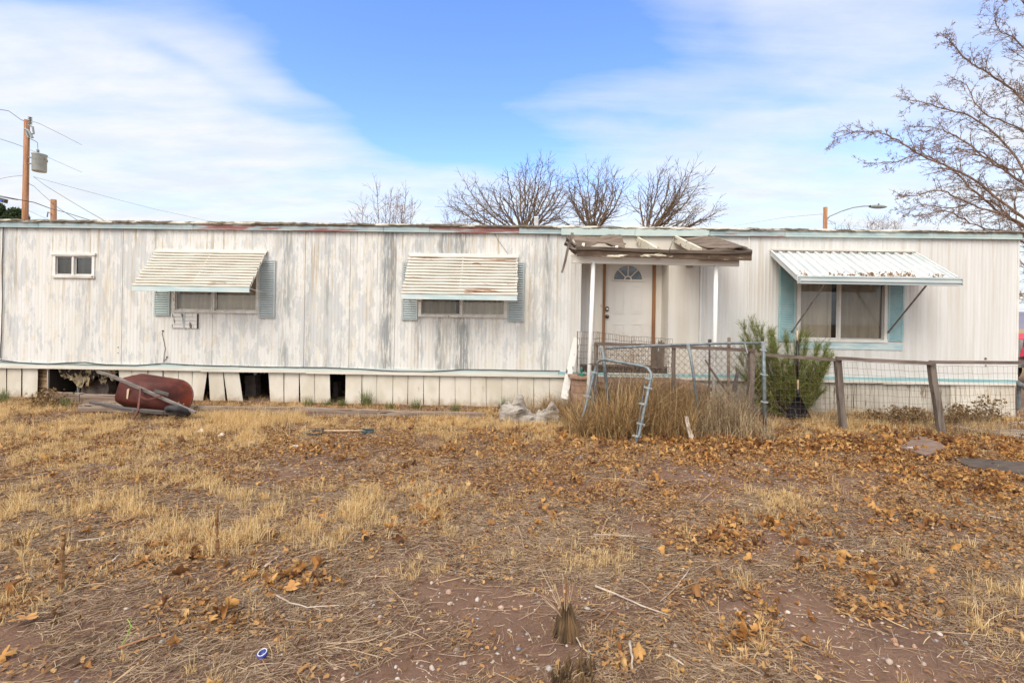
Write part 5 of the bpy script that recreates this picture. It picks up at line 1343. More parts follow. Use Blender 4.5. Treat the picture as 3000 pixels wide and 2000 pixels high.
# scraps of plastic
def scrap(px, py, w, h, label, seed, mat='white_plastic'):
    R_ = random.Random(seed); c = G(px, py); z0 = float(gh(c.x, c.y)) + 0.01; rows = []
    for j in range(6):
        rows.append([Vector((c.x + (i / 8 - .5) * w, c.y + (j / 5 - .5) * w * 0.7, z0 + h * math.sin(math.pi * i / 8) * math.sin(math.pi * j / 5) + R_.uniform(-.2, .2) * h)) for i in range(9)])
    m_ = MB().grid(rows); m_.grid([[q - Vector((0, 0, 0.003)) for q in r_] for r_ in rows[::-1]])
    return tag(m_.build('plastic_scrap', 'dirty_cloth', None, False), label, 'litter')
scrap(590, 1271, 0.10, 0.05, 'crumpled clear white plastic cup lying left of the other white scrap', 1)
scrap(649, 1280, 0.08, 0.04, 'small crumpled white scrap just right of the plastic cup', 2)
scrap(735, 1296, 0.13, 0.008, 'flat pale paint flakes scattered on the soil', 3); scrap(872, 1309, 0.16, 0.012, 'small patch of white paper flakes on the ground left of centre', 4)
# sticks
def stick(pix, r, label, mat='twig_pale', lift=0.012):
    pts = []
    for px, py in pix:
        g_ = G(px, py); g_.z = float(gh(g_.x, g_.y)) + lift + random.uniform(0, 0.006); pts.append(g_)
    pp = [pts[0]]
    for a_, b_ in zip(pts, pts[1:]):
        for k in range(1, 4): pp.append(a_.lerp(b_, k / 3) + Vector((random.uniform(-1, 1), random.uniform(-1, 1), 0)) * r * 0.5)
    tag(MB().tube(pp, [r * (1 - 0.5 * i / (len(pp) - 1)) for i in range(len(pp))], 6).build('stick', mat, None, True), label, 'stick', 'sticks lying on the ground')
stick([(1740, 1568), (1800, 1573), (1857, 1578)], 0.009, 'straight pale stick lying on bare soil just right of the picture centre')
stick([(1743, 1730), (1800, 1747), (1880, 1778), (1965, 1802)], 0.007, 'long thin pale stick right of the rotten stump with the blade of grass')
stick([(1845, 1893), (1850, 1930), (1853, 1978)], 0.008, 'short thick pale stick pointing towards the viewer below the large curled leaf', lift=0.02)
stick([(1950, 1922), (1980, 1940), (2010, 1958)], 0.007, 'pinkish stick near the bottom edge right of the large curled leaf')
stick([(1655, 1815), (1680, 1865), (1703, 1912)], 0.006, 'stick leaning down to the right from the rotten stump', lift=0.02)
stick([(345, 1915), (420, 1890), (500, 1868)], 0.007, 'reddish stick lying in straw near the lower left corner', 'pole_wood')
stick([(230, 1588), (290, 1578), (345, 1568)], 0.007, 'broken pale stick on straw left of the knobby upright stalk')
stick([(328, 1654), (338, 1645), (348, 1636)], 0.009, 'short pale chip of wood on grey straw at lower left')
stick([(775, 1672), (795, 1658), (816, 1645)], 0.007, 'short white stick above the heap of big leaves')
stick([(810, 1757), (850, 1775), (900, 1787), (1010, 1783)], 0.005, 'forked thin pale twig right of the heap of big leaves')
stick([(1875, 1606), (1910, 1608), (1950, 1612)], 0.006, 'thin dark grey stick below the straight pale stick', 'weathered_handle')
stick([(1800, 1465), (1830, 1468), (1860, 1470)], 0.007, 'dark stick lying on soil left of a small straw tuft', 'weathered_handle')
stick([(2130, 1805), (2090, 1840), (2060, 1862), (2020, 1880)], 0.004, 'thin crooked twig in the straw at lower right of centre') if False else None
stick([(2862, 1512), (2900, 1520), (2935, 1528)], 0.008, 'white stick near the right edge of the yard')
stick([(2020, 1662), (1985, 1712), (1935, 1762)], 0.005, 'crooked thin pale twig lying on soil right of centre') 
stick([(235, 1371), (270, 1367), (318, 1365)], 0.007, 'dark straight stick on bare ground at far left', 'weathered_handle')
stick([(480, 1537 - 160), (560, 1540 - 160), (640, 1548 - 170)], 0.009, 'dark grey stick lying left of centre in the middle distance', 'dark_handle')

# knobby upright dead weed stalks
def stalk(px, yb, yt, w, label, lean=0, mat='weed_stalk', seed=0):
    g_ = G(px, yb); Y_ = g_.y; R_ = random.Random(seed); n_ = 22; base = Vector((g_.x, g_.y, float(gh(g_.x, g_.y)) - 0.02)); topp = P(px + lean, yt, Y_)
    pts = [base.lerp(topp, i / n_) + Vector((R_.uniform(-1, 1), R_.uniform(-1, 1), 0)) * w * 0.25 for i in range(n_ + 1)]
    rs = [w * (0.8 + R_.uniform(-0.25, 0.45)) * (1.15 - 0.35 * i / n_) for i in range(n_ + 1)]
    root = thing('weed_stalk', label, 'dead weed', base)
    MB().tube(pts, rs, 8).build('stem', mat, root)
    m_ = MB()
    for k in range(26):
        i = R_.randrange(2, n_); a_ = R_.uniform(0, 6.28); d_ = Vector((math.cos(a_), math.sin(a_), R_.uniform(0.2, 1.0))).normalized()
        p0_ = pts[i] + d_ * w * 0.5; m_.tube([p0_, p0_ + d_ * w * R_.uniform(0.8, 2.0)], [w * 0.25, w * 0.1], 4)
    m_.build('bract', 'pale_wood' if seed % 2 else mat, root)['kind'] = 'stuff'
    return root
stalk(637, 1645, 1480, 0.012, 'tall knobby dead stalk crusted with pale flakes, left of the picture centre', -2, seed=1)
stalk(178, 1735, 1560, 0.013, 'knobby rust-brown dead stalk standing near the left edge', 8, seed=2)
stalk(1523, 1322, 1228, 0.010, 'dark brown fuzzy dead stalk standing in front of the grey tarp', -4, seed=4)
stalk(1010, 1430, 1382, 0.016, 'small drooping dark brown seed head left of centre', -6, seed=6)
# rotten stump with single stalk
g_ = G(1657, 1862); base = Vector((g_.x, g_.y, float(gh(g_.x, g_.y)) - 0.01))
stp = thing('rotten_stump', 'small rotten dark brown stump with one orange upright blade, foreground centre', 'stump', base)
m_ = MB(); R_ = random.Random(3)
for k in range(70):
    a_ = R_.uniform(0, 6.28); r_ = 0.055 * math.sqrt(R_.random()) + 0.01; h_ = R_.uniform(0.07, 0.17) * (1.1 - r_ * 6)
    p0_ = base + Vector((math.cos(a_) * r_ * 1.25, math.sin(a_) * r_ * 1.25, 0)); p1_ = base + Vector((math.cos(a_) * r_ * 0.5, math.sin(a_) * r_ * 0.5, h_ + 0.04))
    m_.tube([p0_, p0_.lerp(p1_, .6) + Vector((R_.uniform(-1, 1), R_.uniform(-1, 1), 0)) * .006, p1_], [0.010, 0.008, 0.003], 4)
m_.build('root_crown', 'stump_wood', stp)
MB().tube([base + Vector((0, 0, 0.1)), P(1659, 1760, base.y), P(1658, 1688, base.y)], [0.006, 0.005, 0.003], 5).build('blade', 'jamb_wood', stp)
m_ = MB()
for k in range(14):
    tx, ty = R_.uniform(1560, 1680), R_.uniform(1640, 1800); e_ = P(tx, ty, base.y + R_.uniform(-.15, .15)); m0 = base.lerp(e_, 0.5) + Vector((0, 0, 0.05)); m_.tube([base + Vector((0, 0, 0.08)), m0, e_], [0.0022, 0.0018, 0.001], 4)
m_.build('straw_stem', 'pale_wood', stp)
g_ = G(1690, 1998); base = Vector((g_.x, g_.y, float(gh(g_.x, g_.y)) - 0.01)); m_ = MB()
for k in range(70):
    a_ = R_.uniform(0, 6.28); r_ = 0.07 * math.sqrt(R_.random()) + 0.01
    p0_ = base + Vector((math.cos(a_) * r_ * 1.4, math.sin(a_) * r_ * 1.2, 0)); p1_ = p0_ + Vector((R_.uniform(-.02, .02), R_.uniform(-.02, .02), R_.uniform(0.03, 0.075)))
    m_.tube([p0_, p1_], [0.009, 0.004], 4)
tag(m_.build('rotten_stump', 'stump_wood'), 'low rotten brown stump at the bottom edge below the other stump', 'stump')
# thin green sprig
pts = [P(x, y, G(350, 1905).y) for x, y in ((346, 1902), (362, 1880), (374, 1862), (376, 1845), (384, 1838), (380, 1822), (372, 1812))]
sg = thing('green_sprig', 'single thin bright green sprig in straw near the lower left', 'sprig', G(346, 1902)); MB().tube(pts, 0.0022, 5).build('stem', 'green_stem', sg)
# big curled sycamore leaves that stand out
def leaf_template(seed, lobes=5, curl=1.0):
    R_ = random.Random(seed); pts = []
    n_ = 40
    for i in range(n_):
        t = 2 * math.pi * i / n_; r_ = 0.62 + 0.38 * abs(math.cos(lobes * t / 2)) ** 0.8 + 0.05 * math.sin(13 * t + seed)
        if abs(t - math.pi) < 0.35: r_ *= 0.55
        pts.append((math.cos(t) * r_, math.sin(t) * r_))
    rings = [0.33, 0.66, 1.0]; V_ = [(0, 0, 0)]; 
    c1, c2, ph = R_.uniform(0.4, 1.3) * curl, R_.uniform(-0.5, 0.6) * curl, R_.uniform(0, 6)
    for q in rings:
        for i, (x, y) in enumerate(pts):
            x_, y_ = x * q, y * q; z = c1 * (y_ * y_) * 0.55 + c2 * x_ * x_ * 0.5 + 0.13 * curl * math.sin(3 * math.atan2(y_, x_) + ph) * q + R_.uniform(-.03, .03)
            V_.append((x_, y_ * (1 - 0.25 * abs(c1) * q), z))
    F_ = [(0, 1 + i, 1 + (i + 1) % n_) for i in range(n_)]
    for a_ in range(2):
        for i in range(n_):
            j = (i + 1) % n_; o = 1 + a_ * n_; F_.append((o + i, o + n_ + i, o + n_ + j, o + j))
    return V_, F_
def big_leaf(px, py, size, label, seed, rot=0.0, tilt=0.3, curl=1.0):
    V_, F_ = leaf_template(seed, curl=curl); g_ = G(px, py); R_ = random.Random(seed)
    M_ = Matrix.Rotation(rot, 3, 'Z') @ Matrix.Rotation(tilt, 3, 'X')
    z0 = float(gh(g_.x, g_.y)) + 0.02
    size *= 0.66
    vs = [M_ @ Vector(v_) * size + Vector((g_.x, g_.y, z0 + size * 0.2)) for v_ in V_]
    o = MB().add(vs, F_)
    st_ = M_ @ Vector((-1.0, 0, 0.05)) * size + Vector((g_.x, g_.y, z0 + size * 0.1)); o.tube([M_ @ Vector((-.3, 0, 0)) * size + Vector((g_.x, g_.y, z0 + size * 0.2)), st_ , st_ + M_ @ Vector((-.5, .2, -.1)) * size], 0.0018, 4)
    tag(o.build('curled_leaf', 'leaf_single', None, True), label, 'fallen leaf', 'large fallen leaves lying in the foreground')
for q in ((1832, 1882, 0.045, 'large pale orange curled leaf with pointed lobes above the short thick stick', 3, 0.6, -0.5, 1.4), (785, 1720, 0.085, 'large crumpled brown leaf at the left end of the leaf heap in the left foreground', 5, 2.0, 0.4, 1.5), (838, 1700, 0.09, 'broad tan leaf standing half upright in the middle of the leaf heap', 7, 0.5, -0.9, 1.1),
          (880, 1680, 0.08, 'rolled reddish leaf at the right end of the leaf heap', 9, 1.2, 0.7, 2.0), (855, 1735, 0.075, 'flat tan leaf with toothed edge at the lower side of the leaf heap', 11, 3.3, -0.2, 0.6), (480, 1615, 0.06, 'reddish brown five-lobed leaf standing up behind grey straw', 13, 0.2, -0.9, 0.5),
          (418, 1665, 0.055, 'small curled tan leaf alone on grey straw', 15, 0.3, -0.3, 1.2), (70, 1840, 0.09, 'large flat golden leaf close to the left edge', 17, 0.2, -0.2, 0.4), (1775, 1965, 0.035, 'small round orange leaf near the bottom stump', 19, 1.0, -0.4, 0.8), (2180, 1730, 0.05, 'curled dark orange leaf right of centre in the foreground', 21, 2.0, 0.5, 1.4),
          (505, 1905, 0.05, 'rolled tan leaf below the leaf patch at lower left', 23, 0.4, 0.4, 2.0), (2220, 1850, 0.06, 'pointed brown leaf in the straw at lower right', 25, 1.5, -0.6, 1.2), (1930, 1435, 0.06, 'tan leaf standing on edge in the middle distance right of centre', 27, .3, -.8, 1.)): big_leaf(*q)

# ================================================================ BACKGROUND: pole, lamp, wires, machine, hills
YP = 28.0
up_ = thing('utility_pole', 'tall brown wooden utility pole with insulators at far left behind the roof', 'utility pole', (P(70, 900, YP).x, YP, 0))
a_, b_ = P(79, 352, YP), P(68, 935, YP); b_.z = 0
MB().tube([b_, a_], [0.17, 0.135], 12).build('pole', 'pole_wood', up_, True)
mb = MB(); c = P(88, 362, YP - .2)
for k in range(5): mb.lathe([(0.05, k * .09), (0.11, k * .09 + .03), (0.05, k * .09 + .07)], c + Vector((0, 0, -0.05)), 10)
mb.build('insulator', 'machine_grey', up_, True)
mb = MB(); mb.tube([P(82, 366, YP - .2), P(96, 372, YP - .2), P(99, 392, YP - .2), P(91, 394, YP - .2), P(96, 404, YP - .2)], 0.05, 6); mb.tube([P(73, 378, YP - .2), P(84, 384, YP - .2), P(94, 403, YP - .2)], 0.07, 6); mb.tube([P(76, 384, YP - .2), P(83, 404, YP - .2)], 0.05, 6)
mb.build('cutout_switch', 'lamp_grey', up_)
mb = MB(); mb.tube([P(86, 406, YP), P(100, 412, YP), P(110, 418, YP), P(111, 438, YP)], 0.015, 4); mb.build('jumper_wire', 'dark_wire', up_)
tf = thing('pole_transformer', 'grey cylindrical transformer can hung on the tall utility pole', 'transformer', P(115, 504, YP))
mb = MB(); c = P(115, 503, YP); mb.lathe([(0.31, 0), (0.33, 0.03), (0.33, 0.93), (0.36, 0.96), (0.36, 1.0), (0.2, 1.04)], c, 18); mb.build('tank', 'transformer_grey', tf, True)
mb = MB(); c = P(111, 452, YP); 
for k in range(4): mb.lathe([(0.04, k * .07), (0.09, k * .07 + .02), (0.04, k * .07 + .06)], c, 8)
mb.build('bushing', 'machine_grey', tf, True)
mb = MB(); mb.bar(P(84, 461, YP), P(100, 463, YP), 0.08, 0.06); mb.bar(P(84, 479, YP), P(100, 481, YP), 0.08, 0.06); mb.tube([P(131, 463, YP), P(138, 469, YP), P(138, 476, YP)], 0.04, 5); mb.build('bracket', 'strut_metal', tf)
sp2 = thing('short_pole', 'shorter brown wooden pole right of the tall utility pole, cut off just above the roof', 'utility pole', (P(158, 900, 26).x, 26, 0))
b_ = P(158, 935, 26); b_.z = 0; MB().tube([b_, P(157, 585, 26)], [0.17, 0.13], 12).build('pole', 'pole_wood', sp2, True)
mb = MB(); mb.tube([P(150, 626, 25.8), P(141, 621, 25.8), P(138, 636, 25.8)], 0.03, 5); mb.build('bracket', 'strut_metal', sp2)
def cable(pix, Ys, r, label, sag=0.0):
    pts = []
    for i in range(len(pix) - 1):
        for k in range(5):
            t = k / 5; x = pix[i][0] + (pix[i + 1][0] - pix[i][0]) * t; y = pix[i][1] + (pix[i + 1][1] - pix[i][1]) * t; pts.append(P(x, y, Ys[i] + (Ys[i + 1] - Ys[i]) * t))
    pts.append(P(*pix[-1], Ys[-1]))
    tag(MB().tube(pts, r, 4).build('power_line', 'dark_wire'), label, 'power line', 'overhead wires at the left')
cable([(-60, 312), (25, 325), (60, 350), (82, 361)], [30, 29, 28, 28], 0.018, 'uppermost wire running from the top of the tall pole to the left')
cable([(82, 352), (115, 362), (172, 390), (240, 425)], [28, 30, 34, 40], 0.012, 'thin wire from the pole top falling to the right')
cable([(-60, 392), (0, 407), (40, 420), (68, 430)], [32, 30, 28.5, 28], 0.014, 'wire reaching the tall pole from the left just above the transformer')
cable([(84, 438), (115, 450), (163, 471), (240, 505)], [28, 30, 34, 40], 0.010, 'thin wire passing right behind the transformer')
cable([(-60, 528), (0, 524), (30, 518), (66, 514)], [30, 29, 28.5, 28], 0.010, 'faint nearly level wire left of the pole below the transformer')
cable([(84, 538), (100, 546), (125, 570), (148, 590), (175, 612), (220, 641), (250, 660)], [28, 27.5, 27, 26, 24, 21, 19], 0.014, 'black service wire from the tall pole down past the short pole')
cable([(98, 518), (135, 545), (200, 585), (245, 612), (300, 643), (340, 668)], [28, 27, 25, 23, 20, 18], 0.012, 'service wire running down to the roof right of the short pole')
cable([(98, 518), (200, 546), (330, 581), (450, 612), (560, 636), (640, 655)], [28, 30, 33, 36, 39, 42], 0.008, 'very faint long wire descending far to the right over the roof')
cable([(-60, 566), (0, 574), (50, 584), (100, 593), (148, 611), (190, 622), (250, 641), (300, 656)], [24, 24, 24, 25, 25.5, 24, 22, 20], 0.020, 'thick black cable bundle crossing in front of both poles')
cable([(-60, 578), (0, 577), (52, 586)], [24, 24, 24], 0.014, 'second black cable close to the thick bundle at the left edge')
cable([(84, 617), (110, 629), (135, 640), (165, 655)], [28, 27, 26, 24], 0.008, 'short thin wire low beside the tall pole')
cable([(2150, 662), (2220, 650), (2300, 637), (2410, 627)], [60, 50, 42, 30], 0.010, 'faint wire left of the street lamp pole')
# small dark box sign near the left edge
sb_ = thing('signbox', 'small dark box with a blue face hanging on a post at the left edge', 'signbox', P(-10, 900, 22))
b_ = P(-14, 930, 22); b_.z = 0; MB().tube([b_, P(-14, 590, 22)], 0.05, 8).build('post', 'strut_metal', sb_)
MB().bar(P(-10, 583, 22), P(18, 590, 22), 0.16, 0.18).build('box', 'dark_handle', sb_); MB().bar(P(-8, 586, 21.91), P(6, 588, 21.91), 0.02, 0.08).build('face', 'sign_blue', sb_)
# street lamp
sl_ = thing('street_lamp', 'street lamp with a long curved arm on a wooden pole behind the roof', 'street lamp', (P(2418, 900, 30).x, 30, 0))
b_ = P(2414, 935, 30); b_.z = 0; MB().tube([b_, P(2418, 607, 30)], [0.15, 0.115], 12).build('pole', 'pole_wood', sl_, True)
MB().tube([P(2425, 640, 30), P(2430, 634, 30), P(2465, 619, 30), P(2500, 608, 30), P(2530, 604, 30), P(2550, 604, 30)], 0.035, 8).build('arm', 'lamp_grey', sl_, True)
mb = MB(); c0 = P(2548, 604, 30); lx = P(2598, 606, 30) - c0
rows = []
for i in range(9):
    t = i / 8; w_ = 0.17 * math.sin(math.pi * (0.12 + 0.86 * t)) ** 0.6 + 0.01; c = c0 + lx * t; rows.append([c + Vector((0, math.cos(a) * w_, math.sin(a) * w_ * (0.55 if math.sin(a) > 0 else 0.8))) for a in [2 * math.pi * k / 12 for k in range(13)]])
mb.grid(rows); mb.build('lamp_head', 'lamp_grey', sl_, True)
MB().lathe([(0.04, 0), (0.05, 0.05), (0.02, 0.08)], P(2574, 600, 30), 8).build('photocell', 'dark_handle', sl_)
# red tractor seen past the trailer's right corner
tx = P(2986, 1000, 14.5); tr2 = thing('tractor', 'red machine with black tyres half hidden behind the right corner of the trailer', 'tractor', (tx.x + 0.9, 14.5, 0))
X0 = tx.x - 0.25
def rb(mb, x0, x1, y0, y1, z0, z1): mb.box(X0 + x0, X0 + x1, 14.5 + y0, 14.5 + y1, z0, z1)
mb = MB(); mb.prism([(X0 + x, 14.2, z) for x, z in ((0.15, 0.72), (1.4, 0.72), (1.4, 1.42), (0.55, 1.46), (0.22, 1.30), (0.10, 1.0))], (0, 0.62, 0)); mb.build('hood', 'paint_red', tr2)
mb = MB(); mb.prism([(X0 + x, 14.0, z) for x, z in ((-0.1, 0.80), (0.9, 0.80), (0.75, 1.12), (0.3, 1.20), (0.0, 1.05))], (0, 0.16, 0)); mb.prism([(X0 + x, 13.98, z) for x, z in ((1.5, 0.9), (2.6, 0.9), (2.4, 1.5), (1.8, 1.55))], (0, 1.1, 0)); mb.build('fender', 'paint_red', tr2)
mb = MB(); rb(mb, 0.1, 2.4, -0.2, 0.3, 0.45, 0.72); rb(mb, 0.02, 0.10, -0.25, 0.3, 0.75, 1.28); mb.build('chassis', 'machine_grey', tr2)
MB().bar((X0 - 0.1, 14.02, 1.30), (X0 + 0.7, 14.02, 1.30), 0.03, 0.03).build('guard_bar', 'machine_grey', tr2)
for cx_, rr_ in ((0.35, 0.36), (2.1, 0.62)):
    for yy in (13.95, 14.9):
        w_ = MB().lathe([(rr_ * .5, -0.02), (rr_ * .5, 0.1)], (X0 + cx_, yy, rr_), 18, (0, 1, 0)).build('wheel', 'white_metal', tr2); mb = MB().lathe([(rr_ * .5, -0.08), (rr_ * .9, -0.1), (rr_, -0.04), (rr_, 0.12), (rr_ * .9, 0.16), (rr_ * .5, 0.14)], (X0 + cx_, yy, rr_), 24, (0, 1, 0)); mb.build('tyre', 'rubber', w_, True)
mb = MB(); rb(mb, 1.6, 2.1, -0.15, 0.4, 1.1, 1.2); rb(mb, 2.05, 2.15, -0.15, 0.4, 1.15, 1.6); mb.build('seat', 'black_plastic', tr2)
MB().lathe([(0.05, 0), (0.07, 0.02), (0.06, 0.04)], (X0 + 0.14, 14.19, 1.15), 10, (0, -1, 0)).build('headlight', 'chrome', tr2)
# pale blue pipe end beside the corner
mb = MB().tube([P(2976, 1118, 9.5), P(2990, 1127, 9.4), P(3012, 1140, 9.4)], 0.05, 10); mb.tube([P(2985, 1130, 9.5), P(2984, 1210, 9.5)], 0.035, 8)
tag(mb.build('drain_pipe', 'galvanized'), 'dull grey-blue pipe sticking out behind the right corner of the trailer', 'pipe')
# hills
def hills():
    m_ = MB(); rows = []
    for j, (rd, f) in enumerate(((900, 0), (1150, 0.45), (1500, 1.0), (1900, 0.8), (2600, 0.2))):
        row = []
        for i in range(181):
            a = math.radians(-90 + i); hh = 24 + 22 * vnoise(np.array([i * 0.09 + 5]), np.array([1.0]))[0] + 7 * vnoise(np.array([i * 0.5]), np.array([4.0]))[0]
            row.append((math.sin(a) * rd, math.cos(a) * rd, hh * f * (1 + 0.1 * math.sin(i * 2.3 + j)) - 2))
        rows.append(row)
    return tag(m_.grid(rows).build('hills', 'hazy_hill', None, True, (0, 0, 0)), kind='structure')
hills()

# ================================================================ TREES
def grow(mb, p, d, Ln, r, lvl, R_, twig=0.006, up=0.06, jit=0.22, spread=(25, 55), seg=None, sides=4, dens=1.0, spur=False):
    n_ = seg or max(3, int(Ln / 0.18)); n_ = min(n_, 14); pts = [p.copy()]; dd = d.normalized(); rs = [r]
    for i in range(n_):
        dd = (dd + Vector((R_.uniform(-1, 1), R_.uniform(-1, 1), R_.uniform(-1, 1))) * jit + Vector((0, 0, up))).normalized()
        p = p + dd * (Ln / n_); pts.append(p.copy()); rs.append(max(twig * 0.6, r * (1 - 0.75 * (i + 1) / n_)))
    mb.tube(pts, rs, sides if lvl > 0 else 3, False)
    if spur and lvl <= 1:
        for i in range(1, n_ + 1):
            if R_.random() < 0.22:
                s_ = Vector((R_.uniform(-1, 1), R_.uniform(-1, 1), R_.uniform(-.6, 1))).normalized(); mb.tube([pts[i], pts[i] + s_ * R_.uniform(0.04, 0.10)], [twig, twig * 0.8], 3, False)
    if lvl <= 0: return
    nb = max(2, int(n_ * 0.75 * dens + 0.5))
    for k in range(nb):
        t = 0.22 + 0.78 * (k + R_.random()) / nb; i = min(n_ - 1, int(t * n_)); base = pts[i]; ax_ = (pts[i + 1] - pts[i]).normalized()
        o_ = ax_.cross(Vector((R_.uniform(-1, 1), R_.uniform(-1, 1), R_.uniform(-1, 1)))).normalized(); an = math.radians(R_.uniform(*spread))
        nd = ax_ * math.cos(an) + o_ * math.sin(an)
        grow(mb, base, nd, Ln * (1 - 0.55 * t) * R_.uniform(0.32, 0.6), max(twig, rs[i] * 0.55), lvl - 1, R_, twig, up, jit, spread, None, sides, dens, spur)
def limb(mb, pts, r0, r1, R_, lvl=2, twig=0.006, every=0.35, blen=(0.5, 1.4), up=0.05, spur=False, spread=(25, 60), start=0.3, jit=0.22):
    """limb through given points (Catmull-like), with side branches"""
    pp = []
    for i in range(len(pts) - 1):
        p0 = pts[max(i - 1, 0)]; p1 = pts[i]; p2 = pts[i + 1]; p3 = pts[min(i + 2, len(pts) - 1)]
        for k in range(6):
            t = k / 6; pp.append(0.5 * ((2 * p1) + (-p0 + p2) * t + (2 * p0 - 5 * p1 + 4 * p2 - p3) * t * t + (-p0 + 3 * p1 - 3 * p2 + p3) * t ** 3) + Vector((R_.uniform(-1, 1), R_.uniform(-1, 1), R_.uniform(-1, 1))) * 0.025)
    pp.append(pts[-1]); n_ = len(pp) - 1
    rs = [r0 + (r1 - r0) * i / n_ for i in range(n_ + 1)]
    mb.tube(pp, rs, 6, False)
    Lt = sum((pp[i + 1] - pp[i]).length for i in range(n_)); nb = int(Lt / every)
    for k in range(nb):
        t = start + (1 - start) * (k + R_.random()) / nb; i = min(n_ - 1, int(t * n_)); ax_ = (pp[i + 1] - pp[i]).normalized()
        o_ = ax_.cross(Vector((R_.uniform(-1, 1), R_.uniform(-1, 1), R_.uniform(-1, 1)))).normalized(); an = math.radians(R_.uniform(*spread))
        grow(mb, pp[i], ax_ * math.cos(an) + o_ * math.sin(an), R_.uniform(*blen) * (1.15 - 0.6 * t), max(twig, rs[i] * 0.5), lvl - 1, R_, twig, up, jit, (25, 60), None, 4, 1.6 if spur else 1.0, spur)
def multi_tree(label, cx_, Y_, tops, seed, mat='bark_dark', r0=0.06, twig=0.008, group='bare trees behind the mobile home'):
    R_ = random.Random(seed); base = Vector((P(cx_, 900, Y_).x, Y_, 0)); t_ = thing('bare_tree', label, 'bare tree', base, group)
    MB().tube([base, base + Vector((0.03, 0, 0.7)), base + Vector((0, 0, 1.3))], [0.2, 0.16, 0.15], 10).build('trunk', mat, t_, True)
    fz = P(cx_, 690, Y_).z if r0 >= 0.04 else 1.25
    MB().tube([base + Vector((0, 0, 1.28)), base + Vector((0, 0, fz + 0.05))], [0.15, 0.09], 8).build('upper_trunk', mat, t_, True)
    fork = base + Vector((0, 0, fz)); mb = MB()
    tops = list(tops) + [(x_ + R_.uniform(-38, 38), min(648, y_ + R_.uniform(15, 95))) for x_, y_, *_q in tops[::2]]
    for (x, y, *rest) in tops:
        dy = rest[0] if rest else R_.uniform(-1.2, 1.2)
        top_ = P(x, y, Y_ + dy); m1 = fork.lerp(top_, 0.4) + Vector(((top_.x - fork.x) * 0.12, 0, -0.1 * abs(top_.x - fork.x) * .3)); m2 = fork.lerp(top_, 0.72) + Vector(((top_.x - fork.x) * 0.12, 0, 0))
        limb(mb, [fork, m1, m2, top_], r0, twig * 1.0, R_, 2, twig, 0.17, (0.5, 1.5), 0.035, start=0.2 if r0 >= .04 else .36, jit=0.24)
    mb.build('crown', mat, t_)
    return t_
multi_tree('small bare tree with fine upright twigs, left of the larger bare trees behind the roof', 1120, 19, [(1105, 545), (1145, 560), (1190, 555), (1060, 600), (1180, 600), (1040, 630), (1130, 590), (1165, 575)], 1, 'bark_tan', 0.026, 0.0065)
multi_tree('wide bare dark tree fanning out to the left behind the roof', 1530, 17, [(1365, 540), (1400, 545), (1350, 575), (1440, 540), (1485, 500), (1520, 500), (1540, 478), (1575, 480), (1590, 475), (1620, 510), (1640, 520), (1460, 560), (1655, 560), (1330, 600)], 2, r0=0.04, twig=.0072)
multi_tree('bare rounded tree with dense upright branches, middle one behind the porch roof', 1735, 17.5, [(1690, 500), (1720, 495), (1755, 497), (1780, 500), (1800, 515), (1830, 530), (1665, 545), (1745, 540), (1710, 560), (1800, 570), (1680, 580)], 3, r0=0.04, twig=.0072)
multi_tree('bare tree with long limbs stretching up to the right above the porch roof', 1890, 17, [(1935, 495), (1965, 520), (2010, 505), (2050, 535), (2025, 500), (1900, 540), (1870, 560), (2085, 640), (2040, 610), (2095, 625), (1985, 580)], 4, r0=0.04, twig=.0072)
multi_tree('scattered low bare twigs rising just above the roof near the street lamp', 2560, 20, [(2575, 640), (2550, 655), (2600, 655), (2620, 648), (2540, 660), (2490, 668), (2480, 660)], 5, 'bark_tan', 0.02, 0.005)
multi_tree('bare twigs at the far left of the widest bare tree, low above the roof', 1345, 18, [(1310, 620), (1345, 640), (1370, 650), (1330, 650)], 6, 'bark_tan', 0.02, 0.006)
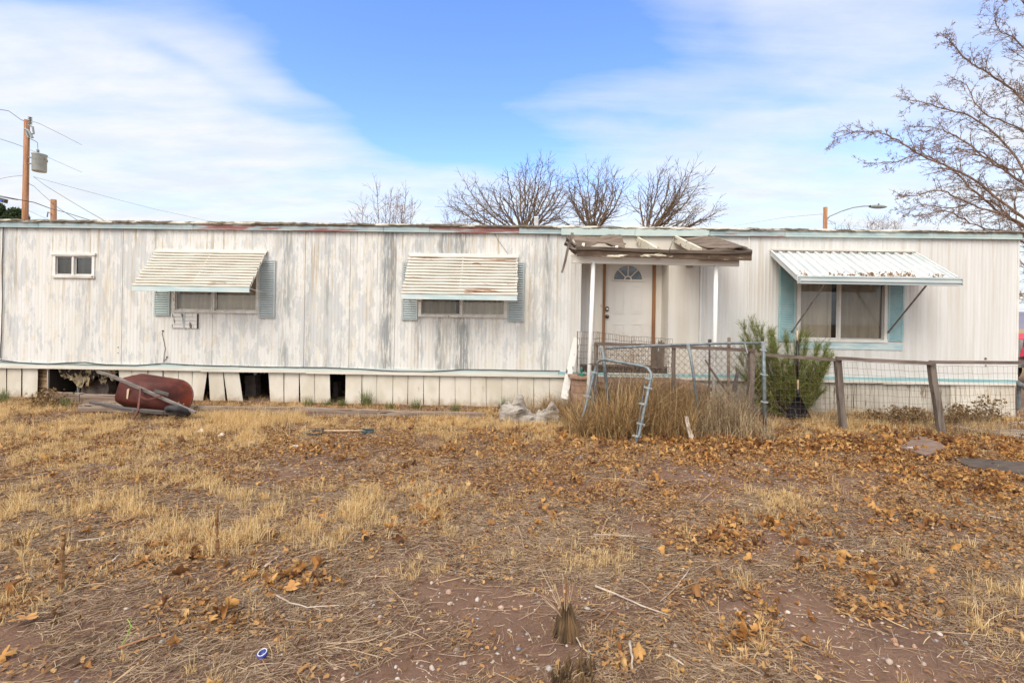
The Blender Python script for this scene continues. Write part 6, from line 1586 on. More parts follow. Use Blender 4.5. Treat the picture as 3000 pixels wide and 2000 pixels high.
# the large tree at the right, trunk outside the frame
R_ = random.Random(12); YT = 15.0; tb = Vector((P(3290, 900, YT).x, YT, 0))
bt_ = thing('bare_tree', 'large bare tree with long drooping twiggy limbs reaching in from the right edge', 'bare tree', tb, 'bare trees behind the mobile home')
MB().tube([tb, tb + Vector((-.1, 0, 1.2)), tb + Vector((-.25, 0, 2.4)), P(3210, 760, YT)], [0.32, 0.27, 0.22, 0.2], 12).build('trunk', 'bark_tan', bt_, True)
mb = MB()
LB = [[(3220, 790), (3000, 640), (2840, 520), (2700, 455), (2600, 395), (2520, 385), (2440, 405)],
      [(3220, 800), (3040, 690), (2900, 600), (2790, 500), (2700, 455), (2620, 475), (2530, 478)],
      [(3200, 740), (3060, 600), (2960, 440), (2860, 350), (2770, 320), (2700, 300), (2640, 290)],
      [(3200, 730), (3080, 480), (3000, 300), (2900, 220), (2840, 180), (2790, 130), (2770, 110)],
      [(3200, 700), (3100, 420), (3050, 250), (2990, 130), (2930, 90), (2915, 45)],
      [(3210, 780), (3060, 700), (2960, 640), (2850, 600), (2760, 560), (2690, 570), (2650, 575)],
      [(3220, 820), (3080, 760), (2960, 690), (2860, 660), (2760, 615), (2700, 640)],
      [(3200, 760), (3020, 560), (2900, 470), (2800, 400), (2740, 375), (2660, 370)],
      [(3180, 640), (3060, 440), (2980, 370), (2880, 330), (2830, 250), (2790, 230)],
      [(3190, 640), (3120, 300), (3080, 120), (3010, 20), (2980, -20), (2950, -10)],
      [(3240, 850), (3120, 850), (3040, 880), (2990, 860), (2970, 880)],
      [(3240, 880), (3100, 830), (3020, 800), (2960, 720), (2890, 690)],
      [(3220, 830), (3060, 740), (2900, 590), (2790, 610), (2700, 600), (2640, 620)],
      [(3200, 700), (3060, 520), (2940, 490), (2860, 440), (2780, 450), (2700, 430)],
      [(3200, 750), (3080, 640), (3000, 560), (2920, 560), (2850, 540), (2760, 510)],
      [(3200, 750), (3100, 560), (3040, 330), (2960, 270), (2900, 290)]]
for i, l_ in enumerate(LB):
    dy = R_.uniform(-1.5, 1.5); n_ = len(l_)
    pts = [P(x, y, YT + dy * k / n_) for k, (x, y) in enumerate(l_)]
    limb(mb, pts, 0.042 if i < 8 else 0.032, 0.006, R_, 3, 0.0052, 0.20, (0.45, 1.25), 0.0, True, (20, 55), 0.18, 0.24)
mb.build('crown', 'bark_tan', bt_)
# two evergreens at the far left
def foliage(name, centers, n, size, mat, parent, seed):
    g_ = np.random.default_rng(seed); V_ = []; F_ = []
    C_ = np.array([c[:3] for c in centers]); Rr = np.array([c[3] for c in centers]); k = g_.integers(0, len(C_), n)
    d = g_.normal(size=(n, 3)); d /= np.linalg.norm(d, axis=1)[:, None]; rad = Rr[k] * (0.45 + 0.6 * g_.random(n) ** 0.7); c = C_[k] + d * rad[:, None] * np.array([1, 1, 0.75])
    a = g_.normal(size=(n, 3)); a /= np.linalg.norm(a, axis=1)[:, None]; b = np.cross(a, g_.normal(size=(n, 3))); b /= np.linalg.norm(b, axis=1)[:, None]
    s = size * (0.6 + 0.8 * g_.random(n))[:, None]
    V = np.stack([c - a * s, c + b * s * 0.35, c + a * s, c - b * s * 0.35], 1).reshape(-1, 3)
    return npmesh(name, V, np.arange(n * 4).reshape(-1, 4), mat, parent=parent, origin=parent['_base'])
for lab, x, tops, seed in (('small dark evergreen between the utility pole and the left edge', 50, [(48, 622, .45), (40, 632, .5), (56, 634, .55), (50, 648, .8), (45, 665, 1.0), (60, 660, .8)], 1), ('dark evergreen cut off by the left edge', -8, [(-4, 606, .35), (-8, 618, .55), (2, 622, .4), (-6, 640, .7), (2, 655, .7), (-10, 665, 1.0)], 2)):
    YE = 36; t_ = thing('evergreen_tree', lab, 'evergreen tree', (P(x, 900, YE).x, YE, 0), 'evergreens at the left')
    top_ = P(x, 640, YE); MB().tube([(top_.x, YE, 0), (top_.x, YE, top_.z)], [0.2, 0.05], 8).build('trunk', 'bark_dark', t_)
    cs = []
    for (a_, b_, r_) in tops: q = P(a_, b_, YE); cs.append((q.x, q.y, q.z, r_))
    for k in range(8): cs.append((top_.x + random.uniform(-.8, .8), YE + random.uniform(-.6, .6), top_.z - 1 - k * 0.45, 1.0))
    foliage('crown', cs, 5000, 0.13, 'pine_leaf', t_, seed)

# ================================================================ GREEN SHRUB
sc_ = G(2300, 1215); sh_ = thing('broom_shrub', 'green feathery broom-like shrub growing against the wall below the large window', 'shrub', (sc_.x, 8.42, 0))
R_ = random.Random(21); mb = MB(); tips = []
targets = [(2175, 950), (2205, 935), (2190, 985), (2235, 965), (2255, 960), (2275, 975), (2300, 985), (2330, 1000), (2365, 975), (2345, 985), (2390, 1000), (2410, 1015), (2430, 1020), (2425, 1055), (2410, 1085), (2395, 1110), (2170, 1030), (2180, 1070), (2215, 1010), (2260, 1030), (2300, 1040), (2350, 1040), (2380, 1070), (2240, 1090), (2290, 1110), (2340, 1110), (2200, 1120), (2400, 1140), (2370, 1150), (2195, 1160), (2445, 1045), (2230, 1150), (2265, 1000), (2320, 1080)]
LV = []
for x, y in targets:
    for rep in range(2):
        dy = R_.uniform(-.38, .30); tp = P(min(x, 2425) + R_.uniform(-18, 12), y + R_.uniform(-10, 22), 8.42 + dy); b0 = Vector((sc_.x + R_.uniform(-.12, .12), 8.42 + R_.uniform(-.1, .1), 0)); m0 = b0.lerp(tp, 0.5) + Vector(((tp.x - b0.x) * .15, 0, 0.0))
        pp = [b0, b0.lerp(m0, .5), m0, m0.lerp(tp, .5) + Vector((R_.uniform(-.02, .02), 0, 0.02)), tp]; mb.tube(pp, [0.012, 0.010, 0.008, 0.005, 0.002], 4, False)
        for k in range(44):
            t = R_.uniform(0.22, 1.0); i = min(3, int(t * 4)); q = pp[i].lerp(pp[i + 1], t * 4 - i); ax_ = (pp[i + 1] - pp[i]).normalized()
            for e in range(2):
                dd = (ax_ * 1.3 + Vector((R_.uniform(-1, 1), R_.uniform(-1, 1), R_.uniform(-.2, .9))) * 0.75).normalized(); ln = R_.uniform(0.08, 0.20); LV.append((q, dd, ln))
mb.build('stem', 'bark_shrub', sh_)
V = []; Fc = []
g_ = np.random.default_rng(5)
for q, dd, ln in LV:
    for k in range(7):
        s0 = q + dd * ln * (k / 7); d2 = (dd + Vector(g_.normal(size=3) * 0.55)).normalized(); w = d2.cross(Vector(g_.normal(size=3))).normalized() * 0.0034; l2 = ln * 0.5
        o = len(V); V += [tuple(s0 - w), tuple(s0 + w), tuple(s0 + d2 * l2)]; Fc.append((o, o + 1, o + 2))
npmesh('foliage', V, Fc, 'shrub_leaf', parent=sh_, origin=sh_['_base'])
# ================================================================ GROUND
def to_px(x, y, z=0.0):
    xr = x / y * F; yr = -(z - CAMZ) / y * F
    c, s = math.cos(ROLL), math.sin(ROLL)
    return CX + xr * c - yr * s, CY + xr * s + yr * c
def ground():
    def axis(lo, hi, st, far, g_=1.35):
        a = list(np.arange(lo, hi, st)); d = st; v = hi
        while v < far: a.append(v); d *= g_; v += d
        a.append(far); d = st; v = lo - st; b = []
        while v > -far: b.append(v); d *= g_; v -= d
        b.append(-far); return np.array(b[::-1] + a)
    xs = axis(-10.5, 10.5, 0.035, 4000); ys = axis(1.3, 9.3, 0.03, 4000)
    X, Y = np.meshgrid(xs, ys); Z = gh(X, Y)
    far = np.clip((np.hypot(X, Y) - 12) / 6, 0, 1); Z = Z * (1 - far)
    V = np.stack([X, Y, Z], 2).reshape(-1, 3); w = len(xs); h = len(ys)
    i = np.arange(h - 1)[:, None] * w + np.arange(w - 1)[None, :]; i = i.ravel()
    o = npmesh('ground', V, np.stack([i, i + 1, i + w + 1, i + w], 1), 'desert_soil', True)
    tag(o, kind='structure')
ground()
WALLY = lambda x: WA + WB * x

GR0 = [(100, 1290, 260, 55, .9), (40, 1660, 170, 190, 1.1), (230, 1480, 280, 60, .8), (430, 1400, 220, 50, .5), (760, 1232, 170, 34, 2.0), (640, 1260, 200, 40, .8), (520, 1500, 200, 60, .8), (900, 1450, 260, 60, .7), (1020, 1560, 330, 70, 1.0), (1130, 1480, 230, 60, .8),
      (640, 1560, 130, 80, 1.0), (850, 1620, 260, 60, 1.0), (1260, 1243, 190, 24, .9), (1560, 1262, 130, 30, 1.3), (1900, 1600, 130, 50, .5), (2150, 1690, 130, 60, .9), (2240, 1490, 130, 40, .6), (2620, 1232, 260, 34, 1.6), (2400, 1244, 200, 28, 1.6), (2920, 1250, 140, 18, 1.3),
      (2880, 1760, 110, 110, 1.3), (2700, 1640, 150, 50, .4), (2560, 1420, 120, 30, .4), (1500, 1250, 260, 40, .6), (30, 1215, 120, 40, 1.2), (230, 1250, 300, 30, .6), (1330, 1690, 120, 40, .35), (330, 1930, 120, 40, .5), (1750, 1640, 90, 40, .5), (2170, 1850, 100, 70, .5), (640, 1950, 150, 60, .3)]
GR = [(a, b, c * 1.12, d * 1.15, e * 1.2) for a, b, c, d, e in GR0]
BR = [(1400, 1790, 300, 110, 1.0), (1180, 1950, 300, 60, .8), (2010, 1760, 200, 60, .9), (2270, 1790, 190, 60, .9), (2520, 1850, 200, 80, .9), (2640, 1960, 220, 80, .9), (1640, 1890, 110, 70, 1.0), (2250, 1590, 240, 40, .7), (2090, 1390, 200, 34, .7), (1900, 1520, 200, 26, .5),
      (70, 1870, 130, 45, .8), (870, 1385, 150, 30, .5), (300, 1530, 200, 25, .4), (2540, 1545, 200, 30, .5), (2380, 1390, 120, 25, .7), (2700, 1380, 110, 22, .8), (1750, 1620, 120, 40, .5), (560, 1330, 160, 22, .5), (1100, 1970, 200, 40, .6)]
LF = [(2420, 1300, 420, 48, 1.5), (2800, 1340, 330, 66, 1.5), (2920, 1430, 170, 40, 1.4), (2060, 1312, 260, 38, 1.4), (2280, 1400, 160, 26, .7), (1700, 1290, 180, 34, 1.0), (1480, 1300, 180, 35, .5), (2080, 1590, 170, 36, 1.4), (2320, 1530, 300, 30, .9), (2720, 1500, 200, 45, .8),
      (2920, 1600, 120, 60, 1.2), (2480, 1680, 160, 45, .8), (1740, 1460, 200, 50, .8), (1290, 1530, 170, 45, .9), (840, 1705, 90, 36, 1.6), (545, 1815, 130, 40, 1.6), (640, 1855, 100, 35, 1.3), (50, 1770, 120, 60, 1.2), (300, 1690, 200, 60, .45), (900, 1320, 330, 38, .8), (280, 1310, 300, 36, .7), (2170, 1830, 90, 60, 1.4),
      (530, 1620, 260, 60, .45), (1500, 1400, 300, 60, .5), (2000, 1720, 160, 60, .4), (1830, 1900, 100, 50, .5), (2560, 1790, 200, 50, .6), (1200, 1240, 200, 20, .5)]
def mask(x, y, B, sc=1.0, seed=0.0, amt=0.9):
    px, py = to_px(x, y); r = np.zeros_like(x)
    px = px + (fbm(x + seed, y, 1.7, 3) - .5) * 220 / np.maximum(y, 2) * 3; py = py + (fbm(x, y + seed + 4, 2.1, 3) - .5) * 120 / np.maximum(y, 2) * 2.5
    for a, b, rx, ry, s in B: r = r + s * np.exp(-(((px - a) / rx) ** 2 + ((py - b) / ry) ** 2) * 1.1)
    return r
EXCL = []   # rectangles (x0,x1,y0,y1) kept clear: landing slab, pillar
EXCL.append((xa_ - .1, xb_ + .05, yF - .02, 9.2))
NOLEAF = [[G(*q) for q in ((2634, 1318), (2712, 1342), (2778, 1322), (2752, 1303), (2690, 1283))], [G(*q) for q in ((2795, 1345), (2835, 1370), (3010, 1392), (3010, 1358), (2870, 1346))]]
def inside(x, y):
    r = np.zeros(len(x), bool)
    for poly in NOLEAF:
        ins = np.ones(len(x), bool); n = len(poly); sg = None
        for i in range(n):
            a, b = poly[i], poly[(i + 1) % n]; cr = (b.x - a.x) * (y - a.y) - (b.y - a.y) * (x - a.x)
            ins &= cr > -0.02
        r |= ins
    return r
def cands(n, ymin=1.75, ymax=9.05, g_=rng, bias=1.0):
    u = g_.random(n); y = (ymin ** (1 + bias) + u * (ymax ** (1 + bias) - ymin ** (1 + bias))) ** (1 / (1 + bias))
    x = (g_.random(n) * 2 - 1) * (1.12 * y + 0.9)
    ok = y < WALLY(x) - 0.06
    ok &= ~(inside(x, y) & (g_.random(n) < .93))
    for a, b, c, d in EXCL: ok &= ~((x > a) & (x < b) & (y > c) & (y < d))
    return x[ok], y[ok]
def keep(x, y, p, g_=rng):
    k = g_.random(len(x)) < p; return x[k], y[k]
def ribbons(name, x, y, z, ang, ln, wd, lift0, lift1, bend, mat, roll=None, g_=rng):
    """thin curved strips: 3 cross sections"""
    n = len(x); dx, dy = np.cos(ang), np.sin(ang); nx, ny = -dy, dx; V = np.zeros((n, 6, 3))
    roll = g_.uniform(-1.0, 1.0, n) if roll is None else roll
    for k, t in enumerate((-.5, 0, .5)):
        cx_ = x + dx * ln * t + nx * bend * (1 if k != 1 else -1) * ln * .5; cy_ = y + dy * ln * t + ny * bend * (1 if k != 1 else -1) * ln * .5
        cz = z + lift0 * (k == 0) + lift1 * (k == 2) + 0.5 * (lift0 + lift1) * (k == 1) + 0.003
        for s in (0, 1):
            q = (s - .5) * wd * (0.6 if k != 1 else 1.0)
            V[:, k * 2 + s, 0] = cx_ + nx * q * np.cos(roll); V[:, k * 2 + s, 1] = cy_ + ny * q * np.cos(roll); V[:, k * 2 + s, 2] = cz + q * np.sin(roll)
    b = (np.arange(n) * 6)[:, None]; Fc = np.concatenate([b + np.array([0, 1, 3, 2]), b + np.array([2, 3, 5, 4])])
    return tag(npmesh(name, V.reshape(-1, 3), Fc, mat), kind='stuff')
# straw litter
x, y = cands(700000); xn, yn = cands(300000, ymax=4.6); x = np.concatenate([x, xn]); y = np.concatenate([y, yn])
g_m, b_m, l_m = mask(x, y, GR), mask(x, y, BR), mask(x, y, LF)
cl_n = fbm(x, y, 2.6, 4); str_n = fbm(x * 1.0 + 0.6 * y, y * 2.5, 1.4, 3)
p = np.clip((0.55 + 0.9 * (cl_n - .5) * 2 + 0.5 * (str_n - .5) * 2 - 0.70 * b_m + 0.15 * g_m), 0.05, 1)
k = rng.random(len(x)) < p * 0.80; x, y = x[k], y[k]; n = len(x)
flow = (fbm(x, y, 0.8, 2) - .5) * 3 + 0.25
ang = flow + rng.normal(size=n) * 0.75
ln = rng.gamma(2.2, 0.024, n) + 0.012
ribbons('straw_litter', x, y, gh(x, y), ang, ln, rng.uniform(0.0012, 0.0030, n) * (1 + 0.05 * y), rng.random(n) ** 3 * 0.02, rng.random(n) ** 3 * 0.02, rng.normal(size=n) * 0.10, 'straw')
# longer stems lying about
x, y = cands(9000); b_m = mask(x, y, BR); x, y = keep(x, y, np.clip(0.75 - 0.35 * b_m, .1, 1) * (y < 7.6)); n = len(x)
ribbons('dead_stems', x, y, gh(x, y), (fbm(x, y, .8, 2) - .5) * 3 + rng.normal(size=n) * .7, rng.gamma(2.5, .06, n) + .06, rng.uniform(.0025, .0055, n), rng.random(n) * .02, rng.random(n) * .025, rng.normal(size=n) * .06, 'straw')
# dry grass blades in tufts
def tufts(name, x, y, h, nb, mat, w=0.0022, spread=0.5, curl=0.5, rad=0.02, g_=rng, kind='stuff', z=None, parent=None):
    z = gh(x, y) if z is None else z
    rep = np.repeat(np.arange(len(x)), nb); n = len(rep)
    r = rad[rep] * np.sqrt(g_.random(n)) if hasattr(rad, '__len__') else rad * np.sqrt(g_.random(n)); a = g_.random(n) * 6.283
    bx = x[rep] + np.cos(a) * r; by = y[rep] + np.sin(a) * r; bz = z[rep] - 0.004
    a2 = a + g_.normal(size=n) * 0.7; H = h[rep] * g_.uniform(0.45, 1.15, n); tilt = np.abs(g_.normal(size=n)) * spread
    V = np.zeros((n, 7, 3)); wx, wy = -np.sin(a2 + g_.normal(size=n) * .8), np.cos(a2)
    for k, t in enumerate((0, .35, .7, 1.0)):
        th = tilt * (0.5 + curl * t); dx = np.sin(th) * H * t; dz = np.cos(np.minimum(th, 1.9)) * H * t
        dz = np.maximum(dz, 0.004 + 0.0 * dz)
        cx_, cy_, cz = bx + np.cos(a2) * dx, by + np.sin(a2) * dx, bz + dz
        if k < 3:
            q = w * (1 - .25 * k) * .5
            V[:, k * 2] = np.stack([cx_ - wx * q, cy_ - wy * q, cz], 1); V[:, k * 2 + 1] = np.stack([cx_ + wx * q, cy_ + wy * q, cz], 1)
        else: V[:, 6] = np.stack([cx_, cy_, cz], 1)
    b = (np.arange(n) * 7)[:, None]
    # quads as triangle pairs plus the tip
    Fc = np.concatenate([b + np.array(q) for q in ((0, 1, 3), (0, 3, 2), (2, 3, 5), (2, 5, 4), (4, 5, 6))])
    org = parent['_base'] if parent is not None else (0, 0, 0)
    o = npmesh(name, V.reshape(-1, 3), Fc, mat, parent=parent, origin=org)
    return tag(o, kind=kind) if kind and parent is None else o
x, y = cands(78000); g_m = mask(x, y, GR, seed=3); b_m = mask(x, y, BR); n1 = fbm(x, y, 4.6, 3) * .65 + fbm(x + 5, y, 1.5, 2) * .35
p = np.clip((0.09 + 0.62 * g_m) * (0.05 + 5.6 * np.clip(n1 - .485, 0, 1) * 2.0) - 0.25 * b_m, 0.004, 1); x, y = keep(x, y, p)
print('tufts', len(x))
h = rng.gamma(3, 0.014, len(x)) * (0.75 + 0.55 * np.minimum(mask(x, y, GR), 1.8)) + 0.015
tufts('dry_grass', x, y, h, 15, 'dry_grass', w=0.0034, spread=0.55, curl=0.9, rad=rng.uniform(.012, .05, len(x)))
# crumbled leaves
x, y = cands(600000); l_m = mask(x, y, LF, seed=7); b_m = mask(x, y, BR); n1 = fbm(x + 9, y, 4.0, 4)
p = np.clip((0.13 + 0.08 * np.clip(y - 3, 0, 3) + 0.75 * l_m) * (0.15 + 2.6 * np.clip(n1 - .40, 0, 1) * 2.2) - 0.12 * b_m, 0.01, 1); x, y = keep(x, y, p); n = len(x)
print('crumbs', n)
ribbons('leaf_crumbs', x, y, gh(x, y) + rng.random(n) * .012, rng.random(n) * 6.28, rng.gamma(3, .0055, n) + .007, rng.gamma(3, .0030, n) + .003, rng.random(n) ** 2 * .016, rng.random(n) ** 2 * .016, rng.normal(size=n) * .2, 'leaf_crumb', rng.normal(size=n) * .7)
# whole fallen leaves, curled
def small_leaf(seed):
    R_ = random.Random(seed); n_ = 20; pts = []
    for i in range(n_):
        t = 2 * math.pi * i / n_; pts.append((math.cos(t) * (q := 0.58 + 0.42 * abs(math.cos(2.5 * t)) ** 1.2 - (0.3 if abs(t - math.pi) < .3 else 0) + R_.uniform(-.07, .07)), math.sin(t) * q))
    c1, c2, ph, tw = R_.uniform(.8, 3.2), R_.uniform(-1.3, 1.3), R_.uniform(0, 6), R_.uniform(-1.2, 1.2); V = [(0, 0, 0)]
    for q in (.55, 1.0):
        for a, b in pts:
            a_, b_ = a * q, b * q; z = c1 * .5 * b_ * b_ + c2 * .5 * a_ * a_ + tw * a_ * b_ * .6 + .16 * math.sin(3 * math.atan2(b_, a_) + ph) * q + R_.uniform(-.05, .05); sq = 1 - .22 * c1 * q * abs(b_)
            V.append((a_, b_ * sq, z))
    Fc = []
    for i in range(n_): j = (i + 1) % n_; Fc += [(0, 1 + i, 1 + j), (1 + i, 1 + n_ + i, 1 + n_ + j), (1 + i, 1 + n_ + j, 1 + j)]
    return np.array(V), np.array(Fc)
def leaves(name, x, y, z, size, mat='fallen_leaf', g_=rng, tiltamt=.55, parent=None):
    TV = [small_leaf(s) for s in range(14)]; allV = []; allF = []; off = 0; idx = g_.integers(0, 14, len(x))
    for t, (V0, F0) in enumerate(TV):
        k = np.where(idx == t)[0]; m = len(k)
        if not m: continue
        yaw = g_.random(m) * 6.283; tl_ = g_.normal(size=m) * tiltamt; rl = g_.normal(size=m) * tiltamt; flip = np.where(g_.random(m) < .35, -1.0, 1.0)
        P0 = V0[None] * size[k][:, None, None]; P0 = P0 * np.stack([np.ones(m), np.ones(m), flip], 1)[:, None]
        c, s = np.cos(tl_)[:, None], np.sin(tl_)[:, None]; Y1_ = P0[..., 1] * c - P0[..., 2] * s; Z1_ = P0[..., 1] * s + P0[..., 2] * c
        c, s = np.cos(rl)[:, None], np.sin(rl)[:, None]; X1_ = P0[..., 0] * c + Z1_ * s; Z2 = -P0[..., 0] * s + Z1_ * c
        c, s = np.cos(yaw)[:, None], np.sin(yaw)[:, None]; X2 = X1_ * c - Y1_ * s; Y2_ = X1_ * s + Y1_ * c
        Z2 = Z2 - Z2.min(1)[:, None] * .75
        V = np.stack([X2 + x[k][:, None], Y2_ + y[k][:, None], Z2 + z[k][:, None]], 2); nv = V0.shape[0]
        allV.append(V.reshape(-1, 3)); allF.append((np.arange(m) * nv)[:, None, None] + F0[None] + off); off += m * nv
    org = parent['_base'] if parent is not None else (0, 0, 0)
    o = npmesh(name, np.concatenate(allV), np.concatenate([f.reshape(-1, 3) for f in allF]), mat, True, parent=parent, origin=org)
    return o
x, y = cands(54000); l_m = mask(x, y, LF, seed=7); b_m = mask(x, y, BR); n1 = fbm(x + 3, y + 8, 3.0, 3)
p = np.clip((0.028 + 0.46 * l_m ** 1.3) * (0.2 + 2.4 * np.clip(n1 - .40, 0, 1) * 2.2) - .03 * b_m, 0.002, 1); x, y = keep(x, y, p); n = len(x)
print('leaves', n)
lm = np.minimum(mask(x, y, LF), 2.0)
tag(leaves('fallen_leaves', x, y, gh(x, y) + rng.random(n) * .03 * lm, (rng.gamma(5, .0036, n) + .008) * np.where(rng.random(n) < .08, 1.45, 1.0)), kind='stuff')
# pebbles
x, y = cands(26000, ymax=8.0); b_m = mask(x, y, BR, seed=2); x, y = keep(x, y, np.clip(.16 + .75 * b_m, 0, 1) * (x > -1.5 - .3 * y) * np.clip(1.2 - .08 * y, .2, 1)); n = len(x)
print('pebbles', n)
u_ = np.array([[0, 0, 1], [1, 0, .25], [.31, .95, .25], [-.81, .59, .25], [-.81, -.59, .25], [.31, -.95, .25], [.81, .59, -.35], [-.31, .95, -.35], [-1, 0, -.35], [-.31, -.95, -.35], [.81, -.59, -.35]])
fi = np.array([[0, 1, 2], [0, 2, 3], [0, 3, 4], [0, 4, 5], [0, 5, 1], [1, 6, 2], [2, 6, 7], [2, 7, 3], [3, 7, 8], [3, 8, 4], [4, 8, 9], [4, 9, 5], [5, 9, 10], [5, 10, 1], [1, 10, 6]])
s = rng.gamma(2.2, .0022, n) + .0022; sc3 = np.stack([rng.uniform(.8, 1.5, n), rng.uniform(.7, 1.1, n), rng.uniform(.45, .9, n)], 1) * s[:, None]
a = rng.random(n) * 6.28; V = u_[None] * sc3[:, None] * (1 + rng.normal(size=(n, 11, 1)) * .12); X2 = V[..., 0] * np.cos(a)[:, None] - V[..., 1] * np.sin(a)[:, None]; Y2_ = V[..., 0] * np.sin(a)[:, None] + V[..., 1] * np.cos(a)[:, None]
V = np.stack([X2 + x[:, None], Y2_ + y[:, None], V[..., 2] + (gh(x, y) + s * .3)[:, None]], 2).reshape(-1, 3)
tag(npmesh('pebbles', V, ((np.arange(n) * 11)[:, None, None] + fi[None]).reshape(-1, 3), 'pebble', True), kind='stuff')

# tall dry grass inside the fence: arching blades
def arch(name, x, y, h, mat, w=.004, seed=0, lean=1.0, z=None):
    g_ = np.random.default_rng(seed); n = len(x); z = gh(x, y) if z is None else z; a = g_.random(n) * 6.283; reach = h * np.abs(g_.normal(size=n)) * .45 * lean; K = 6
    drop = g_.random(n) ** 2 * .75
    V = np.zeros((n, K * 2 + 1, 3)); wa = a + g_.normal(size=n); wx, wy = -np.sin(wa), np.cos(wa)
    kink = g_.normal(size=(n, K + 1, 2)) * .012
    for k in range(K + 1):
        t = k / K; cx_ = x + np.cos(a) * reach * t ** 1.6 + kink[:, k, 0] * t; cy_ = y + np.sin(a) * reach * t ** 1.6 + kink[:, k, 1] * t; cz = z + h * (t - drop * t ** 3)
        q = w * (1 - .6 * t) * .5
        if k < K: V[:, 2 * k] = np.stack([cx_ - wx * q, cy_ - wy * q, cz], 1); V[:, 2 * k + 1] = np.stack([cx_ + wx * q, cy_ + wy * q, cz], 1)
        else: V[:, 2 * K] = np.stack([cx_, cy_, cz], 1)
    b = (np.arange(n) * (2 * K + 1))[:, None]; Fs = []
    for k in range(K - 1): Fs += [b + np.array([2 * k, 2 * k + 1, 2 * k + 3]), b + np.array([2 * k, 2 * k + 3, 2 * k + 2])]
    Fs.append(b + np.array([2 * K - 2, 2 * K - 1, 2 * K]))
    return tag(npmesh(name, V.reshape(-1, 3), np.concatenate(Fs), mat), kind='stuff')
def region(n, x0, x1, y0, y1, clump, seed, thr=.45):
    g_ = np.random.default_rng(seed); x = g_.uniform(x0, x1, n); y = g_.uniform(y0, y1, n); q = fbm(x + seed, y, clump, 3); k = g_.random(n) < np.clip((q - thr) * 6 + .35, .05, 1); return x[k], y[k], g_
xl, xr = P(1665, 1290, 6.7).x, P(2238, 1270, 7.0).x
g_ = np.random.default_rng(31); cx0 = g_.uniform(xl, xr, 95); cy0 = g_.uniform(6.62, 7.95, 95); kk = g_.integers(0, 95, 8000); x = cx0[kk] + g_.normal(size=8000) * .05; y = cy0[kk] + g_.normal(size=8000) * .05; x = np.where(g_.random(8000) < .15, g_.uniform(xl, xr, 8000), x)
px, py = to_px(x, y); hh = np.interp(px, [1640, 1690, 1740, 1800, 1880, 1960, 2040, 2120, 2180, 2240], [.25, .45, .60, .74, .80, .68, .66, .60, .66, .45]) * g_.uniform(.45, 1.15, len(x)) * np.clip(1.1 - (7.1 - y) * .6 * (y < 7.1), .5, 1.1)
kp = (px < 2035) | (g_.random(len(px)) < .6); x, y, px, hh = x[kp], y[kp], px[kp], hh[kp]; lft = px < 2035
gs = np.random.default_rng(57); xs_ = gs.uniform(xl, xr, 420); ys_ = gs.uniform(6.8, 8.0, 420); pq, _q = to_px(xs_, ys_); arch('dry_stalks', xs_, ys_, np.interp(pq, [1640, 1700, 1760, 1900, 2100, 2240], [.4, .6, .95, .95, .85, .6]) * gs.uniform(.7, 1.1, 420), 'pale_grass', .0065, 9, .45)
arch('tall_dry_grass', x[lft], y[lft], hh[lft], 'tall_grass', .0075, 1, 1.5)
arch('pale_dry_grass', x[~lft], y[~lft], hh[~lft], 'pale_grass', .0070, 2, 1.0)
x, y, g_ = region(4200, P(1600, 1230, 7.6).x, P(1700, 1230, 7.6).x, 7.3, 8.7, 3, 33)
arch('tall_dry_grass', x, y, g_.uniform(.12, .42, len(x)), 'tall_grass', .0038, 3, .9)
x, y, g_ = region(1300, P(1500, 1200, 8.2).x, P(1660, 1200, 8.3).x, 8.0, 8.85, 3, 35)
arch('tall_dry_grass', x, y, g_.uniform(.15, .5, len(x)) ** 1.1, 'pale_grass', .0032, 4, .5)
# strip of mixed grass along the skirting
x, y, g_ = region(5200, P(0, 1190, 8.9).x, P(1640, 1200, 8.6).x, 8.05, 8.92, 2.0, 41, .5); k = y < WALLY(x) - .06; x, y = x[k], y[k]
arch('skirting_grass', x, y, g_.uniform(.04, .20, len(x)), 'dry_grass', .0036, 5, .8)
x, y, g_ = region(6000, P(2250, 1250, 7.8).x, P(3000, 1250, 7.5).x, 7.15, 8.85, 1.6, 43, .47); k = y < WALLY(x) - .06; x, y = x[k], y[k]
arch('fence_grass', x, y, g_.uniform(.06, .26, len(x)), 'pale_grass', .0038, 6, 1.0)
x, y, g_ = region(2500, P(620, 1240, 7.4).x, P(880, 1240, 7.5).x, 7.15, 7.9, 2.5, 44, .42); arch('skirting_grass', x, y, g_.uniform(.06, .24, len(x)), 'dry_grass', .0036, 7, .7)
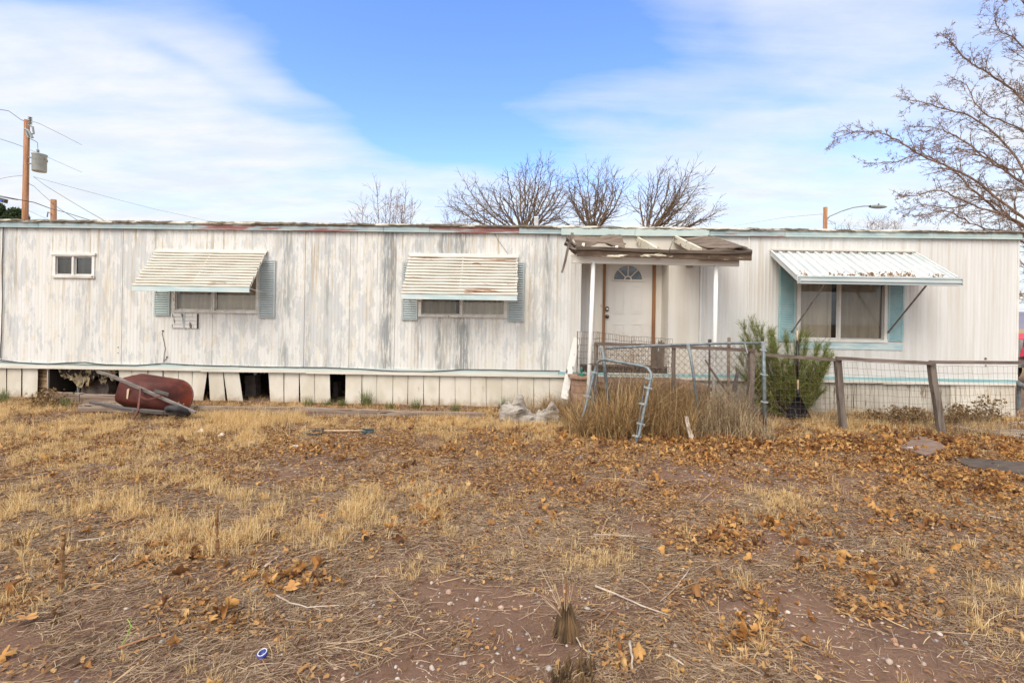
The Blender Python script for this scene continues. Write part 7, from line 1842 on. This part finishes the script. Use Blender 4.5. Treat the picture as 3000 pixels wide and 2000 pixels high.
# green tufts, one by one
for i, (px, py, hh_, nb_, lab) in enumerate(((200, 1190, .12, 90, 'leftmost green tuft, below the raised grey timbers'), (176, 1186, .10, 60, 'smaller green tuft touching the leftmost one'), (905, 1190, .13, 90, 'green tuft left of the dark gap in the skirting, beside the joint of pale sheets'), (960, 1188, .10, 60, 'yellow-green tuft at the left foot of the narrow skirting gap'),
                                      (1012, 1188, .11, 70, 'green tuft at the right foot of the narrow skirting gap'), (1080, 1186, .20, 150, 'tallest and greenest tuft, right of the narrow skirting gap'), (1145, 1200, .10, 60, 'low green tuft between the tallest one and the pointed one'), (1217, 1195, .14, 90, 'pointed green tuft in front of the rust-streaked sheets'),
                                      (1330, 1205, .11, 80, 'low wide green tuft right of the pointed one'), (1478, 1196, .17, 80, 'dark green tuft touching the left side of the grey tarp'), (60, 1165, .16, 110, 'olive bushy tuft near the left edge by the dead brush'), (10, 1178, .14, 70, 'green tuft cut off by the left edge'))):
    g0 = G(px, py); x = np.array([g0.x + random.uniform(-.05, .05) for k in range(5)]); y = np.array([min(g0.y, 8.8) + random.uniform(-.04, .04) for k in range(5)])
    r_ = thing('green_grass_tuft', lab, 'grass tuft', (g0.x, min(g0.y, 8.8), 0), 'green tufts along the skirting')
    tufts('blades', x, y, np.full(5, hh_ * 1.6), nb_ // 2, 'green_grass', w=.0042, spread=.45, curl=.9, rad=.06, kind=None, parent=r_)
# dead brush
def brush(px, py, w_, h_, n, label, seed, Yc=None, lf=True, mat='dead_brush'):
    g0 = G(px, py); Yc = Yc or g0.y; R_ = random.Random(seed); base = Vector((P(px, py, Yc).x, Yc, 0)); r_ = thing('dead_brush', label, 'dead brush', base, 'clumps of dead brush along the mobile home'); mb = MB()
    for k in range(n):
        p0_ = base + Vector((R_.uniform(-.5, .5) * w_, R_.uniform(-.12, .12), -.01)); d_ = Vector((R_.uniform(-.8, .8), R_.uniform(-.5, .5), R_.uniform(.4, 1))); grow(mb, p0_, d_, h_ * R_.uniform(.4, 1.0), .004, 1, R_, .0016, .02, .35, (30, 80), 5, 3)
    mb.build('twig', 'bark_shrub', r_)
    if lf:
        m = n * 14; g_ = np.random.default_rng(seed); x = base.x + g_.normal(size=m) * w_ * .30; y = base.y + g_.normal(size=m) * .11; zz = np.abs(g_.random(m) ** 1.2 * h_ * .75 * np.exp(-((x - base.x) / w_) ** 2 * 2))
        leaves('withered_leaf', x, y, zz, g_.uniform(.012, .030, m), mat, g_, 1.2, parent=r_)['kind'] = 'stuff'
brush(140, 1180, .55, .38, 22, 'tangled dead brush with dark curled leaves at the left end of the raised timbers', 1, 8.35)
brush(2660, 1225, .75, .36, 40, 'long low mound of brown dead leaves and weeds between the two leaning fence posts', 2, 8.15)
brush(2560, 1235, .55, .22, 22, 'lower left end of the brown weed mound behind the fence netting', 3, 8.2)
brush(2820, 1235, .60, .42, 36, 'brown withered weeds right of the second leaning fence post', 4, 8.1)
brush(2895, 1235, .35, .62, 20, 'tallest dark withered weed in front of the trailer corner sheet', 5, 8.2)
brush(2440, 1225, .5, .25, 18, 'sparse dead weeds right of the black rake', 6, 8.2, lf=False)
brush(2140, 1215, .8, .5, 34, 'grey tangled twigs behind the right end of the chain-link panel', 7, 7.7, lf=False)
# leaves caught on the awning and its gutter
u0, u1, yA, zA, slA = AW3; g_ = np.random.default_rng(77)
def awl(s0, s1, m, hh_):
    s = g_.uniform(s0, s1, m); q = g_.random(m) ** 1.8 * .09; uu = u0 + (u1 - u0) * s; yy = yA + q; zz = zA + slA * q + .045 + g_.random(m) * hh_
    return uu, yy, zz
parts = [awl(.38, .66, 40, .015), awl(.52, .74, 70, .04), awl(.20, .30, 18, .02), awl(0, .06, 14, .03), awl(.85, .93, 14, .02), awl(.30, .5, 30, .015)]
uu, yy, zz = (np.concatenate(q) for q in zip(*parts)); W = np.array([WO + WT * a - WN * b for a, b in zip(uu, yy)])
tag(leaves('awning_leaves', W[:, 0], W[:, 1], zz, g_.uniform(.010, .022, len(uu)), 'fallen_leaf', g_, .9), kind='stuff')
# straw inside the crawl space and beyond the trailer
x = rng.uniform(-9, 10, 5000); y = rng.uniform(9.1, 10.5, 5000)
tufts('dry_grass', x[:900], y[:900], rng.uniform(.03, .12, 900), 10, 'dry_grass', w=.004, rad=.03)
x = rng.uniform(-16, -12, 1500); y = rng.uniform(12.8, 16, 1500); tufts('dry_grass', x, y, rng.uniform(.1, .3, 1500), 10, 'dry_grass', w=.008, rad=.06, z=np.zeros(1500))

for o in bpy.data.objects:
    if '_base' in o: del o['_base']
